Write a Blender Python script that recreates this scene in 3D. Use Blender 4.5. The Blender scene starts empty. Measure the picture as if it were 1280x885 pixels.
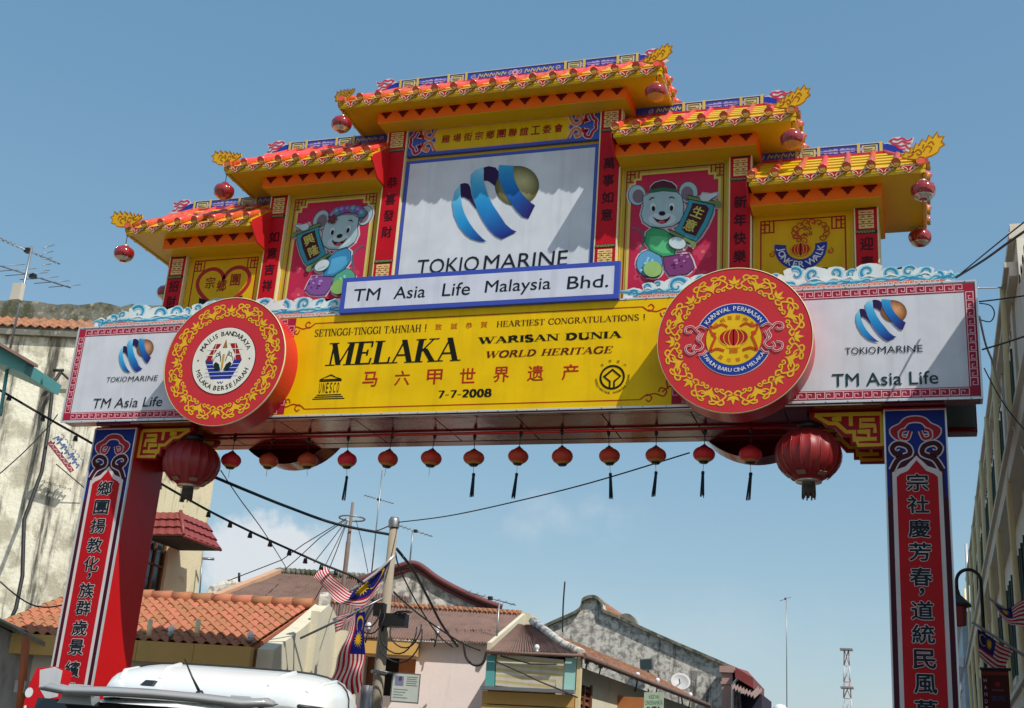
import bpy, math, random
from math import pi, sin, cos, radians, sqrt, atan2, hypot
from mathutils import Vector, Matrix
random.seed(7)
S = bpy.context.scene
COL = S.collection
# ------------------------------------------------------------------ camera
CP = Vector((6.0365, -15.9041, 1.6)); FPX = 1570.41
YAW, PIT, ROL = -0.329684, 0.338958, 0.072564
def cam_axes():
    f = Vector((sin(YAW)*cos(PIT), cos(YAW)*cos(PIT), sin(PIT)))
    r = Vector((cos(YAW), -sin(YAW), 0)); u = r.cross(f)
    return cos(ROL)*r + sin(ROL)*u, -sin(ROL)*r + cos(ROL)*u, f
CR, CU, CF = cam_axes()
cam = bpy.data.cameras.new('camera'); co = bpy.data.objects.new('camera', cam); COL.objects.link(co)
m = Matrix((CR, CU, -CF)).transposed().to_4x4(); m.translation = CP; co.matrix_world = m
cam.sensor_fit = 'HORIZONTAL'; cam.sensor_width = 36; cam.lens = FPX/1280*36
cam.clip_start = 0.1; cam.clip_end = 4000
S.camera = co
# ------------------------------------------------------------------ world
SUN = Vector((.656, -.43, .98)).normalized()          # towards the sun
EL = math.asin(SUN.z); AZ = atan2(SUN.x, SUN.y)
W = bpy.data.worlds.new('World'); S.world = W; W.use_nodes = True
nt = W.node_tree; N = nt.nodes; LK = nt.links; N.clear()
out = N.new('ShaderNodeOutputWorld'); bg = N.new('ShaderNodeBackground'); LK.new(bg.outputs[0], out.inputs[0])
bg.inputs[1].default_value = 0.15
sky = N.new('ShaderNodeTexSky'); sky.sky_type = 'NISHITA'; sky.sun_disc = False
sky.sun_elevation = EL; sky.sun_rotation = AZ; sky.air_density = 1.0; sky.dust_density = 1.3; sky.ozone_density = 1.0
geo = N.new('ShaderNodeTexCoord')
def mathn(op, a, b=None, c=None, clamp=False):
    n = N.new('ShaderNodeMath'); n.operation = op; n.use_clamp = clamp
    for i, v in enumerate((a, b, c)):
        if v is None: continue
        if isinstance(v, (int, float)): n.inputs[i].default_value = v
        else: LK.new(v, n.inputs[i])
    return n.outputs[0]
def cloud(az, el, ra, re, scale, lo, hi, seed):
    # a cloud bank round one compass direction of the real sky
    d = Vector((sin(radians(az))*cos(radians(el)), cos(radians(az))*cos(radians(el)), sin(radians(el))))
    rt = Vector((cos(radians(az)), -sin(radians(az)), 0)); up = rt.cross(d)
    def dot(v):
        n = N.new('ShaderNodeVectorMath'); n.operation = 'DOT_PRODUCT'; LK.new(geo.outputs['Generated'], n.inputs[0]); n.inputs[1].default_value = v; return n.outputs['Value']
    a = mathn('DIVIDE', dot(rt), sin(radians(ra))); b = mathn('DIVIDE', dot(up), sin(radians(re)))
    r2 = mathn('ADD', mathn('MULTIPLY', a, a), mathn('MULTIPLY', b, b))
    front = mathn('GREATER_THAN', dot(d), 0.2)
    nz = N.new('ShaderNodeTexNoise'); nz.inputs['Scale'].default_value = scale; nz.inputs['Detail'].default_value = 7; nz.inputs['Roughness'].default_value = .55
    mp = N.new('ShaderNodeMapping'); mp.inputs['Location'].default_value = (seed, seed*2, 0); LK.new(geo.outputs['Generated'], mp.inputs[0]); LK.new(mp.outputs[0], nz.inputs['Vector'])
    v = mathn('ADD', nz.outputs[0], mathn('MULTIPLY', mathn('SUBTRACT', 1.0, r2), .20))
    mr = N.new('ShaderNodeMapRange'); mr.interpolation_type = 'SMOOTHSTEP'; LK.new(v, mr.inputs[0]); mr.inputs[1].default_value = lo; mr.inputs[2].default_value = hi
    fall = mathn('SUBTRACT', 1.6, r2, clamp=True)
    return mathn('MULTIPLY', mathn('MULTIPLY', mr.outputs[0], fall), front), nz.outputs[0]
c1, n1 = cloud(-29.6, 9.0, 3.0, 2.9, 13, .50, .62, 3.1)
c2, n2 = cloud(-25.8, 9.4, 3.4, 2.0, 14, .50, .80, 5.7)
c3, n3 = cloud(-16, 12.5, 5, 1.8, 22, .56, .95, 1.3)
c4, n4 = cloud(-5, 7.0, 16, 3.4, 6, .50, 1.05, 8.8)
cm = mathn('MULTIPLY', mathn('MAXIMUM', mathn('MAXIMUM', c1, mathn('MULTIPLY', c2, .9)), mathn('MAXIMUM', mathn('MULTIPLY', c3, .35), mathn('MULTIPLY', c4, .35))), .9)
mix = N.new('ShaderNodeMix'); mix.data_type = 'RGBA'
tint = N.new('ShaderNodeMix'); tint.data_type = 'RGBA'; tint.blend_type = 'MULTIPLY'; tint.inputs[0].default_value = 1
LK.new(sky.outputs[0], tint.inputs[6]); tint.inputs[7].default_value = (1.02, 1.22, 1.20, 1)
# tuned colour curve flattens the sky gradient: each channel is compressed the same way over the whole sky
sep = N.new('ShaderNodeSeparateColor'); LK.new(tint.outputs[2], sep.inputs[0]); com = N.new('ShaderNodeCombineColor')
for i, (a_, g_) in enumerate(((.753, .86), (.658, .625), (.679, .465))):
    LK.new(mathn('MULTIPLY', mathn('POWER', mathn('MULTIPLY', sep.outputs[i], .15), g_), a_/.15), com.inputs[i])
LK.new(cm, mix.inputs[0]); LK.new(com.outputs[0], mix.inputs[6]); mix.inputs[7].default_value = (4.95, 5.2, 5.45, 1)
LK.new(mix.outputs[2], bg.inputs[0])
sl = bpy.data.lights.new('sun', 'SUN'); sl.energy = 4.6; sl.angle = radians(.5); sl.color = (1, .95, .87)
so = bpy.data.objects.new('sun', sl); COL.objects.link(so); so.rotation_euler = SUN.to_track_quat('Z', 'Y').to_euler(); so.location = (0, 0, 40)
S.view_settings.view_transform = 'Standard'; S.view_settings.look = 'None'; S.view_settings.exposure = 0.0; S.view_settings.gamma = 1
# ------------------------------------------------------------------ helpers
def at(px, py, Y):                       # the point of the vertical plane at depth Y along a line of sight
    d = CF + CR*(px-640)/FPX - CU*(py-442.5)/FPX
    return CP + d*((Y-CP.y)/d.y)
def PD(px, py, dist):                    # the point at a horizontal distance from the camera
    d = CF + CR*(px-640)/FPX - CU*(py-442.5)/FPX
    return CP + d*(dist/hypot(d.x, d.y))
def AZP(az, dist, z=0.0):
    a = radians(az); return Vector((CP.x+dist*sin(a), CP.y+dist*cos(a), z))
def lin(c):
    return tuple(((v/255+.055)/1.055)**2.4 if v/255 > .04045 else v/255/12.92 for v in c[:3])
MATS = {}
def mat(name, col, rough=.5, var=.12, scale=3.0, metal=0.0, bump=0.0, bscale=40, coat=0.0, streak=None, spec=.5, col2=None, lo=.4, hi=.6, sxyz=None, emit=None, vary=0.0):
    """painted / weathered surface: base colour with noise variation, optional second colour in worn patches and vertical streaks"""
    if name in MATS: return MATS[name]
    M = bpy.data.materials.new(name); M.use_nodes = True; t = M.node_tree; n = t.nodes; b = n['Principled BSDF']
    b.inputs['Roughness'].default_value = rough; b.inputs['Metallic'].default_value = metal; b.inputs['Coat Weight'].default_value = coat
    b.inputs['Coat Roughness'].default_value = .05; b.inputs['Specular IOR Level'].default_value = spec
    tc = n.new('ShaderNodeTexCoord'); mp = n.new('ShaderNodeMapping'); t.links.new(tc.outputs['Object'], mp.inputs[0])
    if sxyz: mp.inputs['Scale'].default_value = sxyz
    def noise(sc, det=6, r=.6, vec=None):
        z = n.new('ShaderNodeTexNoise'); z.inputs['Scale'].default_value = sc; z.inputs['Detail'].default_value = det; z.inputs['Roughness'].default_value = r
        t.links.new((vec or mp).outputs[0], z.inputs['Vector']); return z
    a = tuple(col) if max(col) <= 1 else lin(col)
    z = noise(scale); mx = n.new('ShaderNodeMix'); mx.data_type = 'RGBA'
    mx.inputs[6].default_value = tuple(v*(1-var) for v in a)+(1,); mx.inputs[7].default_value = tuple(min(1, v*(1+var)) for v in a)+(1,)
    t.links.new(z.outputs[0], mx.inputs[0]); last = mx.outputs[2]
    def over(c, fac):
        nonlocal last
        q = n.new('ShaderNodeMix'); q.data_type = 'RGBA'; t.links.new(last, q.inputs[6]); q.inputs[7].default_value = (tuple(c) if max(c) <= 1 else lin(c))+(1,)
        t.links.new(fac, q.inputs[0]); last = q.outputs[2]
    def ramp(src, lo, hi):
        r = n.new('ShaderNodeMapRange'); r.interpolation_type = 'SMOOTHSTEP'; t.links.new(src, r.inputs[0]); r.inputs[1].default_value = lo; r.inputs[2].default_value = hi; return r.outputs[0]
    if col2: over(col2, ramp(noise(scale*1.7, 9, .65).outputs[0], lo, hi))
    if streak:
        m2 = n.new('ShaderNodeMapping'); m2.inputs['Scale'].default_value = streak[1]; t.links.new(tc.outputs['Object'], m2.inputs[0])
        over(streak[0], ramp(noise(1, 8, .68, m2).outputs[0], streak[2], streak[3]))
    if vary:
        oi = n.new('ShaderNodeObjectInfo'); hs = n.new('ShaderNodeHueSaturation'); mr = n.new('ShaderNodeMapRange'); t.links.new(oi.outputs['Random'], mr.inputs[0]); mr.inputs[3].default_value = 1-vary; mr.inputs[4].default_value = 1+vary*.6; t.links.new(mr.outputs[0], hs.inputs['Value'])
        m3 = n.new('ShaderNodeMapRange'); t.links.new(oi.outputs['Random'], m3.inputs[0]); m3.inputs[3].default_value = .512; m3.inputs[4].default_value = .49; t.links.new(m3.outputs[0], hs.inputs['Hue']); t.links.new(last, hs.inputs['Color']); last = hs.outputs[0]
    t.links.new(last, b.inputs['Base Color'])
    rr = n.new('ShaderNodeMapRange'); t.links.new(z.outputs[0], rr.inputs[0]); rr.inputs[3].default_value = max(0, rough-.06); rr.inputs[4].default_value = min(1, rough+.1); t.links.new(rr.outputs[0], b.inputs['Roughness'])
    if bump:
        bn = n.new('ShaderNodeBump'); bn.inputs['Strength'].default_value = bump; bn.inputs['Distance'].default_value = .03
        t.links.new(noise(bscale).outputs[0], bn.inputs['Height']); t.links.new(bn.outputs[0], b.inputs['Normal'])
    if emit: b.inputs['Emission Color'].default_value = lin(emit[0])+(1,); b.inputs['Emission Strength'].default_value = emit[1]
    MATS[name] = M; return M
def print_mat():
    M = bpy.data.materials.new('printed_sheet'); M.use_nodes = True; t = M.node_tree; n = t.nodes; b = n['Principled BSDF']
    a = n.new('ShaderNodeAttribute'); a.attribute_name = 'ink'; z = n.new('ShaderNodeTexNoise'); z.inputs['Scale'].default_value = 2.3; z.inputs['Detail'].default_value = 8
    tc = n.new('ShaderNodeTexCoord'); t.links.new(tc.outputs['Object'], z.inputs['Vector'])
    r = n.new('ShaderNodeMapRange'); t.links.new(z.outputs[0], r.inputs[0]); r.inputs[1].default_value = .3; r.inputs[2].default_value = .7; r.inputs[3].default_value = .88; r.inputs[4].default_value = 1.04
    v = n.new('ShaderNodeVectorMath'); v.operation = 'SCALE'; t.links.new(a.outputs['Color'], v.inputs[0]); t.links.new(r.outputs[0], v.inputs['Scale'])
    z2 = n.new('ShaderNodeTexNoise'); z2.inputs['Scale'].default_value = 1; z2.inputs['Detail'].default_value = 7; mp = n.new('ShaderNodeMapping'); mp.inputs['Scale'].default_value = (7, 7, .45); t.links.new(tc.outputs['Object'], mp.inputs[0]); t.links.new(mp.outputs[0], z2.inputs['Vector'])
    r2 = n.new('ShaderNodeMapRange'); t.links.new(z2.outputs[0], r2.inputs[0]); r2.inputs[1].default_value = .52; r2.inputs[2].default_value = .78; r2.inputs[3].default_value = 1.0; r2.inputs[4].default_value = .86
    v2 = n.new('ShaderNodeVectorMath'); v2.operation = 'SCALE'; t.links.new(v.outputs[0], v2.inputs[0]); t.links.new(r2.outputs[0], v2.inputs['Scale'])
    bn = n.new('ShaderNodeBump'); bn.inputs['Strength'].default_value = .06; bn.inputs['Distance'].default_value = .05; z3 = n.new('ShaderNodeTexNoise'); z3.inputs['Scale'].default_value = 1.6; t.links.new(tc.outputs['Object'], z3.inputs['Vector']); t.links.new(z3.outputs[0], bn.inputs['Height']); t.links.new(bn.outputs[0], b.inputs['Normal'])
    t.links.new(v2.outputs[0], b.inputs['Base Color']); b.inputs['Roughness'].default_value = .42; b.inputs['Specular IOR Level'].default_value = .14; return M
INK = print_mat()
ORG = {}
def tag(o, label=None, cat=None, group=None, kind=None):
    if label: o['label'] = label
    if cat: o['category'] = cat
    if group: o['group'] = group
    if kind: o['kind'] = kind
    return o
def thing(name, label, cat, loc=(0, 0, 0), group=None, rz=0):
    o = bpy.data.objects.new(name, None); COL.objects.link(o); o.location = loc; o.rotation_euler = (0, 0, rz); o.empty_display_size = .2
    return tag(o, label, cat, group)
def link(name, me, parent=None, world=True):
    o = bpy.data.objects.new(name, me); COL.objects.link(o)
    if parent is not None:
        o.parent = parent
        if world and parent.type == 'EMPTY': o.location = -parent.location
    return o
def copy_tree(o, parent=None):
    c = o.copy(); COL.objects.link(c)
    if parent is not None: c.parent = parent
    for ch in o.children: copy_tree(ch, c)
    return c
class MB:
    def __init__(s): s.v = []; s.f = []; s.m = []; s.sm = []
    def add(s, vs, fs, mi=0, smooth=False):
        b = len(s.v); s.v += [tuple(v) for v in vs]; s.f += [tuple(b+i for i in f) for f in fs]; s.m += [mi]*len(fs); s.sm += [smooth]*len(fs); return s
    def box(s, x0, x1, y0, y1, z0, z1, mi=0):
        return s.add([(x0,y0,z0),(x1,y0,z0),(x1,y1,z0),(x0,y1,z0),(x0,y0,z1),(x1,y0,z1),(x1,y1,z1),(x0,y1,z1)], [(0,3,2,1),(4,5,6,7),(0,1,5,4),(1,2,6,5),(2,3,7,6),(3,0,4,7)], mi)
    def obox(s, c, ax, ay, az, hx, hy, hz, mi=0):
        c = Vector(c); ax, ay, az = Vector(ax), Vector(ay), Vector(az); P = []
        for k in (-1, 1):
            for i, j in ((-1,-1),(1,-1),(1,1),(-1,1)): P.append(c+ax*hx*i+ay*hy*j+az*hz*k)
        return s.add(P, [(0,3,2,1),(4,5,6,7),(0,1,5,4),(1,2,6,5),(2,3,7,6),(3,0,4,7)], mi)
    def prism(s, pts, fn, h0, h1, mi=0):
        n = len(pts); vs = [fn(u, v, h0) for u, v in pts]+[fn(u, v, h1) for u, v in pts]
        return s.add(vs, [tuple(range(n)), tuple(range(2*n-1, n-1, -1))]+[(i, (i+1) % n, n+(i+1) % n, n+i) for i in range(n)], mi)
    def slab(s, quad, off, mi=0):
        q = [Vector(p) for p in quad]; n = len(q); o = Vector(off); vs = q+[p+o for p in q]
        return s.add(vs, [tuple(range(n)), tuple(range(2*n-1, n-1, -1))]+[(i, (i+1) % n, n+(i+1) % n, n+i) for i in range(n)], mi)
    def tube(s, pts, r, n=8, mi=0, caps=True, smooth=True):
        pts = [Vector(p) for p in pts]; rs = r if isinstance(r, (list, tuple)) else [r]*len(pts)
        vs = []; fs = []; ref = None
        for i, p in enumerate(pts):
            d = (pts[min(i+1, len(pts)-1)]-pts[max(i-1, 0)]).normalized()
            if ref is None: ref = Vector((0, 0, 1)) if abs(d.z) < .9 else Vector((1, 0, 0))
            a = d.cross(ref).normalized(); b = a.cross(d).normalized(); ref = b
            for k in range(n): t = 2*pi*k/n; vs.append(p+(a*cos(t)+b*sin(t))*rs[i])
        for i in range(len(pts)-1):
            for k in range(n): fs.append((i*n+k, i*n+(k+1) % n, (i+1)*n+(k+1) % n, (i+1)*n+k))
        s.add(vs, fs, mi, smooth)
        if caps:
            b = len(s.v)-len(vs); s.f += [tuple(b+k for k in range(n-1, -1, -1)), tuple(b+(len(pts)-1)*n+k for k in range(n))]; s.m += [mi]*2; s.sm += [False]*2
        return s
    def lathe(s, prof, c=(0, 0, 0), n=24, mi=0, axis='Z', lobes=0, amp=0.0, smooth=True):
        vs = []; fs = []; cx, cy, cz = c
        for r, h in prof:
            for k in range(n):
                t = 2*pi*k/n; rr = r*(1+(amp*abs(cos(lobes*t/2)) if lobes else 0))
                if axis == 'Z': vs.append((cx+rr*cos(t), cy+rr*sin(t), cz+h))
                elif axis == 'Y': vs.append((cx+rr*cos(t), cy+h, cz+rr*sin(t)))
                else: vs.append((cx+h, cy+rr*cos(t), cz+rr*sin(t)))
        for i in range(len(prof)-1):
            for k in range(n): fs.append((i*n+k, i*n+(k+1) % n, (i+1)*n+(k+1) % n, (i+1)*n+k))
        return s.add(vs, fs, mi, smooth)
    def mesh(s, name, mats):
        me = bpy.data.meshes.new(name); me.from_pydata(s.v, [], s.f)
        for q in (mats if isinstance(mats, (list, tuple)) else [mats]): me.materials.append(q)
        me.polygons.foreach_set('material_index', s.m); me.polygons.foreach_set('use_smooth', s.sm); me.update(); return me
    def build(s, name, mats, parent=None, world=True, bevel=0, label=None):
        o = link(name, s.mesh(name, mats), parent, world)
        if bevel:
            b = o.modifiers.new('bevel', 'BEVEL'); b.width = bevel; b.segments = 2; b.limit_method = 'ANGLE'
        if label: o['label'] = label
        return o
GC = {}
def glyphs(body, bold=0.0, res=3):
    k = (body, bold, res)
    if k in GC: return GC[k]
    c = bpy.data.curves.new('t', 'FONT'); c.body = body; c.resolution_u = res; c.offset = bold; c.fill_mode = 'FRONT'
    o = bpy.data.objects.new('t', c); COL.objects.link(o)
    me = bpy.data.meshes.new_from_object(o.evaluated_get(bpy.context.evaluated_depsgraph_get()))
    vs = [(v.co.x, v.co.y) for v in me.vertices]; fs = [tuple(p.vertices) for p in me.polygons]
    bpy.data.objects.remove(o); bpy.data.curves.remove(c); bpy.data.meshes.remove(me)
    x0 = min(v[0] for v in vs); x1 = max(v[0] for v in vs); y0 = min(v[1] for v in vs); y1 = max(v[1] for v in vs)
    GC[k] = (vs, fs, (x0, x1, y0, y1)); return GC[k]
# broad-nib serif capitals: strokes as centre lines, thick on the verticals, thin on the horizontals
def arcp(cx, cy, rx, ry, a0, a1, n=14): return [(cx+rx*cos(radians(a0+(a1-a0)*i/n)), cy+ry*sin(radians(a0+(a1-a0)*i/n))) for i in range(n+1)]
SG = {
'I': (.36, [('k', (.18, 0), (.18, 1))], [(.18, 0), (.18, 1)]),
'H': (.86, [('k', (.18, 0), (.18, 1)), ('k', (.68, 0), (.68, 1)), ('t', (.18, .5), (.68, .5))], [(.18, 0), (.18, 1), (.68, 0), (.68, 1)]),
'L': (.70, [('k', (.18, 0), (.18, 1)), ('t', (.18, .03), (.64, .03)), ('t', (.62, .0), (.65, .28))], [(.18, 0), (.18, 1)]),
'E': (.72, [('k', (.18, 0), (.18, 1)), ('t', (.1, .03), (.64, .03)), ('t', (.63, .0), (.66, .27)), ('t', (.1, .97), (.62, .97)), ('t', (.61, 1), (.61, .75)), ('t', (.18, .51), (.5, .51)), ('t', (.48, .64), (.48, .38))], [(.18, 0), (.18, 1)]),
'T': (.74, [('k', (.37, 0), (.37, 1)), ('t', (.04, .97), (.70, .97)), ('t', (.05, 1), (.05, .72)), ('t', (.69, 1), (.69, .72))], [(.37, 0)]),
'M': (1.02, [('t', (.14, 0), (.14, 1)), ('K', (.14, 1), (.46, .02)), ('t', (.46, .02), (.82, 1)), ('k', (.84, 0), (.84, 1))], [(.14, 0), (.14, 1), (.84, 0), (.84, 1)]),
'N': (.86, [('t', (.14, 0), (.14, 1)), ('K', (.14, 1), (.72, 0)), ('t', (.72, 0), (.72, 1))], [(.14, 0), (.14, 1), (.72, 1)]),
'A': (.86, [('t', (.10, 0), (.42, 1)), ('K', (.40, 1), (.74, 0)), ('t', (.2, .34), (.62, .34))], [(.10, 0), (.74, 0)]),
'K': (.84, [('k', (.18, 0), (.18, 1)), ('t', (.2, .38), (.66, 1)), ('K', (.36, .58), (.74, 0))], [(.18, 0), (.18, 1), (.66, 1), (.74, 0)]),
'W': (1.16, [('K', (.1, 1), (.36, 0)), ('t', (.36, 0), (.58, 1)), ('K', (.54, 1), (.8, 0)), ('t', (.8, 0), (1.06, 1))], [(.1, 1), (.56, 1), (1.06, 1)]),
'U': (.84, [('k', (.18, 1), (.18, .32)), ('c', )+tuple(arcp(.43, .32, .25, .29, 180, 360)), ('t', (.68, .32), (.68, 1))], [(.18, 1), (.68, 1)]),
'D': (.84, [('k', (.18, 0), (.18, 1)), ('c', )+tuple(arcp(.26, .5, .44, .47, 90, -90))], [(.18, 0), (.18, 1)]),
'R': (.82, [('k', (.18, 0), (.18, 1)), ('c', )+tuple(arcp(.28, .74, .30, .23, 90, -90)), ('K', (.40, .5), (.74, 0))], [(.18, 0), (.18, 1), (.74, 0)]),
'O': (.88, [('c', )+tuple(arcp(.44, .5, .34, .475, 90, 450, 26))], []),
'C': (.82, [('c', )+tuple(arcp(.45, .5, .35, .475, 42, 320, 20)), ('t', (.71, .7), (.71, 1))], []),
'G': (.88, [('c', )+tuple(arcp(.45, .5, .35, .475, 42, 320, 20)), ('t', (.71, .7), (.71, 1)), ('k', (.72, .08), (.72, .42))], [(.72, .44)]),
'S': (.64, [('c', )+tuple(arcp(.31, .74, .2, .235, 40, 200, 9)+[(.2, .6), (.32, .5), (.44, .4)]+arcp(.31, .26, .22, .235, 20, -145, 9)), ('t', (.5, .72), (.5, 1)), ('t', (.1, .0), (.1, .28))], []),
'0': (.62, [('c', )+tuple(arcp(.31, .5, .2, .475, 90, 450, 22))], []),
'2': (.62, [('c', )+tuple(arcp(.3, .73, .2, .245, 160, -30, 9)+[(.36, .38), (.12, .08)]), ('K', (.08, .05), (.54, .05))], []),
'7': (.62, [('K', (.08, .94), (.56, .94)), ('k', (.52, .94), (.24, 0))], []),
'8': (.62, [('c', )+tuple(arcp(.31, .74, .17, .235, 90, 450, 18)), ('c', )+tuple(arcp(.31, .26, .21, .235, 90, 450, 18))], []),
'-': (.4, [('t', (.05, .38), (.35, .38))], []), '!': (.4, [('k', (.2, .3), (.2, 1)), ('k', (.2, 0), (.2, .14))], []), ' ': (.42, [], []),
}
class D:
    """coloured print: flat sheets of colour, each layer 3 mm proud of the one below"""
    def __init__(s, fn, step=.003): s.fn = fn; s.k = 0; s.v = []; s.f = []; s.c = []; s.st = step
    def poly(s, pts, col, L=0):
        s.k += 1; b = len(s.v); s.v += [tuple(s.fn(u, v, L*s.st+(s.k % 60)*4e-5)) for u, v in pts]; s.f.append(tuple(range(b, b+len(pts))))
        cs = [lin(col)]*len(pts) if not isinstance(col, list) else [lin(c) for c in col]; s.c += cs; return s
    def tri(s, vs, fs, col, L=0):
        s.k += 1; b = len(s.v); s.v += [tuple(s.fn(u, v, L*s.st+(s.k % 60)*4e-5)) for u, v in vs]; k = lin(col)
        for f in fs: s.f.append(tuple(b+i for i in f))
        s.c += [k]*len(vs); return s
    def rect(s, u0, u1, v0, v1, col, L=0): return s.poly([(u0, v0), (u1, v0), (u1, v1), (u0, v1)], col, L)
    def frame(s, u0, u1, v0, v1, w, col, L=0):
        s.rect(u0, u1, v0, v0+w, col, L); s.rect(u0, u1, v1-w, v1, col, L); s.rect(u0, u0+w, v0+w, v1-w, col, L); s.rect(u1-w, u1, v0+w, v1-w, col, L); return s
    def ell(s, cx, cy, rx, ry, col, L=0, n=22, rot=0): return s.poly([(cx+rx*cos(t)*cos(rot)-ry*sin(t)*sin(rot), cy+rx*cos(t)*sin(rot)+ry*sin(t)*cos(rot)) for t in [2*pi*i/n for i in range(n)]], col, L)
    def rib(s, pts, w, col, L=0, closed=False):
        P = list(pts)
        if closed: P = P+[P[0]]
        ws = w if isinstance(w, (list, tuple)) else [w]*len(P); n = len(P); A = []; B = []
        for i in range(n):
            a = P[i-1] if i else (P[n-2] if closed else P[0]); b = P[i+1] if i < n-1 else (P[1] if closed else P[-1])
            dx, dy = b[0]-a[0], b[1]-a[1]; l = hypot(dx, dy) or 1; nx, ny = -dy/l, dx/l; k = 1
            if 0 < i < n-1 or closed:
                d1 = (P[i][0]-a[0], P[i][1]-a[1]); l1 = hypot(*d1) or 1; cs = abs(nx*-d1[1]/l1+ny*d1[0]/l1); k = min(1.6, 1/max(cs, .5))
            A.append((P[i][0]+nx*ws[i]*k/2, P[i][1]+ny*ws[i]*k/2)); B.append((P[i][0]-nx*ws[i]*k/2, P[i][1]-ny*ws[i]*k/2))
        s.tri(A+B, [(i, i+1, n+i+1, n+i) for i in range(n-1)], col, L); return s
    def ring(s, cx, cy, r0, r1, col, L=0, n=48, a0=0, a1=360):
        P = []
        for r in (r0, r1): P += [(cx+r*cos(radians(a0+(a1-a0)*i/n)), cy+r*sin(radians(a0+(a1-a0)*i/n))) for i in range(n+1)]
        return s.tri(P, [(i, i+1, n+2+i, n+1+i) for i in range(n)], col, L)
    def text(s, body, u0, u1, v0, v1, col, L=1, bold=0.0, shear=0.0, res=3, halo=None, hw=.012):
        vs, fs, (x0, x1, y0, y1) = glyphs(body, 0, res); sx = (u1-u0)/(x1-x0); sy = (v1-v0)/(y1-y0)
        P = [(u0+(x-x0)*sx+(y-y0)*sy*shear, v0+(y-y0)*sy) for x, y in vs]
        if halo:
            for i in range(8): s.tri([(a+hw*cos(i*pi/4), c+hw*sin(i*pi/4)) for a, c in P], fs, halo, L+i*.1)
            L += 1.5
        return s.heavy(P, fs, col, L, bold*(sx+sy)/2)
    def heavy(s, P, fs, col, L, b):
        if b > 0:
            for i, (dx, dy) in enumerate(((-b, 0), (b, 0), (0, b), (0, -b))): s.tri([(x+dx, y+dy) for x, y in P], fs, col, L-.12*(i+1))
        return s.tri(P, fs, col, L)
    def rtext(s, body, cx, cy, size, rot, col, L=1, bold=0.0, res=3, w=None):
        vs, fs, (x0, x1, y0, y1) = glyphs(body, 0, res); k = size/.72; kx = k if w is None else w/(x1-x0); mx, my = (x0+x1)/2, (y0+y1)/2; c, d = cos(rot), sin(rot)
        return s.heavy([(cx+(x-mx)*kx*c-(y-my)*k*d, cy+(x-mx)*kx*d+(y-my)*k*c) for x, y in vs], fs, col, L, bold*k)
    def arc(s, body, cx, cy, r, a0, a1, size, col, L=1, bold=0.0, inside=False, res=2):
        n = len(body)
        wd = [1.0 if ord(c) > 2000 else {'I': .35, ' ': .5, 'M': 1.05, 'W': 1.1, 'J': .7, 'L': .75}.get(c, .9) for c in body]; tot = sum(wd); p = 0
        for c, w in zip(body, wd):
            a = radians(a0+(a1-a0)*(p+w/2)/tot); p += w
            if c == ' ': continue
            s.rtext(c, cx+r*cos(a), cy+r*sin(a), size, a+(pi/2 if inside else -pi/2), col, L, bold, res)
        return s
    def serif(s, body, u0, u1, v0, v1, col, L=1, T=.17, t=.055, shear=0.0):
        tot = sum(SG[c][0] for c in body); k = (u1-u0-(v1-v0)*shear)/tot; h = v1-v0; x = u0
        def X(p): return (x+p[0]*k+p[1]*h*shear, v0+p[1]*h)
        for c in body:
            w, st, sf = SG[c]
            for q in st:
                P = q[1:]; kd = q[0]
                if kd == 'c':
                    n = len(P); ws = []
                    for i in range(n):
                        a = P[max(0, i-1)]; b = P[min(n-1, i+1)]; l = hypot(b[0]-a[0], b[1]-a[1]) or 1
                        ws.append((t+(T-t)*abs(b[1]-a[1])/l)*k)
                    s.rib([X(p) for p in P], ws, col, L)
                else:
                    (ax, ay), (bx, by) = P; T2 = (T if kd in 'kK' else t)
                    if abs(by-ay) < 1e-6: hh = (T*.6 if kd == 'K' else t)/2; s.poly([X((ax, ay-hh)), X((bx, by-hh)), X((bx, by+hh)), X((ax, ay+hh))], col, L)
                    else: s.poly([X((ax-T2/2, ay)), X((ax+T2/2, ay)), X((bx+T2/2, by)), X((bx-T2/2, by))], col, L)
            for sx, sy in sf:
                y = sy if sy < .5 else sy-.045; s.poly([X((sx-T*.95, y)), X((sx+T*.95, y)), X((sx+T*.95, y+.045)), X((sx-T*.95, y+.045))], col, L)
            x += w*k
        return s
    def solid(s, pts, col, h0, h1):
        n = len(pts); b = len(s.v); s.v += [tuple(s.fn(u, v, h0)) for u, v in pts]+[tuple(s.fn(u, v, h1)) for u, v in pts]
        s.f += [tuple(b+i for i in range(n)), tuple(b+i for i in range(2*n-1, n-1, -1))]+[(b+i, b+(i+1) % n, b+n+(i+1) % n, b+n+i) for i in range(n)]; s.c += [lin(col)]*(2*n); return s
    def mesh(s, name):
        me = bpy.data.meshes.new(name); me.from_pydata(s.v, [], s.f); me.materials.append(INK)
        at_ = me.color_attributes.new('ink', 'FLOAT_COLOR', 'POINT'); fl = []
        for c in s.c: fl += [c[0], c[1], c[2], 1.0]
        at_.data.foreach_set('color', fl); me.update(); return me
    def build(s, name, parent=None, label=None, world=True):
        o = link(name, s.mesh(name), parent, world)
        if label: o['label'] = label
        return o
def spiral(cx, cy, r0, r1, turns, a0=0, n=16, flip=1):
    return [(cx+flip*(r0+(r1-r0)*i/n)*cos(radians(a0)+turns*2*pi*i/n), cy+(r0+(r1-r0)*i/n)*sin(radians(a0)+turns*2*pi*i/n)) for i in range(n+1)]
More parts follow.
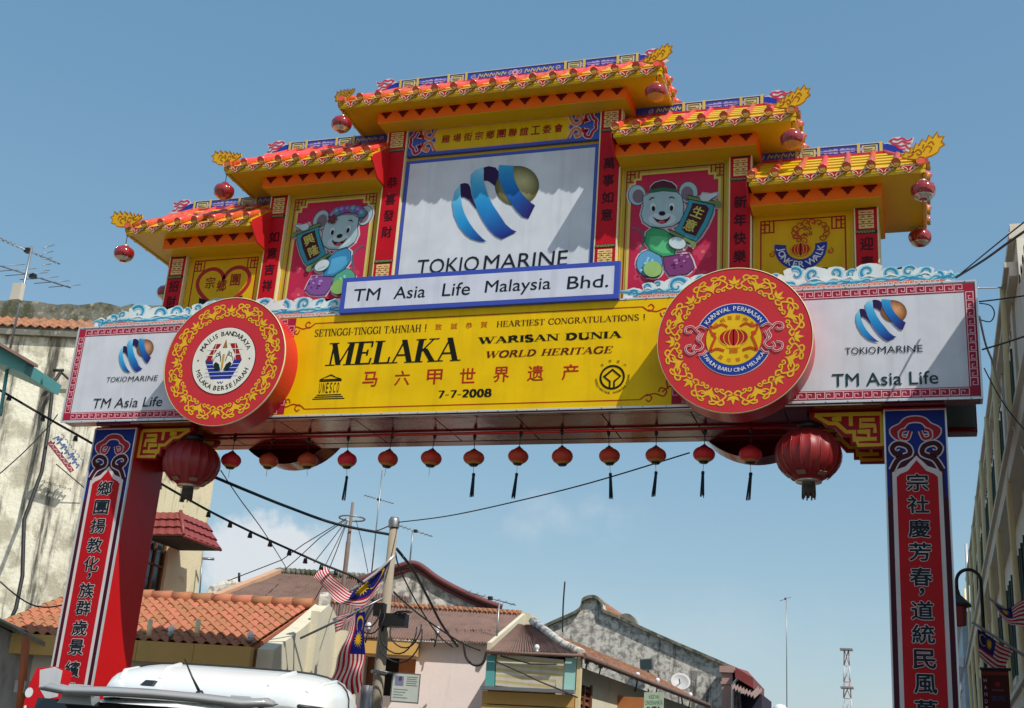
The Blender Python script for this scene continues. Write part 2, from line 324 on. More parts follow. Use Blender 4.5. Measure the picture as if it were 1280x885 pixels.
def smooth(pts, k=5):
    P = [pts[0]]+list(pts)+[pts[-1]]; o = []
    for i in range(1, len(P)-2):
        for j in range(k):
            t = j/k; a, b, c, d = P[i-1], P[i], P[i+1], P[i+2]
            o.append(tuple(.5*((2*b[q])+(-a[q]+c[q])*t+(2*a[q]-5*b[q]+4*c[q]-d[q])*t*t+(-a[q]+3*b[q]-3*c[q]+d[q])*t**3) for q in range(len(b))))
    return o+[tuple(pts[-1])]
def plane(Y): return lambda u, v, h: (u, Y-h, v)
# ------------------------------------------------------------------ materials
RED = mat('red_gloss_paint', (.50, .006, .008), .3, .10, 1.2, spec=.3)
REDM = mat('red_paint', (.52, .016, .02), .3, .12, 2)
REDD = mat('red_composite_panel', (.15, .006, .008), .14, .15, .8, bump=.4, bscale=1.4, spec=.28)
YEL = mat('yellow_paint', (.62, .40, .006), .38, .14, 2.2, streak=((.30, .20, .02), (4, 4, 1.2), .62, .85))
YELP = mat('yellow_pan_tile', (.66, .44, .012), .3, .12, 4)
ORG_ = mat('orange_beam_paint', (.86, .135, .004), .45, .12, 3, spec=.2)
TILE = mat('orange_red_barrel_tile', (.74, .085, .045), .3, .25, 7, coat=.2, vary=.28, streak=((.30, .05, .03), (9, 9, 3), .55, .75))
CAPM = mat('ochre_tile_end', (.42, .20, .02), .45, .3, 14, vary=.3)
GOLD = mat('gold_trim', (.70, .45, .12), .35, .15, 6)
CREAM = mat('cream_trim', (.72, .60, .33), .45, .12, 6)
WTRIM = mat('pale_metal_trim', (.62, .62, .62), .28, .1, 6, metal=.4)
BLUE = mat('blue_paint', (.035, .065, .38), .35, .12, 4)
BLACK = mat('black_plastic', (.012, .012, .013), .45, .1, 10)
CABLE = mat('black_cable', (.015, .015, .017), .6, .1, 10)
WHITE = mat('white_paint', (.74, .75, .78), .35, .05, 2)
LANR = mat('lantern_red_cloth', (.62, .042, .02), .55, .2, 12, bump=.2, bscale=30, vary=.22)
LANB = mat('large_lantern_red', (.26, .014, .016), .42, .15, 7)
LANG = mat('glossy_lantern_red', (.28, .008, .012), .08, .1, 6, coat=1)
LANY = mat('lantern_gold', (.52, .22, .035), .4, .2, 12)
SILV = mat('lantern_silver', (.55, .50, .42), .25, .2, 20, metal=.6)
TASS = mat('blue_black_tassel', (.015, .028, .05), .8, .3, 40)
GALV = mat('galvanised_steel', (.30, .31, .32), .4, .2, 9, metal=.7)
LOGO={'A_l':[(-0.617,0.362),(-0.7,0.233),(-0.724,0.038),(-0.679,-0.162),(-0.58,-0.364),(-0.461,-0.511),(-0.362,-0.592),(-0.225,-0.646),(-0.1,-0.666)],'A_r':[(-0.605,0.253),(-0.59,0.139),(-0.558,-0.004),(-0.506,-0.148),(-0.427,-0.293),(-0.336,-0.424),(-0.248,-0.527),(-0.176,-0.6),(-0.1,-0.666)],'A_d':[(-0.617,0.362),(-0.551,0.375),(-0.482,0.355),(-0.443,0.281),(-0.411,0.152),(-0.36,0.021),(-0.282,-0.116),(-0.339,-0.064),(-0.444,0.07),(-0.529,0.128),(-0.595,0.139)],'B_l':[(-0.253,0.618),(-0.38,0.587),(-0.454,0.509),(-0.451,0.381),(-0.397,0.15),(-0.311,-0.08),(-0.202,-0.283),(-0.083,-0.457),(0.031,-0.575),(0.14,-0.637)],'B_r':[(-0.241,0.532),(-0.24,0.461),(-0.236,0.404),(-0.209,0.303),(-0.142,0.129),(-0.049,-0.046),(0.07,-0.222),(0.187,-0.396),(0.285,-0.485),(0.371,-0.532)],'B_d':[(-0.253,0.618),(-0.168,0.633),(-0.059,0.6),(0.0,0.523),(0.011,0.452),(-0.015,0.37),(-0.039,0.274),(-0.105,0.336),(-0.162,0.377),(-0.229,0.389)],'C_l':[(0.002,0.636),(-0.001,0.538),(0.014,0.409),(0.057,0.293),(0.12,0.162),(0.225,-0.014),(0.341,-0.175),(0.453,-0.293),(0.545,-0.328)],'C_r':[(0.247,0.599),(0.239,0.515),(0.257,0.415),(0.293,0.314),(0.34,0.212),(0.413,0.103),(0.497,0.005),(0.572,-0.065),(0.634,-0.111)],'S':[(0.671,0.252),(0.655,0.319),(0.626,0.384),(0.585,0.443),(0.534,0.496),(0.474,0.539),(0.408,0.571),(0.338,0.59),(0.268,0.597),(0.199,0.59),(0.135,0.571),(0.078,0.538),(0.03,0.495),(-0.007,0.442),(-0.031,0.381),(-0.041,0.316),(-0.038,0.248),(-0.021,0.181),(0.01,0.116),(0.052,0.057),(0.104,0.005),(0.164,-0.037),(0.23,-0.068),(0.299,-0.086),(0.369,-0.092),(0.436,-0.085),(0.499,-0.065),(0.555,-0.033),(0.602,0.01),(0.639,0.062),(0.663,0.121),(0.674,0.185)]}
MOUSE=[('tail',0,'grey',[(-0.558,0.207),(-0.482,0.19),(-0.405,0.137),(-0.365,0.041),(-0.376,-0.074),(-0.415,-0.187),(-0.443,-0.185),(-0.408,-0.072),(-0.394,0.032),(-0.425,0.115),(-0.492,0.167),(-0.558,0.188)]),('ear',1,'fur',[(-0.373,0.683),(-0.379,0.629),(-0.399,0.583),(-0.432,0.55),(-0.472,0.535),(-0.516,0.539),(-0.558,0.561),(-0.593,0.599),(-0.617,0.649),(-0.627,0.705),(-0.621,0.759),(-0.601,0.806),(-0.568,0.839),(-0.527,0.854),(-0.483,0.85),(-0.441,0.827),(-0.406,0.789),(-0.382,0.739)]),('earin',0,'earin',[(-0.399,0.666),(-0.402,0.63),(-0.416,0.599),(-0.437,0.577),(-0.463,0.567),(-0.492,0.569),(-0.52,0.584),(-0.543,0.61),(-0.558,0.643),(-0.565,0.68),(-0.561,0.717),(-0.548,0.748),(-0.526,0.77),(-0.5,0.781),(-0.471,0.778),(-0.443,0.763),(-0.42,0.737),(-0.405,0.703)]),('ear',1,'fur',[(0.355,0.661),(0.348,0.605),(0.326,0.558),(0.292,0.524),(0.249,0.508),(0.204,0.512),(0.16,0.535),(0.124,0.575),(0.1,0.626),(0.09,0.684),(0.097,0.74),(0.119,0.788),(0.153,0.822),(0.196,0.838),(0.242,0.833),(0.286,0.81),(0.322,0.77),(0.346,0.718)]),('earin',0,'earin',[(0.294,0.647),(0.289,0.609),(0.275,0.577),(0.253,0.553),(0.226,0.542),(0.196,0.545),(0.168,0.56),(0.145,0.588),(0.129,0.623),(0.123,0.662),(0.127,0.7),(0.141,0.733),(0.163,0.757),(0.191,0.768),(0.221,0.765),(0.249,0.749),(0.272,0.722),(0.288,0.687)]),('skirt',1,'skirt',[(-0.104,-0.266),(0.254,-0.256),(0.298,-0.361),(0.331,-0.465),(0.239,-0.55),(0.136,-0.565),(-0.011,-0.567),(-0.077,-0.461)]),('pants',1,'pants',[(-0.105,-0.38),(-0.114,-0.448),(-0.143,-0.506),(-0.191,-0.548),(-0.249,-0.567),(-0.313,-0.564),(-0.373,-0.536),(-0.424,-0.488),(-0.458,-0.425),(-0.471,-0.355),(-0.462,-0.287),(-0.433,-0.228),(-0.385,-0.186),(-0.326,-0.166),(-0.262,-0.171),(-0.201,-0.199),(-0.151,-0.247),(-0.118,-0.31)]),('foot',1,'foot',[(-0.108,-0.471),(-0.115,-0.511),(-0.136,-0.545),(-0.169,-0.569),(-0.21,-0.58),(-0.254,-0.578),(-0.296,-0.561),(-0.331,-0.532),(-0.354,-0.495),(-0.363,-0.454),(-0.357,-0.414),(-0.336,-0.38),(-0.303,-0.355),(-0.261,-0.344),(-0.217,-0.347),(-0.175,-0.364),(-0.14,-0.392),(-0.117,-0.43)]),('jacket',1,'jacket',[(-0.346,0.109),(-0.266,0.173),(-0.094,0.125),(0.037,0.011),(0.083,-0.13),(0.044,-0.265),(-0.103,-0.277),(-0.276,-0.173),(-0.362,-0.04)]),('sleeve',0,'sleeve',[(-0.283,0.035),(-0.176,0.039),(-0.048,0.006),(-0.003,-0.238),(-0.105,-0.231),(-0.212,-0.178),(-0.312,-0.079)]),('head',1,'fur',[(-0.411,0.656),(-0.305,0.718),(-0.132,0.727),(0.062,0.686),(0.132,0.621),(0.163,0.489),(0.161,0.326),(0.12,0.236),(0.022,0.174),(-0.137,0.159),(-0.299,0.194),(-0.392,0.265),(-0.432,0.385),(-0.406,0.513)]),('muzz',0,'furl',[(0.062,0.276),(0.051,0.243),(0.019,0.216),(-0.032,0.199),(-0.094,0.192),(-0.161,0.197),(-0.224,0.213),(-0.277,0.239),(-0.311,0.272),(-0.324,0.306),(-0.313,0.339),(-0.281,0.366),(-0.23,0.384),(-0.167,0.391),(-0.1,0.385),(-0.036,0.369),(0.016,0.342),(0.05,0.31)]),('hat',1,'hat',[(-0.321,0.743),(-0.297,0.808),(-0.244,0.855),(-0.136,0.879),(-0.017,0.835),(0.039,0.778),(0.066,0.709)]),('band',0,'band',[(-0.332,0.756),(-0.133,0.774),(0.072,0.728),(0.08,0.68),(-0.132,0.717),(-0.335,0.701)]),('eyew',0,'white',[(-0.224,0.474),(-0.225,0.452),(-0.232,0.433),(-0.242,0.419),(-0.256,0.412),(-0.27,0.413),(-0.283,0.422),(-0.295,0.438),(-0.303,0.458),(-0.306,0.481),(-0.304,0.503),(-0.298,0.523),(-0.287,0.537),(-0.274,0.543),(-0.26,0.542),(-0.246,0.533),(-0.235,0.518),(-0.227,0.497)]),('eye',0,'dark',[(-0.232,0.456),(-0.233,0.442),(-0.237,0.429),(-0.244,0.42),(-0.252,0.416),(-0.261,0.417),(-0.269,0.423),(-0.277,0.433),(-0.282,0.446),(-0.284,0.46),(-0.283,0.475),(-0.278,0.487),(-0.272,0.496),(-0.263,0.501),(-0.254,0.5),(-0.246,0.494),(-0.239,0.484),(-0.234,0.471)]),('eyew',0,'white',[(0.04,0.457),(0.039,0.435),(0.032,0.416),(0.022,0.402),(0.009,0.395),(-0.006,0.397),(-0.019,0.405),(-0.03,0.421),(-0.038,0.441),(-0.041,0.464),(-0.039,0.486),(-0.033,0.506),(-0.022,0.519),(-0.009,0.526),(0.005,0.525),(0.019,0.516),(0.03,0.501),(0.037,0.48)]),('eye',0,'dark',[(0.022,0.44),(0.021,0.426),(0.016,0.414),(0.01,0.405),(0.002,0.4),(-0.007,0.401),(-0.016,0.407),(-0.023,0.417),(-0.028,0.43),(-0.03,0.444),(-0.029,0.459),(-0.024,0.471),(-0.018,0.48),(-0.01,0.484),(-0.001,0.484),(0.008,0.478),(0.015,0.468),(0.02,0.455)]),('brow',0,'dark',[(-0.323,0.601),(-0.291,0.634),(-0.248,0.63),(-0.248,0.618),(-0.286,0.617),(-0.316,0.588)]),('brow',0,'dark',[(-0.043,0.613),(0.0,0.621),(0.039,0.594),(0.033,0.583),(0.0,0.607),(-0.038,0.598)]),('nose',0,'dark',[(-0.085,0.369),(-0.088,0.358),(-0.096,0.349),(-0.108,0.343),(-0.124,0.34),(-0.14,0.341),(-0.155,0.346),(-0.168,0.355),(-0.177,0.365),(-0.18,0.377),(-0.177,0.388),(-0.169,0.397),(-0.157,0.403),(-0.142,0.406),(-0.125,0.405),(-0.11,0.4),(-0.097,0.391),(-0.089,0.381)]),('mouth',0,'mouth',[(-0.267,0.337),(-0.205,0.29),(-0.13,0.27),(-0.055,0.287),(-0.014,0.328),(-0.029,0.276),(-0.075,0.228),(-0.139,0.215),(-0.204,0.25)]),('tongue',0,'tongue',[(-0.088,0.239),(-0.091,0.232),(-0.099,0.226),(-0.111,0.222),(-0.127,0.221),(-0.143,0.222),(-0.158,0.226),(-0.171,0.232),(-0.179,0.239),(-0.182,0.246),(-0.18,0.253),(-0.172,0.259),(-0.159,0.262),(-0.144,0.264),(-0.128,0.262),(-0.112,0.259),(-0.1,0.253),(-0.091,0.246)]),('scroll',1,'scroll',[(0.236,0.565),(0.586,0.466),(0.567,0.317),(0.497,0.138),(0.406,-0.016),(0.344,-0.085),(0.036,0.062),(0.107,0.191),(0.177,0.348),(0.221,0.461)]),('plaque',0,'plaque',[(0.29,0.498),(0.475,0.445),(0.518,0.386),(0.454,0.21),(0.343,-0.011),(0.201,0.05),(0.145,0.107),(0.211,0.276),(0.271,0.434)]),('rod',1,'rod',[(0.213,0.621),(0.659,0.476),(0.651,0.421),(0.206,0.568)]),('knob',0,'rod',[(0.68,0.447),(0.678,0.43),(0.671,0.415),(0.66,0.404),(0.646,0.399),(0.632,0.401),(0.618,0.408),(0.607,0.42),(0.599,0.436),(0.597,0.454),(0.599,0.471),(0.606,0.486),(0.617,0.496),(0.63,0.501),(0.645,0.5),(0.659,0.493),(0.67,0.48),(0.678,0.464)]),('rod',1,'rod',[(-0.008,0.112),(0.345,-0.103),(0.325,-0.152),(-0.028,0.062)]),('knob',0,'rod',[(0.352,-0.138),(0.35,-0.155),(0.343,-0.169),(0.332,-0.18),(0.318,-0.185),(0.304,-0.184),(0.29,-0.177),(0.278,-0.165),(0.271,-0.149),(0.268,-0.132),(0.27,-0.115),(0.277,-0.1),(0.288,-0.09),(0.302,-0.085),(0.316,-0.086),(0.33,-0.093),(0.341,-0.105),(0.349,-0.12)]),('hand',1,'furl',[(0.213,-0.131),(0.201,-0.159),(0.175,-0.18),(0.14,-0.191),(0.099,-0.19),(0.057,-0.178),(0.02,-0.156),(-0.009,-0.127),(-0.026,-0.094),(-0.029,-0.061),(-0.016,-0.033),(0.009,-0.012),(0.045,-0.001),(0.086,-0.002),(0.128,-0.015),(0.166,-0.037),(0.194,-0.066),(0.211,-0.099)]),('hand',1,'furl',[(0.384,0.565),(0.425,0.631),(0.531,0.611),(0.636,0.625),(0.626,0.579),(0.553,0.539),(0.501,0.496),(0.417,0.511)]),('finger',0,'fur',[(0.029,-0.103),(0.157,-0.147),(0.157,-0.158),(0.03,-0.119)])]
# ================================================================== THE GATE (front plane Y=0, axis X=0)
G = thing('festive_gateway', 'tall red and yellow tiered street gateway with tiled roofs and sign boards across the road', 'gateway')
MAR = (96, 22, 20); CRI = (158, 26, 44); YP = (228, 186, 4); INKR = (170, 44, 22); GLD = (222, 176, 40)
WH = (205, 208, 216); PALE = (226, 222, 214); NAVY = (28, 42, 128); DKT = (34, 40, 46)
def logo(d, cx, cz, k, L=2, ball=(128, 122, 72)):
    X = lambda q: [(cx+x*k, cz+z*k) for x, z in q]
    def grad(a, b, c0, c1, c2):
        A = X(a); B = X(b); n = min(len(A), len(B)); 
        for i in range(n-1):
            def cc(t): 
                q = c0 if t < .5 else c1; r = c1 if t < .5 else c2; f = t*2 if t < .5 else t*2-1
                return tuple(q[j]+(r[j]-q[j])*f for j in range(3))
            t0, t1 = i/(n-1), (i+1)/(n-1)
            d.poly([A[i], B[i], B[i+1], A[i+1]], [cc(t0), cc(t0), cc(t1), cc(t1)], L+1)
    S_ = X(LOGO['S']); n = len(S_); sx = sum(p[0] for p in S_)/n; sz = sum(p[1] for p in S_)/n
    hx, hz = sx+.10*k, sz+.07*k
    for i in range(n): d.poly([(hx, hz), S_[i], S_[(i+1) % n]], [tuple(min(235, c+62) for c in ball), tuple(c*.72 for c in ball), tuple(c*.72 for c in ball)], L)
    for q in ('A_d', 'B_d'): d.poly(X(LOGO[q]), (48, 28, 74), L+.5)
    lb, mb_, db = (128, 200, 226), (36, 140, 200), (34, 40, 120)
    grad(LOGO['A_l'], LOGO['A_r'], lb, mb_, db); grad(LOGO['B_l'], LOGO['B_r'], (150, 210, 230), (40, 145, 205), db); grad(LOGO['C_l'], LOGO['C_r'], (60, 160, 210), (30, 110, 185), (44, 28, 96))
# ---- lower beam: two shallow sign boxes front and back, soffit between them
b = MB(); b.box(-6.8, 6.8, 0, .28, 6.69, 8.26); b.build('front_sign_box', REDD, G, bevel=.012)
b = MB(); b.box(-6.8, 6.8, 1.50, 1.75, 6.69, 8.26); b.build('back_sign_box', REDD, G, bevel=.012)
for x0, x1 in ((6.40, 6.78), (-6.78, -6.40)): MB().box(x0, x1, 1.485, 1.499, 6.76, 8.1).build('back_sign_liner', mat('grey_green_liner', (.06, .085, .075), .3, .3, 5), G)
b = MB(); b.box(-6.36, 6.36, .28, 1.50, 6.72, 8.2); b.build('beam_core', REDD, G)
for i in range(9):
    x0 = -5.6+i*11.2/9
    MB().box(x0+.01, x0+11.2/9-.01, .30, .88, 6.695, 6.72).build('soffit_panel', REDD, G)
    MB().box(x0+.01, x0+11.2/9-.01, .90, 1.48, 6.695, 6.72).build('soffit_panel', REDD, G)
MB().tube([(-5.6, 1.0, 6.665), (5.6, 1.0, 6.665)], .022, 8).build('lantern_rail', REDM, G)
MB().tube([(-5.6, .10, 6.68), (5.6, .10, 6.68)], .010, 6).build('conduit', WTRIM, G)
b = MB(); b.box(-6.82, 6.82, -.012, .29, 8.26, 8.285); b.box(-6.82, 6.82, -.014, .0, 6.675, 6.70); b.box(-6.825, -6.80, -.014, .30, 6.70, 8.26); b.box(6.80, 6.825, -.014, .30, 6.70, 8.26); b.build('metal_edge_trim', WTRIM, G)
m = MB()
for i in range(46):
    x = -6.7+i*13.4/45+.02*sin(i*5)
    for z_ in (8.272, 6.688): m.lathe([(0, -.008), (.009, -.006), (.011, 0)], (x, -.013, z_), 6, axis='Y')
tag(m.build('trim_screws', GALV, G), kind='stuff')
# ---- side signs
def key_border(d, u0, u1, v0, v1, w, L):
    d.frame(u0, u1, v0, v1, w, (160, 34, 60), L)
    c = (222, 168, 176); n = w*.72; t = w*.10; s = .118
    def run(px, py, dx, dy, ln, nx, ny):
        k = max(1, round(ln/s)); st = ln/k
        for i in range(k):
            q = [(0, 0), (0, 1), (.82, 1), (.82, .35), (.45, .35), (.45, .62)]
            P = [(px+dx*(i+a)*st+nx*b_*n, py+dy*(i+a)*st+ny*b_*n) for a, b_ in q]; d.rib(P, t, c, L+1)
            d.rib([(px+dx*i*st, py+dy*i*st), (px+dx*(i+1)*st, py+dy*(i+1)*st)], t, c, L+1)
    g = (w-n)/2
    run(u0+w, v1-g-n, 1, 0, u1-u0-2*w, 0, 1); run(u1-w, v0+g+n, -1, 0, u1-u0-2*w, 0, -1)
    run(u0+g+n, v0+w, 0, 1, v1-v0-2*w, -1, 0); run(u1-g-n, v1-w, 0, -1, v1-v0-2*w, 1, 0)
for sg in (-1, 1):
    u0, u1 = (-6.79, -2.9) if sg < 0 else (2.9, 6.79)
    d = D(plane(-.004)); d.rect(u0, u1, 6.70, 8.255, WH, 0); key_border(d, u0, u1, 6.715, 8.245, .125, 1)
    if sg < 0:
        logo(d, -5.64, 7.76, .44, 2, (150, 100, 60)); d.text('TOKIO', -6.11, -5.735, 7.325, 7.41, DKT, 2, shear=.08); d.text('MARINE', -5.71, -5.18, 7.325, 7.41, DKT, 2, shear=.08)
        d.text('TM Asia Life', -6.29, -5.03, 6.90, 7.06, DKT, 2, shear=.1)
    else:
        logo(d, 5.645, 7.785, .46, 2, (160, 100, 50)); d.text('TOKIO', 5.17, 5.555, 7.325, 7.42, DKT, 2); d.text('MARINE', 5.58, 6.13, 7.325, 7.42, DKT, 2)
        d.text('TM Asia Life', 5.00, 6.30, 6.89, 7.065, (36, 60, 62), 2, bold=.004)
    d.build('company_sign_panel', G, 'white insurer panel at the gate\'s %s end with pink key border' % ('far' if sg < 0 else 'near'))
# ---- yellow heritage board
d = D(plane(-.006)); d.rect(-3.6, 3.3, 6.70, 8.255, YP, 0)
d.rib([(-2.57, 8.145), (2.46, 8.145)], .014, INKR, 1); d.rib([(-2.57, 6.79), (2.47, 6.79)], .014, INKR, 1)
def corner_scroll(x, z, fx, fz):
    for p, w in [([(0, 0), (-.10, -.07), (-.16, -.02), (-.12, .03), (-.08, 0)], .018), ([(-.08, -.05), (-.2, -.08), (-.32, -.04), (-.36, -.12), (-.28, -.16), (-.25, -.1)], .018), ([(-.3, -.1), (-.42, -.18), (-.55, -.12), (-.58, -.22), (-.48, -.26)], .018), ([(-.38, -.14), (-.36, -.26), (-.44, -.34), (-.5, -.28)], .018), ([(-.45, -.3), (-.48, -.42), (-.4, -.5)], .016)]:
        d.rib(smooth([(x+a*fx, z+c*fz) for a, c in p], 4), w, INKR, 1)
corner_scroll(-2.57, 8.145, 1, 1); corner_scroll(2.46, 8.145, -1, 1); corner_scroll(-2.57, 6.79, 1, -1); corner_scroll(2.47, 6.79, -1, -1)
BK = (26, 26, 14)
d.serif('SETINGGI-TINGGI TAHNIAH !', -2.56, -.74, 7.93, 8.045, (52, 40, 18), T=.15)
d.text('致', -.61, -.51, 7.945, 8.04, INKR); d.text('誠', -.37, -.27, 7.945, 8.04, INKR); d.text('恭', -.14, -.04, 7.945, 8.04, INKR); d.text('賀', .09, .19, 7.945, 8.04, INKR)
d.serif('HEARTIEST CONGRATULATIONS !', .33, 2.51, 7.945, 8.035, (84, 34, 18), T=.15)
d.serif('MELAKA', -2.30, -.17, 7.455, 7.815, BK, T=.2, t=.07, shear=.1)
d.serif('WARISAN DUNIA', .08, 2.18, 7.70, 7.80, BK, T=.21, t=.08); d.serif('WORLD HERITAGE', .19, 2.08, 7.48, 7.58, (96, 34, 14), T=.18, t=.07, shear=.3)
for i, c in enumerate('马六甲世界遗产'):
    x = -1.56+i*.505; d.text(c, x-.115, x+.115, 7.11, 7.335, INKR, 1, bold=.012)
d.serif('7-7-2008', -.48, .34, 6.90, 7.01, BK, T=.2, t=.08)
# heritage temple emblem
x0, x1, z0 = -2.46, -1.94, 6.93
for i in range(3): d.rect(x0+.03*i, x1-.03*i, z0+i*.03, z0+i*.03+.018, BK)
d.rect(x0+.08, x1-.08, z0+.275, z0+.29, BK); d.rib([(x0+.08, z0+.305), ((x0+x1)/2, z0+.38), (x1-.08, z0+.305)], .02, BK, 1, True)
for i, c in enumerate('UNESCO'): d.text(c, x0+.09+i*.058, x0+.125+i*.058, z0+.10, z0+.26, BK, 1)
cx, cz = 2.071, 7.125
d.ring(cx, cz, .150, .178, BK, 1); d.rib([(cx-.03, cz-.16), (cx-.03, cz-.06), (cx-.115, cz+.01), (cx, cz+.11), (cx+.115, cz+.01), (cx+.03, cz-.06), (cx+.03, cz-.16)], .024, BK, 1)
d.arc('WORLD HERITAGE', cx, cz, .228, 185, 265, .034, BK, 1, inside=True); d.arc('PATRIMOINE MONDIAL', cx, cz, .228, 275, 370, .034, BK, 1, inside=True)
for a, c in ((130, '世'), (100, '界'), (72, '遗'), (45, '产')): d.rtext(c, cx+.235*cos(radians(a)), cz+.235*sin(radians(a)), .034, radians(a-90), BK)
d.build('heritage_board', G, 'yellow board with heritage greeting in black and red lettering')
# ---- medallions
def vine_ring(d, cx, cz, r0, r1, col, L):
    rm = (r0+r1)/2; h = (r1-r0)/2; n = 8; w = .021
    def pol(a, q): r = rm+h*q; return (cx+r*cos(a), cz+r*sin(a))
    for i in range(n):
        a0 = 2*pi*i/n+pi/2; da = 2*pi/n
        for sd in (-1, 1):
            P = lambda q: [pol(a0+sd*da*x, y) for x, y in q]
            d.rib(smooth(P([(.02, -.55), (.10, -.85), (.18, -.55), (.15, -.2), (.22, .25), (.30, .55), (.40, .5), (.45, .1), (.5, -.1)]), 4), w, col, L)
            d.rib(smooth(P([(.22, .2), (.17, .6), (.22, .88), (.29, .75), (.27, .5)]), 4), w, col, L)
            d.rib(smooth(P([(.30, .5), (.34, .9), (.42, .95), (.44, .72), (.39, .66)]), 4), w*.9, col, L)
            d.rib(smooth(P([(.27, .3), (.32, -.05), (.38, -.1), (.385, .12), (.34, .15)]), 4), w*.9, col, L)
            d.rib(smooth(P([(.18, -.45), (.27, -.62), (.30, -.9), (.235, -.95), (.23, -.75)]), 4), w*.9, col, L)
            d.rib(smooth(P([(.3, -.75), (.37, -.55), (.42, -.8), (.38, -.95), (.345, -.8)]), 4), w*.8, col, L)
        A = lambda q: [pol(a0+da*x, y) for x, y in q]
        for s_ in (-1, 1):
            d.poly(A([(0, -.35), (s_*.09, -.15), (s_*.12, .35), (s_*.05, .15), (s_*.02, .05)]), col, L); d.poly(A([(0, -.55), (s_*.07, -.5), (s_*.13, -.25), (s_*.05, -.3)]), col, L)
        d.poly(A([(0, -.3), (.035, .2), (0, .78), (-.035, .2)]), col, L)
        d.ell(*pol(a0+da*.5, -.25), .042, .042, col, L, 10); d.ell(*pol(a0+da*.5-.045, -.05), .034, .034, col, L, 10); d.ell(*pol(a0+da*.5+.045, -.05), .034, .034, col, L, 10)
        d.poly(A([(.46, -.35), (.5, -.95), (.54, -.35)]), col, L)
R = 1.007
for sg in (-1, 1):
    cx, cz = sg*3.785, 7.446
    o = MB().lathe([(0, -.43), (R-.012, -.43), (R, -.42), (R, 0.0)], (cx, 0, cz), 96, axis='Y', smooth=False).build('medallion', REDM, G, label='red round medallion with gold vines, %s' % ('city council crest in its middle' if sg < 0 else 'blue ringed lantern emblem in its middle'))
    MB().lathe([(R+.001, -.436), (R+.009, -.436), (R+.009, -.405), (R+.001, -.405), (R+.001, -.436)], (cx, 0, cz), 96, axis='Y').build('rim_trim', CREAM, o)
    d = D(plane(-.4305)); vine_ring(d, cx, cz, .70, .93, GLD, 1)
    if sg < 0:
        d.ell(cx, cz, .535, .535, (60, 14, 16), 1, 48); d.ell(cx, cz, .525, .525, (224, 220, 208), 2, 48)
        d.arc('MAJLIS BANDARAYA', cx, cz, .435, 158, 22, .075, BK, 3, bold=.02); d.arc('MELAKA BERSEJARAH', cx, cz, .435, 198, 342, .075, BK, 3, bold=.02, inside=True)
        for a in (178, 2): d.ell(cx+.435*cos(radians(a)), cz+.435*sin(radians(a)), .014, .014, BK, 3, 8)
        hexa = [(-.31, 0), (-.18, .27), (.18, .27), (.31, 0), (.17, -.29), (-.17, -.29)]
        d.poly([(cx+x, cz+z) for x, z in hexa[:4]], (150, 30, 34), 3); d.poly([(cx+x, cz+z) for x, z in (hexa[0], hexa[3], hexa[4], hexa[5])], (34, 50, 140), 3)
        for z in (.09, .18): d.rib([(cx-.3, cz+z), (cx+.3, cz+z)], .012, (224, 220, 208), 4)
        for z in (-.06, -.12, -.18, -.24): d.rib([(cx-.28, cz+z), (cx+.28, cz+z)], .010, (190, 200, 224), 4)
        for x in (-.2, .2, -.1, .1): d.rib([(cx+x, cz+.01), (cx+x*.8, cz+.27)], .008, (224, 220, 208), 4)
        d.poly([(cx-.11, cz+.2), (cx, cz+.35), (cx+.11, cz+.2), (cx+.19, cz+.08), (cx+.16, cz-.08), (cx, cz-.19), (cx-.16, cz-.08), (cx-.19, cz+.08)], (224, 220, 208), 5)
        d.poly([(cx-.04, cz+.2), (cx, cz+.34), (cx+.04, cz+.2)], (150, 110, 60), 6)
        for s_ in (-1, 1):
            d.poly([(cx+s_*.02, cz-.16), (cx+s_*.06, cz-.06), (cx+s_*.12, cz-.02), (cx+s_*.155, cz-.06), (cx+s_*.12, cz-.13)], (30, 44, 36), 6)
            for q in ((.15, .05), (.12, .12), (.08, .15)): d.rib(smooth([(cx+s_*.04, cz-.02), (cx+s_*.06, cz+.08), (cx+s_*q[0], cz+q[1]), (cx+s_*(q[0]+.01), cz+q[1]-.06)], 3), .008, (40, 50, 40), 6)
        d.poly([(cx-.018, cz+.1), (cx+.018, cz+.1), (cx+.012, cz-.12), (cx, cz-.17), (cx-.012, cz-.12)], (190, 150, 50), 7)
        d.rib([(cx-.05, cz-.33), (cx-.02, cz-.36), (cx, cz-.33), (cx+.02, cz-.36), (cx+.05, cz-.33)], .012, (34, 50, 140), 3)
    else:
        for a, c in ((40, 140), (220, 320)): d.ring(cx, cz, .355, .505, (222, 214, 205), 1, 30, a-15, c+15); d.ring(cx, cz, .365, .495, (34, 62, 150), 2, 30, a-14, c+14)
        d.ell(cx, cz, .36, .36, (222, 180, 30), 3, 40)
        d.arc('KARNIVAL PERHIASAN', cx, cz, .43, 148, 32, .062, (222, 222, 225), 4, bold=.012); d.arc('TAHUN BARU CINA MELAKA', cx, cz, .43, 208, 332, .054, (222, 222, 225), 4, bold=.012, inside=True)
        d.arc('甲州年景佈置', cx, cz, .30, 150, 30, .055, (176, 62, 24), 4); d.arc('嘉年華會', cx, cz, .30, 225, 315, .05, (176, 62, 24), 4, inside=True)
        d.ell(cx, cz+.02, .195, .125, (168, 36, 36), 4, 26)
        for q in (.19, .13, .065, 0): d.rib([(cx+q*cos(t), cz+.02+.125*sin(t)) for t in [2*pi*i/20 for i in range(21)]], .011, (226, 170, 40), 5)
        d.rect(cx-.09, cx+.09, cz+.135, cz+.165, (226, 170, 40), 5); d.rect(cx-.09, cx+.09, cz-.125, cz-.095, (226, 170, 40), 5)
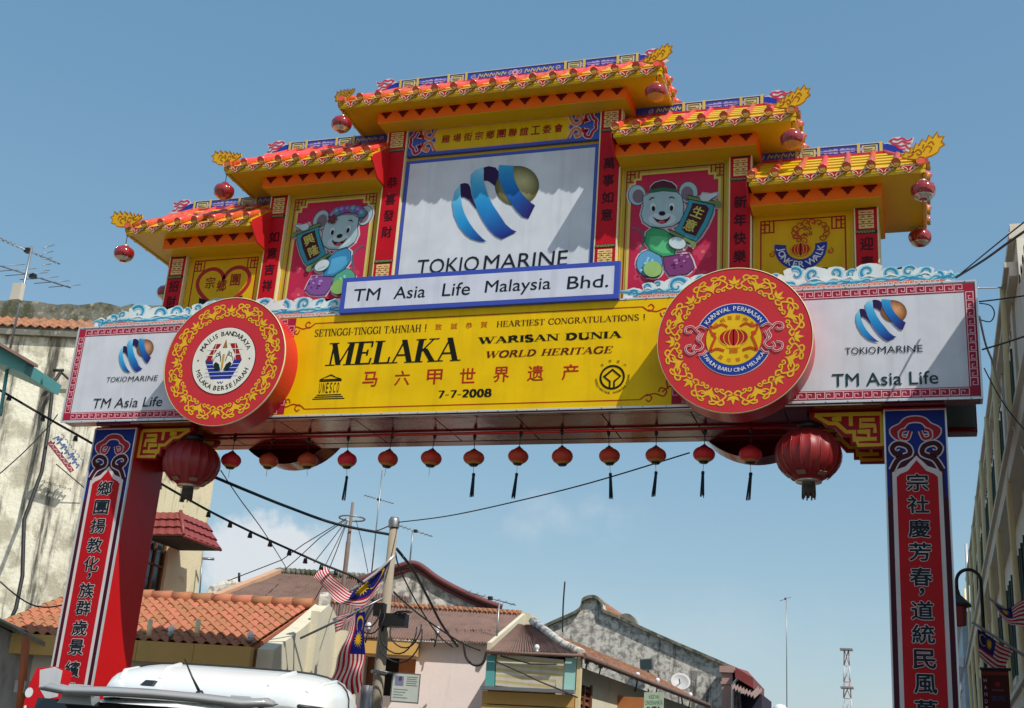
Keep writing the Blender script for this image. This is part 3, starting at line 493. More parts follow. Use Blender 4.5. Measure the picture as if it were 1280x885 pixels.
        for i in range(7): d.rect(cx-.05+i*.016, cx-.042+i*.016, cz-.2, cz-.13, (200, 70, 30), 5)
        for s_ in (-1, 1):
            d.rib(smooth([(cx+s_*.08, cz+.17), (cx+s_*.16, cz+.21), (cx+s_*.25, cz+.17), (cx+s_*.31, cz+.19), (cx+s_*.29, cz+.1), (cx+s_*.23, cz+.08)], 4), .03, (190, 70, 30), 5)
            d.rib(smooth([(cx+s_*.12, cz-.16), (cx+s_*.22, cz-.13), (cx+s_*.3, cz-.16), (cx+s_*.27, cz-.05), (cx+s_*.24, cz+.03), (cx+s_*.29, cz+.08)], 4), .035, (190, 70, 30), 5)
            for q in ([(.36, .16), (.44, .20), (.5, .15), (.45, .10), (.48, .02), (.43, -.04)], [(.50, .15), (.55, .20), (.62, .19), (.635, .13), (.58, .11), (.55, .14)], [(.40, .1), (.44, .0), (.40, -.08), (.45, -.14), (.53, -.12), (.50, -.06)], [(.48, -.14), (.55, -.19), (.62, -.15), (.62, -.08), (.55, -.06)], [(.35, -.14), (.40, -.20), (.46, -.2)]):
                d.rib(smooth([(cx+s_*a, cz+c) for a, c in q], 4), .03, (222, 200, 200), 4); d.rib(smooth([(cx+s_*a, cz+c) for a, c in q], 4), .012, (180, 40, 60), 5)
    d.build('medallion_artwork', o)
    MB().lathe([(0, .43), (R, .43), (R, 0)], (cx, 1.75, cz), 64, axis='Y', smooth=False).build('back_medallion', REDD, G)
# ---- long name board
MB().box(-2.17, 2.13, -.07, -.002, 8.262, 8.84).build('name_board', BLUE, G, bevel=.006, label='long white board with blue border and dark company name')
d = D(plane(-.0715)); d.rect(-2.09, 2.05, 8.335, 8.765, (202, 206, 220), 0)
for w, a, c in (('TM', -1.96, -1.53), ('Asia', -1.30, -.80), ('Life', -.53, -.10), ('Malaysia', .13, 1.12), ('Bhd.', 1.37, 1.97)):
    z0, z1 = (8.445, 8.64)
    if w == 'Life': z1 = 8.65
    if w == 'Malaysia': z0 = 8.405; z1 = 8.65
    d.text(w, a, c, z0, z1, (26, 38, 44), 1, bold=.004, shear=.06)
d.build('name_board_lettering', G)
# ---- cloud strips with salmon key band
def cloud_strip(u0, u1, seed, down_l, down_r):
    rnd = random.Random(seed); d = D(plane(.10)); top = []; x = u0; bumps = []
    while x < u1-.05:
        w = rnd.uniform(.16, .46); w = min(w, u1-x); cx = x+w/2; e = min(1, (cx-u0)/.55 if down_l else 1, (u1-cx)/.55 if down_r else 1); h = 8.43+(.10+w*.26+rnd.uniform(-.03, .05))*e
        bumps.append((cx, h, w)); top += [(cx+w*.52*cos(a), h-w*.26+w*.26*sin(a)) for a in (radians(155), radians(125), radians(90), radians(58), radians(26))]; x += w*.86
    d.solid([(u0, 8.30)]+top+[(u1, 8.30)], (212, 222, 222), -.05, 0)
    LB, MBL, WT = (150, 202, 216), (52, 136, 176), (216, 226, 226)
    for i, (cx, h, w) in enumerate(bumps):
        f = rnd.choice((-1, 1)); a0 = rnd.uniform(150, 260); n = 16; tn = rnd.uniform(.75, 1.2); r1 = w*rnd.uniform(.24, .34)
        sp = spiral(cx+rnd.uniform(-.03, .03), h-w*.34, .012, r1, tn, a0, n, f)
        d.rib(sp, [.02+.07*w*3*(j/n) for j in range(n+1)], LB, 1); d.rib(sp, [.008+.028*w*3*(j/n) for j in range(n+1)], MBL, 2)
        z = rnd.uniform(8.37, 8.41); l = w*rnd.uniform(.7, 1.5); q = smooth([(cx-l, z-.02), (cx-l*.4, z+.03), (cx+l*.2, z-.01), (cx+l*.8, z+.035), (cx+l, z+.0)], 4); m_ = len(q)
        d.rib(q, [.012+.045*sin(pi*j/(m_-1)) for j in range(m_)], LB, 1.4); d.rib([(a, c-.006) for a, c in q], [.004+.016*sin(pi*j/(m_-1)) for j in range(m_)], MBL, 2.2)
        if rnd.random() < .6: q = smooth([(cx-w*.3, 8.44), (cx, 8.47), (cx+w*.35, 8.43)], 4); d.rib(q, [.006+.02*sin(pi*j/(len(q)-1)) for j in range(len(q))], WT, 3)
    d.poly([(u0+.12, 8.29)]+[(u0+.2+(u1-u0-.35)*i/40, 8.345+.03*abs(sin(i*1.7))+.012*sin(i*.61)) for i in range(41)]+[(u1-.08, 8.29)], (198, 108, 90), 4)
    x = u0+.22
    while x < u1-.2: d.rib([(x, 8.30), (x, 8.352), (x+.045, 8.352), (x+.045, 8.32), (x+.025, 8.32)], .010, (228, 196, 182), 5); x += .066
    return d
cloud_strip(-6.62, -2.2, 4, True, False).build('cloud_crest', G); cloud_strip(2.15, 6.56, 9, True, True).build('cloud_crest', G)
# ---- upper body
for nm, x0, x1, z1 in (('centre_block', -1.93, 1.93, 11.66), ('stepped_block', -3.9, -1.935, 10.69), ('stepped_block', 1.935, 3.9, 10.69), ('end_block', -5.63, -3.905, 9.70), ('end_block', 3.905, 5.63, 9.70)):
    MB().box(x0, x1, .52, 1.25, 8.27, z1).build(nm, YEL, G)
def column(x0, x1, z1, chars, zs, low=None, ch=.19):
    MB().box(x0, x1, .41, .56, 8.28, z1).build('column', CREAM, G)
    d = D(plane(.408)); a, c = x0+.02, x1-.02; d.rect(a, c, 8.28, z1, (186, 20, 34), 0)
    def cap(zt):
        for z in (zt-.06, zt-.44):
            d.rect(a, c, z, z+.055, (26, 38, 26), 1); x = a+.015
            while x < c-.04: d.rib([(x, z+.012), (x, z+.042), (x+.022, z+.042), (x+.022, z+.018), (x+.036, z+.018)], .007, (176, 170, 110), 2); x += .042
        q0, q1, r0, r1 = a+.045, c-.045, zt-.36, zt-.085
        d.rect(q0, q1, r0, r1, (222, 196, 128), 1)
        cr = (150, 30, 34); mx = (q0+q1)/2; H = r1-r0
        for i in range(1, 8):
            z = r0+H*i/8
            if i % 2: d.rect(q0+.025, mx-.015, z-.005, z+.006, cr, 2); d.rect(mx+.015, q1-.025, z-.005, z+.006, cr, 2)
            else: d.rect(q0+.0, q0+.055, z-.005, z+.006, cr, 2); d.rect(q1-.055, q1, z-.005, z+.006, cr, 2); d.rect(mx-.03, mx+.03, z-.005, z+.006, cr, 2)
        for xx in (q0+.06, q1-.06): d.rect(xx-.005, xx+.005, r0+H*.25, r0+H*.42, cr, 2); d.rect(xx-.005, xx+.005, r0+H*.6, r0+H*.78, cr, 2)
    cap(z1); 
    if low: cap(low)
    m_ = (x0+x1)/2
    for k, z in zip(chars, zs): d.text(k, m_-.085, m_+.085, z-ch/2, z+ch/2, (62, 18, 26), 1, bold=.022)
    d.build('column_face', G)
Z4 = (10.665, 10.37, 10.085, 9.80)
column(-1.93, -1.58, 11.65, '恭喜發財', Z4, 9.33); column(1.60, 1.95, 11.65, '萬事如意', (10.67, 10.385, 10.1, 9.815), 9.34)
Z5 = (9.86, 9.575, 9.29, 9.01)
column(-3.9, -3.57, 10.64, '如意吉祥', Z5); column(3.57, 3.9, 10.64, '新年快樂', Z5)
column(-5.63, -5.30, 9.67, '招財', (9.10, 8.83)); column(5.30, 5.63, 9.67, '迎春', (9.08, 8.80))
# ---- big insurer panel and title banner
MB().box(-1.575, 1.59, .47, .53, 8.6, 11.06).build('insurer_panel', BLUE, G, bevel=.005, label='large white panel with blue striped globe emblem under the top roof')
d = D(plane(.468)); d.rect(-1.51, 1.53, 8.7, 11.0, (204, 210, 218), 0)
logo(d, 0, 10.2, 1, 2); d.text('TOKIO', -1.21, -.20, 9.065, 9.31, (36, 36, 42), 2, shear=.05); d.text('MARINE', -.12, 1.19, 9.065, 9.31, (36, 36, 42), 2, shear=.05); d.build('insurer_panel_print', G)
MB().box(-1.575, 1.59, .455, .53, 11.13, 11.63).build('title_banner', BLUE, G)
d = D(plane(.453)); d.poly([(-1.08, 11.175), (1.08, 11.175), (1.16, 11.28), (1.10, 11.38), (1.16, 11.48), (1.08, 11.585), (-1.08, 11.585), (-1.16, 11.48), (-1.10, 11.38), (-1.16, 11.28)], (208, 150, 120), 1)
d.poly([(-1.06, 11.195), (1.06, 11.195), (1.13, 11.28), (1.08, 11.38), (1.13, 11.48), (1.06, 11.565), (-1.06, 11.565), (-1.13, 11.48), (-1.08, 11.38), (-1.13, 11.28)], (212, 176, 24), 2)
for i, c in enumerate('雞場街宗鄉團聯誼工委會'): x = -.93+i*.186; d.text(c, x-.068, x+.068, 11.31, 11.455, (150, 30, 22), 3, bold=.02, shear=.05)
for s_ in (-1, 1):
    for z_ in (-1, 1):
        for w, c, L in ((.085, (214, 196, 190), 3), (.055, (196, 116, 76), 4)): d.rib(smooth([(s_*1.10, 11.38+z_*.19), (s_*1.18, 11.38+z_*.04), (s_*1.27, 11.38+z_*.06), (s_*1.29, 11.38+z_*.15), (s_*1.23, 11.38+z_*.18), (s_*1.21, 11.38+z_*.12)], 4), w*.8, c, L)
        for w, c, L in ((.085, (216, 206, 214), 3), (.055, (168, 32, 50), 4)): d.rib(smooth([(s_*1.32, 11.38+z_*.04), (s_*1.34, 11.38+z_*.10), (s_*1.39, 11.38+z_*.08), (s_*1.36, 11.38+z_*.17), (s_*1.44, 11.38+z_*.21), (s_*1.48, 11.38+z_*.12), (s_*1.53, 11.38+z_*.07), (s_*1.52, 11.38)], 4), w*.8, c, L)
d.build('title_banner_print', G)
# ---- picture panels
def fret(d, u0, u1, v0, v1, c, t, L):
    d.frame(u0, u1, v0, v1, t, c, L)
    for fx, x in ((1, u0), (-1, u1)):
        for fz, z in ((1, v0), (-1, v1)):
            P = lambda q: [(x+fx*a, z+fz*b_) for a, b_ in q]
            for q in ([(0, .19), (.19, .19), (.19, 0)], [(.065, .0), (.065, .13), (.0, .13)], [(.13, 0), (.13, .065), (0, .065)], [(.065, .19), (.065, .13)], [(.13, .19), (.13, .065)]): d.rib(P(q), t, c, L)
def blossom(d, x, z, r, L):
    for k in range(5): a = 2*pi*k/5+x; d.ell(x+r*.55*cos(a), z+r*.55*sin(a), r*.42, r*.36, (198, 62, 92), L, 8, a)
    d.ell(x, z, r*.2, r*.2, (216, 110, 120), L+.5, 8)
PAL = {'fur': (160, 188, 196), 'furl': (188, 206, 212), 'earin': (122, 108, 122), 'white': (206, 214, 220), 'dark': (26, 22, 30), 'mouth': (70, 20, 34), 'tongue': (186, 80, 92), 'grey': (84, 98, 110), 'rod': (110, 134, 84), 'scroll': (60, 146, 166), 'plaque': (72, 32, 36)}
def mouse(d, ox, oz, flip, cols, txt, hat):
    pal = dict(PAL); pal.update(cols)
    for i, (n, halo, c, pts) in enumerate(MOUSE):
        P = [(ox+flip*x*1.06, oz+z*1.06) for x, z in pts]; L = 3+i*.35
        if n in ('hat', 'band') and not hat: continue
        if halo: d.rib(P, .055, (206, 196, 206), 2, True)
        d.poly(P, pal[c], L+.3); 
        if halo: d.rib(P, .011, tuple(v*.45 for v in pal[c]), L+.4, True)
    T = 3+len(MOUSE)*.35
    for k, (x, z) in zip(txt, ((.367, .345), (.266, .156))): d.rtext(k, ox+flip*x*1.06, oz+z*1.06, .14, -.45*flip, (196, 190, 96), T, bold=.02)
    if not hat:
        for k in range(9):
            a = k/8*pi; cc = ((104, 96, 170), (120, 80, 140), (84, 130, 150))[k % 3]; x = ox+flip*(-.23+.26*cos(a)*1.0); z = oz+.76+.1*sin(a)
            d.ell(x, z, .075, .07, cc, T, 12); d.ell(x-.01, z+.015, .035, .03, tuple(v+40 for v in cc), T+.5, 8)
        for k in range(5): a = 2*pi*k/5; d.ell(ox-.02+.05*cos(a), oz+.70+.05*sin(a), .04, .032, (110, 50, 52), T+1, 8, a)
    for k in range(16):
        rnd = random.Random(k); a = rnd.uniform(0, 6.28); q = rnd.uniform(.2, .8)
        cx_, cz_ = (-.34, -.43) if k < 9 else (.17, -.39); d.ell(ox+flip*(cx_+.17*q*cos(a)), oz+cz_+.15*q*sin(a), .022, .02, tuple(min(230, v+50) for v in pal['pants' if k < 9 else 'skirt']), T, 7)
    P = [(ox+flip*x*1.06, oz+z*1.06) for x, z in [p for n_, h_, c_, p in MOUSE if n_ == 'foot'][0]]; d.poly(P, pal['foot'], T+.5)
def picture(u0, u1, z1, dark):
    MB().box(u0, u1, .49, .53, 8.29, z1).build('picture_panel', YEL, G)
    d = D(plane(.488)); d.rect(u0+.03, u1-.03, 8.29, z1-.05, (178, 158, 62), 0); w = .12
    fret(d, u0+.07, u1-.07, 8.10, z1-.09, (150, 26, 40), .018, 1)
    a, c, t = u0+.155, u1-.155, z1-.18; s = .065
    st = [(a, 8.29), (c, 8.29), (c, t-2*s-.03), (c-s, t-2*s-.03), (c-s, t-s-.015), (c-2*s-.02, t-s-.015), (c-2*s-.02, t), (a+2*s+.02, t), (a+2*s+.02, t-s-.015), (a+s, t-s-.015), (a+s, t-2*s-.03), (a, t-2*s-.03)]
    d.poly([((x-(a+c)/2)*1.06+(a+c)/2, (z-9.3)*1.03+9.3) for x, z in st], (206, 190, 104), 1.5); d.poly(st, (184, 42, 76), 1.8)
    for x, z, r in ((u0+.36, 8.85, .14), (u1-.36, 9.15, .15), (u1-.42, 8.75, .16), (u0+.5, 10.1, .13), (u1-.5, 9.95, .13), (u0+.33, 9.3, .1)): blossom(d, x, z, r, 2)
    return d
d = picture(1.96, 3.56, 10.64, 0); mouse(d, 2.735, 9.40, 1, dict(jacket=(60, 156, 100), sleeve=(90, 182, 124), skirt=(120, 60, 112), pants=(96, 156, 196), foot=(150, 188, 112), hat=(78, 38, 56), band=(52, 104, 74)), '生意', True); d.build('mouse_picture', G, 'crimson picture of a cheerful grey mouse in cap holding up a blue scroll')
d = picture(-3.56, -1.96, 10.64, 0); mouse(d, -2.735, 9.42, -1, dict(jacket=(52, 130, 176), sleeve=(84, 162, 204), skirt=(124, 80, 146), pants=(84, 160, 130), foot=(132, 172, 96)), '興隆', False); d.build('mouse_picture', G, 'crimson picture of a mouse with purple curls and flower holding a scroll')
for sg in (-1, 1):
    u0, u1 = (-5.29, -3.91) if sg < 0 else (3.91, 5.29); MB().box(u0, u1, .49, .53, 8.29, 9.68).build('picture_panel', YEL, G)
    d = D(plane(.488)); d.rect(u0+.03, u1-.03, 8.29, 9.64, (212, 168, 16), 0); fret(d, u0+.1, u1-.1, 8.05, 9.57, (160, 30, 36), .02, 1)
    if sg < 0:
        cx, cz = -4.60, 9.06; q = [(16*sin(t)**3/16*.48, (13*cos(t)-5*cos(2*t)-2*cos(3*t)-cos(4*t))/16*.46) for t in [2*pi*i/60 for i in range(60)]]
        d.rib([(cx+x, cz+z) for x, z in q], .065, (168, 40, 40), 1, True)
        for k, x, z in (('宗', -.24, .1), ('鄉', -.02, .03), ('團', .22, .12)): d.text(k, cx+x-.085, cx+x+.085, cz+z-.1, cz+z+.1, (150, 40, 24), 2, bold=.01)
        for s_ in (-1, 1): d.poly([(cx+s_*.40, cz-.16), (cx+s_*.38, cz-.36), (cx+s_*.24, cz-.40), (cx+s_*.22, cz-.22)], (26, 22, 30), 2)
        d.poly([(cx-.26, cz-.24), (cx-.1, cz-.18), (cx+.1, cz-.2), (cx+.26, cz-.2), (cx+.22, cz-.36), (cx, cz-.42), (cx-.2, cz-.36)], (190, 192, 196), 3)
        for k in range(5): d.rib([(cx-.12+k*.05, cz-.22), (cx-.08+k*.05, cz-.33)], .009, (60, 56, 60), 4)
        nm = 'yellow panel with a red heart and clasped hands'
    else:
        cx, cz = 4.57, 9.14; d.ring(cx, cz, .20, .36, (40, 60, 150), 2, 30, 172, 368); d.arc('JONKER WALK', cx, cz, .278, 180, 360, .095, (214, 214, 214), 3, bold=.02, inside=True)
        d.ell(cx, cz-.05, .135, .10, (176, 40, 36), 3, 24)
        for q in (.13, .085, .04, 0): d.rib([(cx+q*cos(t), cz-.05+.1*sin(t)) for t in [2*pi*i/20 for i in range(21)]], .010, (214, 150, 30), 4)
        for k in range(13):
            a = radians(-40+k*24); d.rib(spiral(cx+.13+.22*cos(a), cz+.21+.15*sin(a), .008, .062, 1.1, k*40, 12), .014, (178, 60, 30), 3)
        d.rib(smooth([(cx-.12, cz+.28), (cx-.06, cz+.20), (cx-.1, cz+.14), (cx-.02, cz+.12), (cx+.04, cz+.18), (cx+.1, cz+.14)], 4), .016, (178, 60, 30), 3)
        for k in range(4): d.rib(spiral(cx+.06+.07*(k % 2), cz+.18+.08*(k//2), .006, .035, 1.1, k*70, 10), .012, (168, 40, 40), 3)
        for s_ in (-1, 1): d.rib(spiral(cx+s_*.40, cz-.1, .008, .05, 1.1, 40, 10), .012, (178, 60, 30), 3)
        nm = 'yellow panel with a lion, lantern and blue arc of white lettering'
    d.build('emblem_picture', G, nm)
# ---- roofs
cap_mb = MB().lathe([(0, 0), (.035, 0), (.037, .006), (.05, .006), (.062, -.004), (.062, .035), (.05, .04)], (0, 0, 0), 14, axis='Y', smooth=False); CAPME = cap_mb.mesh('tile_cap', CAPM)
dd = D(lambda u, v, h: (u, -h, v)); tri_ = [(-.145, 0), (.145, 0), (.125, -.03), (.05, -.075), (0, -.115), (-.05, -.075), (-.125, -.03)]
dd.solid(tri_, (222, 206, 178), -.012, 0); dd.poly([(x*.84, z*.84-.006) for x, z in tri_], (172, 34, 26), 1)
for s_ in (-1, 1): dd.rib(smooth([(s_*.012, -.075), (s_*.03, -.04), (s_*.07, -.02), (s_*.085, -.04), (s_*.06, -.05)], 4), .011, (222, 200, 170), 2)
DRIPME = dd.mesh('drip_tile')
def barrel(p0, p1, r=.054):
    # semi-round tile run in two overlapping lengths, lifted at the eave
    d_ = Vector(p1)-Vector(p0); m1 = MB(); a = Vector(p0); pts = [a+d_*t+Vector((0, 0, -.035*sin(pi*t))) for t in (0, .2, .42, .5)]; m1.tube(pts, [r*.8]*4, 10)
    pts = [a+d_*t+Vector((0, 0, -.035*sin(pi*t)+.012)) for t in (.46, .6, .75, .88, 1)]; m1.tube(pts, [r, r, r, r, r*1.06], 10); return m1
BM = {}
def roof(x0, x1, zE, hl, hr, inner=0):
    HIP = .55; zR = zE+.72; yE, yR, yB = -.15, .80, 1.75; r0 = x0+(HIP if hl else 0); r1 = x1-(HIP if hr else 0)
    m = MB(); T = .05
    m.slab([(x0, yE, zE), (x1, yE, zE), (r1, yR, zR), (r0, yR, zR)], (0, 0, -T)); m.slab([(x1, yB, zE), (x0, yB, zE), (r0, yR, zR), (r1, yR, zR)], (0, 0, -T))
    if hl: m.slab([(x0, yB, zE), (x0, yE, zE), (r0, yR, zR)], (0, 0, -T))
    if hr: m.slab([(x1, yE, zE), (x1, yB, zE), (r1, yR, zR)], (0, 0, -T))
    o = m.build('roof', YELP, G)
    # eave board and soffit
    b0 = (x0+.38) if hl else x0; b1 = (x1-.58) if hr else x1
    if hl: b0 = x0+.58
    m = MB(); m.box(x0+.02, x1-.02, yE+.005, yE+.045, zE-.115, zE-.05)
    if hl: m.box(x0+.005, x0+.045, yE+.01, yB-.01, zE-.115, zE-.05)
    if hr: m.box(x1-.045, x1-.005, yE+.01, yB-.01, zE-.115, zE-.05)
    m.slab([(x0+.03, yE+.03, zE-.10), (x1-.03, yE+.03, zE-.10), (x1-.03, yB-.03, zE-.10), (x0+.03, yB-.03, zE-.10)], (0, 0, .035)); m.build('soffit', YEL, o)
    m = MB(); m.box(b0, b1, .10, 1.5, zE-.29, zE-.095); bo = m.build('eave_beam', ORG_, G)
    MB().box(b0+.01, b1-.01, .11, 1.49, zE-.30, zE-.289).build('beam_underside', YEL, bo)
    d = D(plane(.098)); n = max(2, round((b1-b0)/.285)); st = (b1-b0)/n; c = (104, 16, 14)
    for i in range(n):
        cx = b0+(i+.5)*st
        for k, (w, h0, h1) in enumerate(((.088, .012, .045), (.058, .045, .078), (.03, .078, .108))): d.rect(cx-w, cx+w, zE-.105-h1, zE-.105-h0, c, 1)
        d.ell(cx, zE-.105-.115, .014, .018, c, 1, 8)
    tag(d.build('bracket_pattern', bo), kind='stuff')
    if inner:
        xe = x1 if inner > 0 else x0; s_ = inner
        MB().slab([(xe+s_*.002, yE+.0, zE-.11), (xe+s_*.002, yE+.25, zE-.30), (xe+s_*.002, .52, zE-.30), (xe+s_*.002, 1.2, zE-.1), (xe+s_*.002, yR, zR), (xe+s_*.002, yE+.02, zE-.005)], (s_*.02, 0, 0)).build('gable_end', REDM, o)
    for t in (.22, .42, .62, .82):
        a0, a1 = (x0+(HIP*t if hl else 0), x1-(HIP*t if hr else 0)); y_, z_ = yE+(yR-yE)*t, zE+(zR-zE)*t; MB().slab([(a0, y_, z_+.002), (a1, y_, z_+.002), (a1, y_+.05, z_+.05), (a0, y_+.05, z_+.05)], (0, -.012, .016)).build('tile_course', YELP, o)
    # tiles
    n = round((x1-x0)/.335); st = (x1-x0-.12)/n
    def put(p0, p1, rot, key):
        k = tuple(round(v, 3) for v in (p1[0]-p0[0], p1[1]-p0[1], p1[2]-p0[2]))
        if k not in BM: BM[k] = barrel((-k[0], -k[1], -k[2]), (0, 0, 0)).mesh('barrel_tile', TILE)
        t = bpy.data.objects.new('barrel_tile', BM[k]); COL.objects.link(t); t.parent = o; t.location = (p1[0]+random.uniform(-.007, .007), p1[1]+random.uniform(-.007, .007), p1[2]+random.uniform(-.005, .004)); t.rotation_euler = (0, 0, random.uniform(-.03, .03))
        c_ = bpy.data.objects.new('tile_cap', CAPME); COL.objects.link(c_); c_.parent = o; c_.location = (p1[0], p1[1], p1[2]); c_.rotation_euler = (0, 0, rot)
    def drip(p, rot):
        c_ = bpy.data.objects.new('drip_tile', DRIPME); COL.objects.link(c_); c_.parent = o; c_.location = p; c_.rotation_euler = (0, 0, rot)
    for i in range(n+1):
        x = x0+.06+i*st; t = 1.0
        if hl and x < r0: t = (x-x0)/HIP
        if hr and x > r1: t = min(t, (x1-x)/HIP)
        put((x, yE+(yR-yE)*max(t, .08), zE+(zR-zE)*max(t, .08)+.035), (x, yE-.075, zE+.02), 0, 0)
        if i < n: drip((x+st/2, yE-.035, zE-.012), 0)
    for hip, xe, xr, s_ in ((hl, x0, r0, -1), (hr, x1, r1, 1)):
        if not hip: continue
        for j in range(6):
            y = yE+.10+j*(yB-yE-.2)/5; t = 1-abs(y-yR)/(yR-yE); 
            put((xe-s_*HIP*max(t, .1), y, zE+(zR-zE)*max(t, .1)+.035), (xe+s_*.05, y, zE+.02), s_*pi/2, 0)
            if j < 5: drip((xe+s_*.004, y+(yB-yE-.2)/10, zE-.012), s_*pi/2)
        for yc in (yE, yB): MB().tube([(xe, yc, zE+.05), (xe-s_*HIP*.5, (yc+yR)/2, (zE+zR)/2+.015), (xr, yR, zR+.03)], [.045, .038, .038], 8).build('hip_ridge', TILE, o)
        # flame finials over the corners
        fk = .62 if zE > 11.5 else (.70 if zE > 10.5 else .78); fl = [(a*fk, c*fk) for a, c in [(-.08, -.02), (-.10, .05), (-.04, .03), (-.02, .10), (.05, .06), (.07, .16), (.12, .12), (.16, .24), (.21, .19), (.27, .30), (.33, .25), (.38, .37), (.44, .31), (.52, .42), (.54, .32), (.63, .32), (.58, .23), (.63, .16), (.55, .11), (.52, .03), (.42, -.03), (.28, -.07), (.14, -.08), (.02, -.06)]]
        for yc in (yE+.02, yB):
            dx_, dy_ = (s_*.45, .89) if yc > .5 else ((-.93, .37) if (s_ < 0 and zE > 11.5) else (s_*1.0, 0.0)); tl = -.36 if s_ < 0 else .0
            if yc > .5 and s_ < 0: continue
            # each flame leans outward from its corner
            fx = lambda u, v, h, xe=xe, yc=yc, s_=s_, dx_=dx_, dy_=dy_, tl=tl: (xe-s_*(.24 if s_ > 0 else .2)+dx_*(u*cos(tl)-v*sin(tl))-dy_*s_*h, yc+dy_*(u*cos(tl)-v*sin(tl))-h*abs(dx_), zE+.14+u*sin(tl)+v*cos(tl)+(.03 if tl else 0))
            d = D(fx); d.solid(fl, (214, 164, 30), 0, .03)
            for h_ in (.0325,):
                f2 = D(lambda u, v, h: fx(u, v, h+h_))
                for q in ([(.02, .0), (.05, -.02), (.10, .02)], [(.14, .06), (.20, .11), (.25, .04), (.20, 0), (.17, .04)], [(.28, .06), (.34, .16), (.42, .12), (.38, .04)], [(.36, .2), (.42, .24), (.46, .17)], [(.08, .05), (.12, .08), (.10, .0)], [(.27, .12), (.29, .20)]): f2.rib(smooth([(a*fk, c*fk) for a, c in q], 3), .012, (146, 60, 24), 1)
                f2.rib(fl, .012, (150, 84, 24), 1, True); b_ = len(d.v); d.v += f2.v; d.f += [tuple(b_+i for i in f) for f in f2.f]; d.c += f2.c
            d.build('flame_finial', G)
    # ridge board
    q0 = r0 if hl else x0; q1 = r1 if hr else x1; zb = zR-.02; zt = zR+.165
    MB().box(q0, q1, yR-.035, yR+.035, zb, zt).build('ridge_board', BLUE, G); MB().box(q0, q1, yR-.06, yR+.06, zR-.03, zR+.02).build('ridge_base', REDM, G); MB().box(q0, q1, yR-.045, yR+.045, zt, zt+.012).build('ridge_trim', WTRIM, G)
    d = D(plane(yR-.037)); mid = (q0+q1)/2; ln = q1-q0
    def lozenge(cx):
        for s2 in (-1, 1):
            for k in range(4): d.ell(cx+s2*(.05+k*.07), zR+.085, .045, .045-.008*k, (176, 160, 206), 1, 7)
            d.poly([(cx+s2*.28, zR+.05), (cx+s2*.38, zR+.085), (cx+s2*.28, zR+.12)], (176, 160, 206), 1)
        d.rib([(cx-.3, zR+.085), (cx+.3, zR+.085)], .01, (60, 60, 150), 2)
    def key(cx):
        for x in (cx-.155, cx+.155): d.rect(x-.022, x+.022, zb, zt+.02, (206, 180, 96), 3)
        d.rect(cx-.11, cx+.11, zR+.03, zR+.145, (196, 190, 140), 1); d.rib([(cx-.08, zR+.05), (cx+.08, zR+.05), (cx+.08, zR+.125), (cx-.08, zR+.125), (cx-.08, zR+.08), (cx+.04, zR+.08)], .012, (110, 96, 50), 2)
    def scrl(cx, w):
        k = int(w/.09)
        for i in range(k): x = cx-w/2+(i+.5)*w/k; d.rib(smooth([(x-.04, zR+.05), (x-.01, zR+.12), (x+.02, zR+.07), (x+.045, zR+.11)], 3), .018, (190, 176, 110), 1)
        d.rib(spiral(cx-w/2-.08, zR+.085, .01, .045, 1.2, 0, 12), .016, (190, 160, 190), 1); d.rib(spiral(cx+w/2+.08, zR+.085, .01, .045, 1.2, 180, 12), .016, (190, 160, 190), 1)
    if ln > 3.5:
        d.ell(mid, zR+.085, .055, .055, (190, 160, 190), 1, 10); d.ell(mid, zR+.085, .02, .02, (170, 60, 60), 2, 8); scrl(mid-.40, .5); scrl(mid+.40, .5); key(mid-1.0); key(mid+1.0); lozenge(mid-1.42); lozenge(mid+1.42); key(q0+.2); key(q1-.2)
    else:
        s2 = 1 if hr else -1; xo = q1 if hr else q0; xi = q0 if hr else q1; key(xo-s2*.19); lozenge(xo-s2*.62); key(xo-s2*1.06); scrl(xo-s2*1.45, .4)
    d.build('ridge_artwork', G)
    # dragon ends
    for hip, xe, s_ in ((hl, q0, -1), (hr, q1, 1)):
        if not hip: continue
        d = D(plane(yR-.02)); zz = zR
        d.solid([(xe-s_*.02, zz), (xe+s_*.10, zz), (xe+s_*.38, zz-.05), (xe+s_*.46, zz+.0), (xe+s_*.40, zz+.04), (xe+s_*.36, zz+.09), (xe+s_*.40, zz+.14), (xe+s_*.42, zz+.22), (xe+s_*.34, zz+.19), (xe+s_*.22, zz+.25), (xe+s_*.12, zz+.24), (xe+s_*.06, zz+.17), (xe-s_*.02, zz+.15)], (206, 200, 210), -.02, 0)
        d.poly([(xe-s_*.02, zz+.002), (xe+s_*.30, zz-.02), (xe+s_*.16, zz+.1), (xe+s_*.06, zz+.15), (xe-s_*.02, zz+.15)], (40, 60, 160), 1)
        for q in ([(.08, .18), (.14, .22), (.2, .2), (.26, .22), (.33, .17), (.40, .20)], [(.12, .15), (.2, .14), (.26, .17), (.32, .13), (.38, .13)], [(.18, .11), (.24, .09), (.3, .1), (.34, .05), (.40, .05)], [(.1, .2), (.13, .14), (.18, .1), (.22, .05), (.3, .04)]): d.rib(smooth([(xe+s_*a, zz+c) for a, c in q], 3), .022, (196, 44, 78), 2)
        d.build('dragon_finial', G)
roof(-2.57, 2.65, 11.88, True, True)
roof(-4.48, -1.89, 10.90, True, False, 1); roof(1.94, 4.58, 10.90, False, True, -1)
roof(-6.16, -3.86, 9.93, True, False, 1); roof(3.91, 6.27, 9.93, False, True, -1)
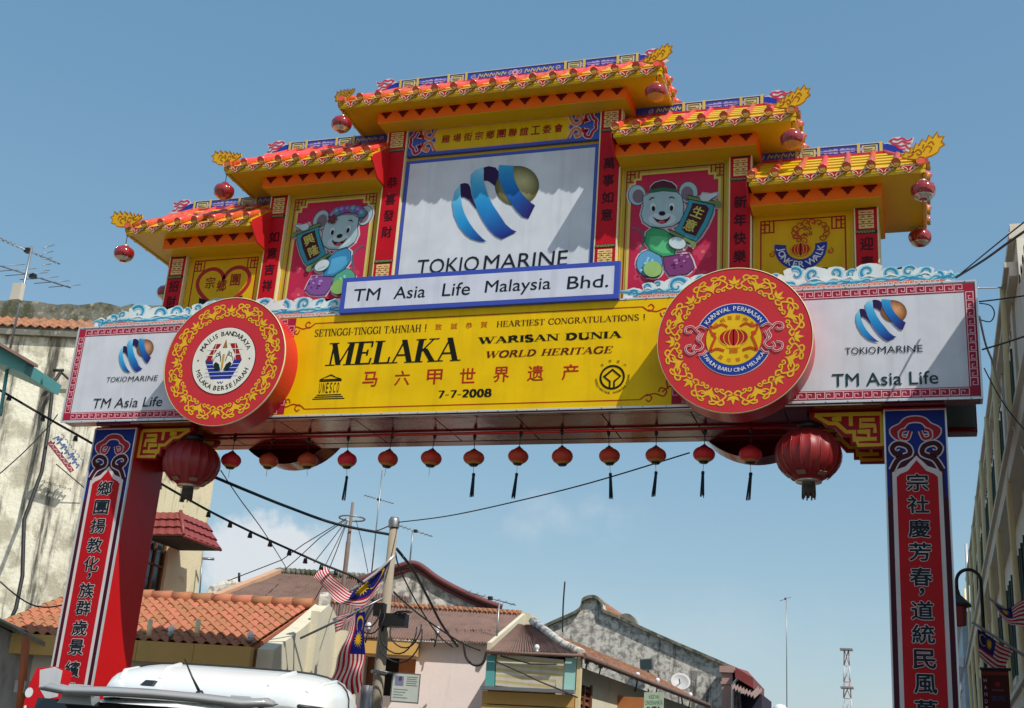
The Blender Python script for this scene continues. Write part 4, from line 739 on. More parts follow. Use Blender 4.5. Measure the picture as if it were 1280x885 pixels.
# ---- corner brackets and pillars
def bracket(xp, s_, y0, dark):
    W_, H_ = .95, .50
    out_ = [(0, 0), (W_, 0), (W_, -.04), (W_-.06, -.10), (W_-.14, -.12), (W_-.22, -.20), (W_-.32, -.22), (W_-.42, -.34), (W_-.52, -.34), (W_-.52, -.44), (W_-.60, -.44), (W_-.60, -.50), (0, -.50)]
    d = D(lambda u, v, h: (xp+s_*u, y0-h, 6.685+v)); d.solid([(a, c) for a, c in out_], (166, 22, 34), -.08, 0)
    y_ = (216, 178, 50)
    for q in ([(.03, -.04), (.88, -.04)], [(.03, -.04), (.03, -.46), (.34, -.46), (.34, -.40)], [(.88, -.04), (.70, -.16), (.60, -.16), (.48, -.28), (.38, -.28), (.38, -.38), (.20, -.38), (.20, -.28), (.34, -.28)], [(.10, -.38), (.20, -.38)], [(.12, -.12), (.30, -.12), (.30, -.20), (.12, -.20), (.12, -.30)], [(.42, -.04), (.42, -.2)], [(.56, -.04), (.56, -.1), (.66, -.1)]): d.rib(q, .05, y_, 1)
    return d.build('corner_bracket', G)
for s_, xp in ((1, -5.62), (-1, 5.62)): bracket(xp, s_, .42, 0); bracket(xp, s_, 1.16, 1)
def pillar(x0, x1, body, zs, comma):
    o = MB().box(x0, x1, .31, 1.2, .12, 6.69).build('pillar', RED, G, bevel=.01)
    m_ = (x0+x1)/2; d = D(plane(.306)); w = x1-x0
    MB().box(x0-.006, x0+.012, .29, .33, .3, 6.66).build('pillar_trim', WTRIM, o); MB().box(x1-.012, x1+.006, .29, .33, .3, 6.66).build('pillar_trim', WTRIM, o)
    d.rect(x0, x1, .3, 6.66, (196, 190, 190), 0); d.rect(x0+.018, x1-.018, .32, 5.9, (70, 20, 34), 1); d.rect(x0+.018, x1-.018, 5.5, 6.64, (26, 44, 128), 1)
    arch = lambda a, top: [(m_-a, .34), (m_+a, .34), (m_+a, top-.22), (m_+a*.82, top-.18), (m_+a*.45, top-.14), (m_, top), (m_-a*.45, top-.14), (m_-a*.82, top-.18), (m_-a, top-.22)]
    d.poly(arch(.325, 6.10), (70, 20, 34), 2); d.poly(arch(.300, 6.04), (206, 196, 196), 3); d.poly(arch(.248, 5.98), (178, 18, 28), 4)
    for s_ in (-1, 1):
        cl = smooth([(m_+s_*.30, 5.85), (m_+s_*.22, 5.99), (m_+s_*.08, 6.06), (m_+s_*.10, 6.16), (m_+s_*.22, 6.20), (m_+s_*.29, 6.14), (m_+s_*.25, 6.06), (m_+s_*.18, 6.09)], 4)
        d.rib(cl, .095, (206, 196, 200), 5); d.rib(cl, .06, (66, 16, 26), 6)
        cl = smooth([(m_+s_*.06, 6.36), (m_+s_*.10, 6.26), (m_+s_*.18, 6.28), (m_+s_*.17, 6.36), (m_+s_*.11, 6.38)], 4)
        d.rib(cl, .060, (206, 196, 200), 7); d.rib(cl, .034, (168, 30, 44), 8)
    q = [(m_-.06, 6.25), (m_-.2, 6.26), (m_-.30, 6.32), (m_-.30, 6.42), (m_-.22, 6.46), (m_-.17, 6.54), (m_, 6.585), (m_+.17, 6.54), (m_+.22, 6.46), (m_+.30, 6.42), (m_+.30, 6.32), (m_+.2, 6.26), (m_+.06, 6.25)]
    cl = smooth([(m_-.10, 6.27), (m_-.22, 6.29), (m_-.27, 6.37), (m_-.17, 6.43), (m_-.10, 6.50), (m_, 6.52), (m_+.10, 6.50), (m_+.17, 6.43), (m_+.27, 6.37), (m_+.22, 6.29), (m_+.10, 6.27)], 4)
    d.rib(cl, .105, (206, 196, 200), 5); d.rib(cl, .072, (168, 30, 44), 6)
    for c, z in zip(body, zs):
        if c == '，': d.text(c, m_-.03, m_+.03, z-.045, z+.045, (24, 34, 44), 5, bold=.02, halo=(206, 190, 190), hw=.012); continue
        d.text(c, m_-.128, m_+.128, z-.110, z+.110, (24, 34, 44), 5, bold=.022, halo=(210, 196, 192), hw=.013)
    d.build('pillar_inscription', o)
zz = [5.69, 5.39, 5.10, 4.80, 4.51, 4.33, 4.11, 3.85, 3.55, 3.27, 2.95, 2.65]
pillar(-6.38, -5.62, '鄉團揚教化，族群歲景繽紛', zz, 1)
pillar(5.62, 6.38, '宗社慶芳春，道統民風萬象', [5.69, 5.405, 5.10, 4.81, 4.50, 4.315, 4.09, 3.805, 3.51, 3.22, 2.92, 2.63], 1)
for x0, x1 in ((-6.62, -5.4), (5.4, 6.62)): MB().box(x0, x1, .1, 1.4, .0, .32).build('pillar_plinth', mat('grey_granite', (.22, .21, .2), .7, .25, 20), G, bevel=.03)
# ---- lanterns
def small_lantern(label, loc, tassel, string=True):
    t = thing('small_lantern', label, 'lantern', (0, 0, 0), 'red lanterns hung in a row under the beam')
    prof = [(.05, .125)]+[(.16*cos(a), .115*sin(a)) for a in [radians(q) for q in (65, 48, 32, 16, 0, -16, -32, -44)]]
    MB().lathe(prof, (0, 0, 0), 48, lobes=16, amp=-.05).build('globe', LANR, t)
    MB().lathe([(.16*cos(radians(-44)), .115*sin(radians(-44))), (.16*cos(radians(-54)), .115*sin(radians(-54))), (.075, -.108)], (0, 0, 0), 48, lobes=16, amp=-.05).build('gold_band', LANY, t)
    MB().lathe([(0, .15), (.02, .15), (.03, .13), (.058, .118), (.058, .10), (0, .10)], (0, 0, 0), 16).build('cap', BLACK, t)
    MB().lathe([(.0, -.13), (.055, -.13), (.075, -.105), (.07, -.098)], (0, 0, 0), 16).build('base_ring', BLACK, t)
    MB().tube([(0, 0, .14), (0, 0, .30)], .006, 5).tube([(0, 0, .30), (0, 0, .36), (.0, 0, .385)], [.02, .03, .012], 6).build('hanging_hook', BLACK, t)
    if string: MB().tube([(0, 0, -.13), (.008, 0, -.26)], .0035, 4).build('string', LANY, t)
    if tassel:
        m = MB().tube([(.008, 0, -.25), (.008, 0, -.285)], [.022, .026], 8)
        for k in range(9): a = k*.7; m.tube([(.008+.012*cos(a), .012*sin(a), -.28), (tassel*.10+.008+.026*cos(a), .026*sin(a), -.62-.02*sin(k*3))], [.008, .006], 4)
        m.build('tassel', TASS, t)
    t.location = loc; t.rotation_euler = (random.uniform(-.08, .08), random.uniform(-.06, .06), random.uniform(0, 3)); t.scale = (random.uniform(.95, 1.04), random.uniform(.95, 1.04), random.uniform(.93, 1.07)); return t
LX = [-4.281, -3.619, -2.942, -2.276, -1.599, -.899, -.224, .466, 1.133, 1.831, 2.503, 3.181, 3.822]
TS = {3: -.35, 6: -.15, 7: -.1, 9: -.12, 10: -.3, 11: -.12, 12: -.25}
LL = ['small red lantern beside the huge lantern at the far pillar, no tassel', 'small red lantern in front of the far back medallion', 'small red lantern at the inner edge of the far back medallion', 'first small red lantern along the row that has a tassel, leaning outward', 'small red lantern with bare string between tassel lantern and bare one', 'small red lantern with a bare string beneath the date lettering', 'small red lantern with tassel, first of the two neighbours under the board middle', 'small red lantern with tassel ending at the thin overhead wire', 'small red lantern without tassel or string among the tasselled ones', 'small red lantern whose tassel hangs across the thin overhead wire', 'small red lantern with long tassel under the edge of the yellow board', 'small red lantern with tassel just before the near back medallion', 'small red lantern with tassel hanging in front of the near back medallion']
for i, x in enumerate(LX): small_lantern(LL[i], (x, 1.0+random.uniform(-.01, .01), 6.29+random.uniform(-.012, .012)), TS.get(i, 0), i != 8)
def big_lantern(label, loc):
    t = thing('large_lantern', label, 'lantern', (0, 0, 0), 'two huge red lanterns beside the pillars'); n = 20
    prof = [(.11, .37)]+[(.43*cos(radians(q)), .36*sin(radians(q))) for q in range(72, -61, -12)]+[(.16, -.355)]
    MB().lathe(prof, (0, 0, 0), 120, lobes=n, amp=-.035).build('globe', LANB, t)
    for k in range(n):
        a = 2*pi*(k+.5)/n; MB().tube([(.436*cos(radians(q))*cos(a), .436*cos(radians(q))*sin(a), .366*sin(radians(q))) for q in range(66, -56, -13)], .004, 4, caps=False).build('rib_wire', mat('rib_wire_red', (.40, .05, .05), .2, .1, 5), t)
    for k in range(6):
        a = 2*pi*k/6+.25; q = radians(-52); MB().obox((.44*cos(q)*cos(a), .44*cos(q)*sin(a), .37*sin(q)), (-sin(a), cos(a), 0), (sin(q)*-cos(a)*1, sin(q)*-sin(a), cos(q)), (cos(q)*cos(a), cos(q)*sin(a), sin(q)), .06, .032, .004).build('gold_emblem', mat('dull_gold', (.26, .15, .09), .5, .2, 9), t)
    MB().lathe([(0, .44), (.12, .44), (.15, .40), (.13, .355), (0, .355)], (0, 0, 0), 24).build('top_collar', BLACK, t)
    MB().lathe([(.0, -.37), (.17, -.37), (.17, -.345), (.12, -.34)], (0, 0, 0), 24).build('bottom_collar', SILV, t)
    m = MB().lathe([(.085, -.37), (.085, -.42), (.08, -.42)], (0, 0, 0), 16)
    for k in range(26): a = 2*pi*k/26; m.tube([(.08*cos(a), .08*sin(a), -.41), (.083*cos(a), .083*sin(a), -.53-.03*(k % 3))], .010, 4)
    m.build('tassel', mat('gold_dark_tassel', (.07, .06, .045), .6, .5, 30), t)
    MB().tube([(0, 0, .43), (0, 0, .60)], .015, 6).build('hanging_hook', BLACK, t); t.location = loc
big_lantern('huge dark red lantern at the far pillar, stained wall behind it', (-4.66, .5, 6.12))
big_lantern('huge dark red lantern at the near pillar, only sky behind it', (4.645, .5, 6.12))
def gloss_lantern(label, loc, low, cord):
    t = thing('glossy_lantern', label, 'lantern', (0, 0, 0), 'glossy red lanterns hung from the roof corners')
    MB().lathe([(.05, .128)]+[(.165*cos(radians(q)), .128*sin(radians(q))) for q in range(70, -46, -10)]+[(.115, -.095)], (0, 0, 0), 36).build('globe', LANG, t)
    MB().lathe([(.128, -.082), (.118, -.10), (.085, -.112), (.08, -.125), (.05, -.13)], (0, 0, 0), 24).build('lower_ring', low, t)
    MB().lathe([(.055, -.125), (.05, -.145), (0, -.15)], (0, 0, 0), 16).build('base', LANG if low is SILV else LANY, t)
    MB().lathe([(0, .15), (.05, .15), (.058, .125), (.05, .12)], (0, 0, 0), 16).build('cap', low, t)
    for k in range(8): a = 2*pi*k/8+.3; MB().tube([(.1665*cos(radians(q))*cos(a), .1665*cos(radians(q))*sin(a), .1295*sin(radians(q))) for q in range(66, -41, -15)], .003, 4, caps=False).build('seam', LANG, t)
    MB().tube([(0, 0, .14), (0, 0, .14+cord)], .006, 5).build('cord', BLACK, t); t.location = loc
for lab, p, low, cd in (('glossy lantern with gold foot at the near corner of the top roof', (2.564, -.1, 11.501), LANY, .18), ('glossy lantern with gold foot at the near corner of the middle roof', (4.518, -.1, 10.515), LANY, .18), ('glossy lantern with silver foot at the front corner of the lowest near roof', (6.222, -.1, 9.57), SILV, .17),
    ('glossy lantern below the small yellow flame at the back of the lowest near roof', tuple(at(1150, 297, 1.6)), SILV, .45), ('glossy lantern at the far corner of the top roof, just above the middle roof', (-2.513, -.1, 11.513), SILV, .18), ('glossy lantern hanging over the far lowest roof from the middle roof corner', (-4.47, -.1, 10.491), LANG, .2), ('glossy lantern at the outermost far corner, sky all round it', (-6.155, -.1, 9.506), SILV, .2), ('glossy lantern half hidden behind the outermost far column', tuple(at(208, 366, 1.5)), SILV, .45)):
    gloss_lantern(lab, p, low, cd)
# ================================================================== THE STREET
PLC = mat('stained_cream_plaster', (.88, .84, .68), .9, .16, .8, bump=.6, bscale=9, col2=(.52, .49, .37), lo=.46, hi=.60, streak=((.075, .07, .055), (1.9, 1.9, .2), .50, .64))
PLC2 = mat('yellowed_plaster', (.66, .60, .40), .9, .14, 1.2, bump=.3, bscale=14, col2=(.34, .32, .20), lo=.56, hi=.7, streak=((.14, .13, .09), (5, 5, .4), .55, .7))
PLG = mat('old_grey_plaster', (.62, .59, .52), .92, .3, 2.5, bump=.5, bscale=10, col2=(.26, .25, .23), lo=.44, hi=.6, streak=((.09, .088, .08), (3.2, 3.2, .4), .52, .68))
PLD = mat('mossy_dark_plaster', (.17, .17, .14), .95, .4, 2.5, bump=.5, bscale=14, col2=(.40, .38, .30), lo=.55, hi=.66, streak=((.06, .07, .035), (2, 2, 1.5), .45, .6))
PINK = mat('pale_pink_render', (.84, .73, .69), .85, .08, 1.5, bump=.1, bscale=20, streak=((.50, .44, .40), (2.5, 2.5, .35), .58, .82))
CRM = mat('cream_render', (.62, .58, .44), .85, .12, 1.6, bump=.15, bscale=16, streak=((.34, .32, .24), (3, 3, .4), .56, .8))
BEI = mat('beige_render', (.64, .62, .55), .8, .10, 1.1, bump=.1, bscale=14, streak=((.20, .19, .14), (2.5, 2.5, .4), .55, .85))
BEI2 = mat('beige_trim', (.55, .52, .44), .8, .10, 2, bump=.1, bscale=14)
MARN = mat('maroon_corrugated_sheet', (.19, .118, .095), .85, .28, 1.6, bump=.2, bscale=20, col2=(.12, .08, .065), lo=.5, hi=.68)
OTL = mat('orange_clay_tile', (.42, .16, .08), .8, .25, 2.2, bump=.3, bscale=30, col2=(.34, .13, .07), lo=.5, hi=.7, vary=.2)
OTL2 = mat('weathered_clay_tile', (.36, .15, .07), .85, .4, 5, bump=.4, bscale=20, col2=(.16, .10, .07), lo=.45, hi=.6)
RTL = mat('red_awning_tile', (.22, .04, .035), .5, .2, 4)
FASC = mat('ochre_fascia', (.46, .29, .08), .6, .15, 3, streak=((.24, .17, .08), (3, 3, .6), .6, .8))
OCH = mat('ochre_board', (.60, .36, .10), .6, .12, 3)
BRN = mat('brown_timber', (.16, .055, .025), .6, .25, 8)
WOOD = mat('orange_timber', (.42, .15, .045), .55, .2, 6)
TEAL = mat('teal_paint', (.10, .36, .36), .5, .12, 3); LTEAL = mat('light_teal_paint', (.36, .66, .62), .5, .1, 3)
DARKG = mat('dark_window_glass', (.012, .022, .024), .08, .1, 3, spec=.8); DARK = mat('dark_interior', (.012, .011, .010), .9, .2, 3)
CONC = mat('grey_concrete', (.34, .34, .32), .9, .2, 3, bump=.3, bscale=20, streak=((.14, .14, .12), (2, 2, .5), .5, .75))
POLE = mat('pale_concrete_pole', (.31, .265, .20), .85, .15, 5, bump=.15, bscale=25, streak=((.26, .23, .18), (6, 6, .3), .55, .75))
ASPH = mat('asphalt', (.05, .05, .052), .9, .25, 6, bump=.3, bscale=60); PAVE = mat('pavement_concrete', (.24, .23, .21), .9, .2, 3, bump=.2, bscale=30)
DIRT = mat('earth_ground', (.20, .18, .14), .95, .25, .4)
CPX, CPY = CP.x, CP.y
def RW(x, y, z=0.0): return Vector((x+CPX, y+CPY, z))
# ---- ground
g = bpy.data.meshes.new('ground'); g.from_pydata([(-1500, -1500, 0), (1500, -1500, 0), (1500, 1500, 0), (-1500, 1500, 0)], [], [(0, 1, 2, 3)]); g.materials.append(DIRT); tag(link('ground', g), kind='structure')
g = bpy.data.meshes.new('road'); g.from_pydata([(-4.6, -60, .006), (4.9, -60, .006), (4.9, 60, .006), (-4.6, 60, .006)], [], [(0, 1, 2, 3)]); g.materials.append(ASPH); tag(link('road', g), kind='structure')
for x0, x1 in ((-7.8, -4.6), (4.9, 7.4)): tag(MB().box(x0, x1, -60, 60, -.2, .12).build('pavement', PAVE, bevel=.02), kind='structure')
class Fr:
    """a wall's own frame: u along its face, h behind it, z up"""
    def __init__(s, A, B):
        s.A = Vector((A[0], A[1], 0)); s.L = (Vector((B[0], B[1], 0))-s.A).length; s.u = (Vector((B[0], B[1], 0))-s.A).normalized(); s.n = Vector((-s.u.y, s.u.x, 0))
    def P(s, u, h, z): return s.A+s.u*u+s.n*h+Vector((0, 0, z))
def fbox(m, F, u0, u1, h0, h1, z0, z1, mi=0): return m.slab([F.P(u0, h0, z0), F.P(u1, h0, z0), F.P(u1, h0, z1), F.P(u0, h0, z1)], F.n*(h1-h0), mi)
def wall_open(F, u0, u1, z0, z1, ops, th=.25):
    us = sorted({u0, u1, *[v for o in ops for v in o[:2]]}); zs = sorted({z0, z1, *[v for o in ops for v in o[2:4]]}); m = MB()
    for a, c in zip(us, us[1:]):
        run = None
        for e, f in zip(zs, zs[1:]):
            hole = any(o[0]-1e-6 <= a and c <= o[1]+1e-6 and o[2]-1e-6 <= e and f <= o[3]+1e-6 for o in ops)
            if not hole: run = [run[0], f] if run else [e, f]
            if hole and run: fbox(m, F, a, c, 0, th, *run); run = None
        if run: fbox(m, F, a, c, 0, th, *run)
    return m
def corrugated(p00, p10, p11, p01, n, amp, rows=6, th=.03, wob=0.0):
    p00, p10, p11, p01 = map(Vector, (p00, p10, p11, p01)); nr = ((p10-p00).cross(p01-p00)).normalized(); nr = nr if nr.z > 0 else -nr; m = MB(); C = n*4; vs = []; rnd = random.Random(3)
    for off in (0, -th):
        for j in range(rows+1):
            t = j/rows
            for i in range(C+1):
                s_ = i/C; p = p00*(1-s_)*(1-t)+p10*s_*(1-t)+p11*s_*t+p01*(1-s_)*t
                vs.append(p+nr*(amp*sin(2*pi*i/4)+off+wob*(rnd.random()-.5)))
    K = (rows+1)*(C+1); fs = []
    for b_ in (0, K):
        for j in range(rows):
            for i in range(C): a = b_+j*(C+1)+i; fs.append((a, a+1, a+C+2, a+C+1))
    for i in range(C): fs.append((i, i+1, K+i+1, K+i)); a = rows*(C+1)+i; fs.append((a, a+1, K+a+1, K+a))
    for j in range(rows): a = j*(C+1); fs.append((a, a+C+1, K+a+C+1, K+a)); a += C; fs.append((a, a+C+1, K+a+C+1, K+a))
    return m.add(vs, fs)
def tile_field(root, parent, p00, p10, p11, p01, nx, ny, mt, name='roof_tile'):
    """interlocking wave tiles laid course over course; every tile an object sharing one mesh"""
    p00, p10, p11, p01 = map(Vector, (p00, p10, p11, p01)); ux = (p10-p00)/nx; uy = (p01-p00)/ny; X = ux.normalized(); nr = X.cross(uy).normalized(); nr = nr if nr.z > 0 else -nr; Yv = nr.cross(X); wx = ux.length*1.04; ly = uy.length*1.14; sg = 1 if Yv.dot(uy) > 0 else -1
    vs = []; fs = []; q = 8
    for off in (0, -.02):
        for j in range(2):
            for i in range(q+1): s_ = i/q; vs.append((wx*s_, ly*j*sg, .035*sin(2*pi*s_)+off+(.028 if j == 0 else 0)))
    for i in range(q): fs += [(i, i+1, q+2+i, q+1+i), (i, i+1, 2*(q+1)+i+1, 2*(q+1)+i)]
    me = bpy.data.meshes.new(name); me.from_pydata(vs, [], fs); me.materials.append(mt); me.update()
    R3 = Matrix((X, Yv, nr)).transposed(); rnd = random.Random(5)
    for j in range(ny):
        for i in range(nx):
            o = bpy.data.objects.new(name, me); COL.objects.link(o); o.parent = parent; p = p00+ux*i+uy*j+nr*(rnd.random()*.012)
            o.location = p; o.rotation_euler = (R3 @ Matrix.Rotation(rnd.uniform(-.012, .012), 3, 'Z')).to_euler()
def Z(px, py, d): return PD(px, py, d).z
# ---- stained shophouse wall at the left, flat mossy parapet
KL = 1.13; A = RW(-25*KL, 19.55*KL); B = RW(-15.6*KL, 21.98*KL); F = Fr(A, B); T = thing('stained_shophouse', 'big windowless cream shophouse wall streaked black, behind the far gate pillar', 'shophouse', (A.x, A.y, 0))
zl = Z(60, 428, 28.3*KL); zs0 = Z(60, 416, 28.3*KL); zs1 = Z(60, 406, 28.9*KL); zt = Z(60, 384, 28.9*KL)
m = MB(); fbox(m, F, 0, F.L, 0, 1.2, 0, zl); m.build('wall', PLC, T)
m = MB(); fbox(m, F, -.1, F.L+.12, -.14, .3, zl, zl+.14); fbox(m, F, 0, F.L, -.06, .3, zl+.14, zs0); m.build('ledge', PLD, T)
corrugated(F.P(0, -.12, zs0), F.P(F.L, -.12, zs0), F.P(F.L, .5, zs1), F.P(0, .5, zs1), 46, .035, 3).build('tile_strip', OTL2, T)
m = MB(); rnd = random.Random(2); n = 40
top = [F.P(F.L*i/n, .52, zt+rnd.uniform(-.07, .06)) for i in range(n+1)]
for i in range(n): m.slab([F.P(F.L*i/n, .52, zs1-.3), F.P(F.L*(i+1)/n, .52, zs1-.3), top[i+1], top[i]], F.n*.5)
m.build('parapet', PLD, T)
m = MB(); m.tube([PD(76, 465, 31.1), PD(66, 480, 31.1), PD(60, 540, 30.8), PD(52, 590, 30.6), PD(30, 650, 30.3), PD(28, 720, 29.9), PD(20, 760, 29.7), PD(0, 805, 29.5)], .045, 6); m.tube([PD(76, 465, 31.1), PD(90, 478, 31.1)], .03, 5); m.tube([PD(66, 463, 31.1), PD(80, 463, 31.1)], .04, 5); m.build('cable_run', CABLE, T)
# wall sign of metal letters
T2 = thing('wall_sign', 'small weathered blue and red lettering sign fixed slanting on the stained wall', 'sign', PD(78, 555, 30.8)); 
Aq, Bq = PD(65, 551, 30.7), PD(90, 583, 30.7); uu = (Bq-Aq); ul = uu.length; uu.normalize(); vv = (PD(71, 537, 30.7)-Aq); vv = (vv-uu*vv.dot(uu)); vl = vv.length; vv.normalize(); nn = uu.cross(vv); nn = nn if nn.y < 0 else -nn
d = D(lambda u, v, h: Aq+uu*u*ul+vv*v*vl+nn*(h+.12)); d.solid([(0, -.55), (1.15, -.55), (1.15, -.12), (0, -.12)], (140, 66, 76), -.05, 0)
for k in range(6): d.rib(smooth([(.0+k*.19, .05), (.04+k*.19, .7-.2*(k % 2)), (.10+k*.19, .3), (.15+k*.19, .85-.3*(k % 3)/2), (.19+k*.19, .1)], 4), .05, (92, 112, 150), 1); d.rib(smooth([(.02+k*.19, .95), (.1+k*.19, 1.1), (.16+k*.19, .9)], 3), .04, (92, 112, 150), 1)
for k in range(6): d.rib([(.08+k*.18, -.45), (.16+k*.18, -.2), (.22+k*.18, -.42)], .04, (190, 178, 180), 1)
d.build('letters', T2)
m = MB(); 
for k in range(3): MB().tube([Aq+uu*ul*(.1+.4*k)+nn*.0, Aq+uu*ul*(.1+.4*k)+nn*.12], .02, 4).build('bracket', CABLE, T2)
MB().tube([PD(70, 580, 30.7), PD(108, 612, 30.7)], .012, 4).build('sign_cable', CABLE, T2)
# teal awning at the left edge
T = thing('teal_awning', 'teal boarded awning with dark sheet roof at the photo\'s left edge', 'awning', PD(10, 450, 21.5))
p = [PD(-30, 408, 21.5), PD(50, 455, 21.5), PD(28, 446, 23), PD(-40, 420, 23)]; m = MB(); m.slab([PD(-40, 405, 21.3), PD(48, 456, 21.3), PD(30, 452, 23), PD(-50, 412, 23)], (0, 0, -.05)); m.build('sheet_roof', MARN, T)
m = MB(); m.slab([PD(-40, 412, 21.5), PD(34, 453, 21.5), PD(29, 466, 21.5), PD(-40, 436, 21.5)], (-.2, 1.2, 0)); m.build('boarding', TEAL, T)
m = MB(); m.tube([PD(9, 462, 21.9), PD(0, 520, 21.9)], .03, 6); m.tube([PD(-4, 462, 21.9), PD(-12, 520, 21.9)], .03, 6); m.build('strut', TEAL, T)
# grey shed in the lower left
T = thing('concrete_outbuilding', 'low grey concrete outbuilding with sloping coping, beside the orange post', 'outbuilding', PD(10, 850, 17))
c0, c1 = PD(-80, 742, 24.5), PD(90, 823, 25); dn = Vector((0, 0, -1)); bk = Vector((-.3, 1.0, 0))
m = MB(); m.slab([Vector((c0.x, c0.y, 0)), Vector((c1.x-.7, c1.y-.02, 0)), c1+Vector((-.7, 0, .16)), c0], bk); m.build('wall', CONC, T)
m = MB(); m.slab([c0+Vector((-.05, -.08, -.0)), c1+Vector((.0, -.08, .0)), c1+Vector((0, -.08, .07)), c0+Vector((-.05, -.08, .07))], bk*1.02); m.build('coping', PLD, T)
q = PD(24, 858, 24); m = MB(); m.box(q.x-.1, q.x+.12, q.y, q.y+.3, q.z-.1, q.z+.1); m.build('wall_box', CONC, T)
T = MB().tube([PD(33, 796, 24)*1, PD(24, 900, 24)], .07, 8).build('orange_post', mat('orange_post_paint', (.34, .08, .015), .5, .2, 5)); tag(T, 'short orange post standing before the grey outbuilding', 'post')
T = thing('red_billboard', 'red billboard with white discs and white lettering peeking over the white van', 'billboard', PD(50, 885, 11.5)); q0, q1 = PD(20, 902, 11.5), PD(78, 902, 11.5); u_ = (q1-q0); ul = u_.length; u_.normalize(); hz = PD(50, 834, 11.5).z-q0.z; nn = Vector((u_.y, -u_.x, 0)); nn = nn if nn.y < 0 else -nn
def bb(u, v, h): return q0+u_*u*ul+Vector((0, 0, v*hz))+nn*h+Vector((-.05*v*0, 0, 0))
d = D(bb); d.solid([(0, -.6), (1.02, -.6), (1.02, .9), (.62, 1.0), (.22, .96), (.12, .6)], (176, 16, 26), -.06, 0)
d.poly([(.30, .93), (.62, .99), (.8, .92), (.8, .45), (.55, .40), (.36, .6)], (168, 172, 176), 1); d.ell(.16, .52, .085, .09, (196, 200, 204), 1); d.text('he', .12, .46, -.12, .28, (206, 206, 210), 1, bold=.02)
d.ell(.62, -.05, .2, .24, (206, 206, 210), 2); d.ell(.60, -.08, .14, .17, (30, 60, 160), 3); d.poly([(.46, .3), (.8, .35), (1.0, .05), (.9, -.3), (.86, .02), (.7, .2)], (100, 16, 40), 2)
d.build('billboard_panel', T)
MB().tube([bb(.3, -.6, -.03), Vector((bb(.3, 0, -.03).x, bb(.3, 0, -.03).y, 0))], .04, 8).build('support_post', GALV, T); MB().tube([bb(.8, -.6, -.03), Vector((bb(.8, 0, -.03).x, bb(.8, 0, -.03).y, 0))], .04, 8).build('support_post', GALV, T)
# ---- yellowed rear wing with awning window
A, B = RW(-15.2*KL, 21.9*KL), RW(-15.2*KL, 24.3*KL); F = Fr(B, A); L = F.L
def Fw(y): return L-(y-21.9)*KL
T = thing('yellowed_house', 'tall yellowed house wall with a red tiled awning over a dark window', 'house', (A.x-2, A.y, 0)); F.n = Vector((-1, 0, 0)); F.A = Vector((B.x, B.y, 0)); F.u = Vector((0, -1, 0))
wz0, wz1 = Z(200, 741, 26.8*KL), Z(208, 664, 26.8*KL); w0, w1 = Fw(22.98), Fw(22.25)
wall_open(F, 0, L, 0, 9.8, [(w0, w1, wz0, wz1)], .25).build('wall', PLC2, T)
m = MB(); fbox(m, F, 0, L, .25, 6, 0, 9.78); m.build('rear_block', PLC2, T)
fr = MB(); fbox(fr, F, w0, w1, .12, .16, wz0, wz1); w_ = fr.build('window', DARKG, T); m = MB(); fbox(m, F, w0, w0+.05, .08, .12, wz0, wz1); fbox(m, F, w1-.05, w1, .08, .12, wz0, wz1); fbox(m, F, (w0+w1)/2-.025, (w0+w1)/2+.025, .08, .12, wz0, wz1); fbox(m, F, w0+.05, w1-.05, .08, .12, wz0, wz0+.05); fbox(m, F, w0+.05, w1-.05, .08, .12, (wz0+wz1)/2-.02, (wz0+wz1)/2+.02); m.build('frame', BRN, w_)
# awning: hipped, three tiled faces
ez, tz, xw, xo, ya, yb = 6.72, 7.35, A.x, A.x+1.12, A.y+.1, A.y+1.65
aw = MB().slab([(xw, ya-.1, ez-.02), (xo, ya-.1, ez-.02), (xo, yb, ez-.02), (xw, yb, ez-.02)], (0, 0, .02)).build('awning', DARK, T)
def tf(p00, p10, p11, p01, nx, ny):
    p00, p10, p11, p01 = map(Vector, (p00, p10, p11, p01))
    for j in range(ny):
        for i in range(nx):
            def q(s_, t_): return p00*(1-s_)*(1-t_)+p10*s_*(1-t_)+p11*s_*t_+p01*(1-s_)*t_
            a, c, e, f = q(i/nx, j/ny), q((i+1)/nx, j/ny), q((i+1)/nx, (j+1)/ny), q(i/nx, (j+1)/ny); nr = (c-a).cross(f-a).normalized(); nr = nr if nr.z > 0 else -nr
            MB().add([a+nr*.05, (a+c)/2+nr*.075, c+nr*.05, e+nr*.01, (e+f)/2+nr*.03, f+nr*.01, a-nr*.01, c-nr*.01], [(0, 1, 4, 5), (1, 2, 3, 4), (0, 6, 7, 2, 1)]).build('awning_tile', RTL, aw)
tf((xw-.4, ya-.1, ez), (xo, ya-.1, ez), (xo-.45, ya+.32, tz), (xw-.4, ya+.32, tz), 6, 3); tf((xo, ya-.1, ez), (xo, yb, ez), (xo-.45, yb, tz), (xo-.45, ya+.32, tz), 6, 3)
m = MB(); m.tube([(xo, ya-.1, ez+.02), (xo-.45, ya+.32, tz+.04)], .05, 6); m.tube([(xo+.02, ya-.1, ez), (xo+.02, yb, ez)], .035, 6); m.build('hip_roll', RTL, aw)
m = MB(); m.tube([PD(252, 698, 32), PD(268, 699, 32)], .035, 5); m.tube([PD(253, 698, 32), PD(249, 750, 32)], .02, 5); m.build('drain_pipe', GALV, T)
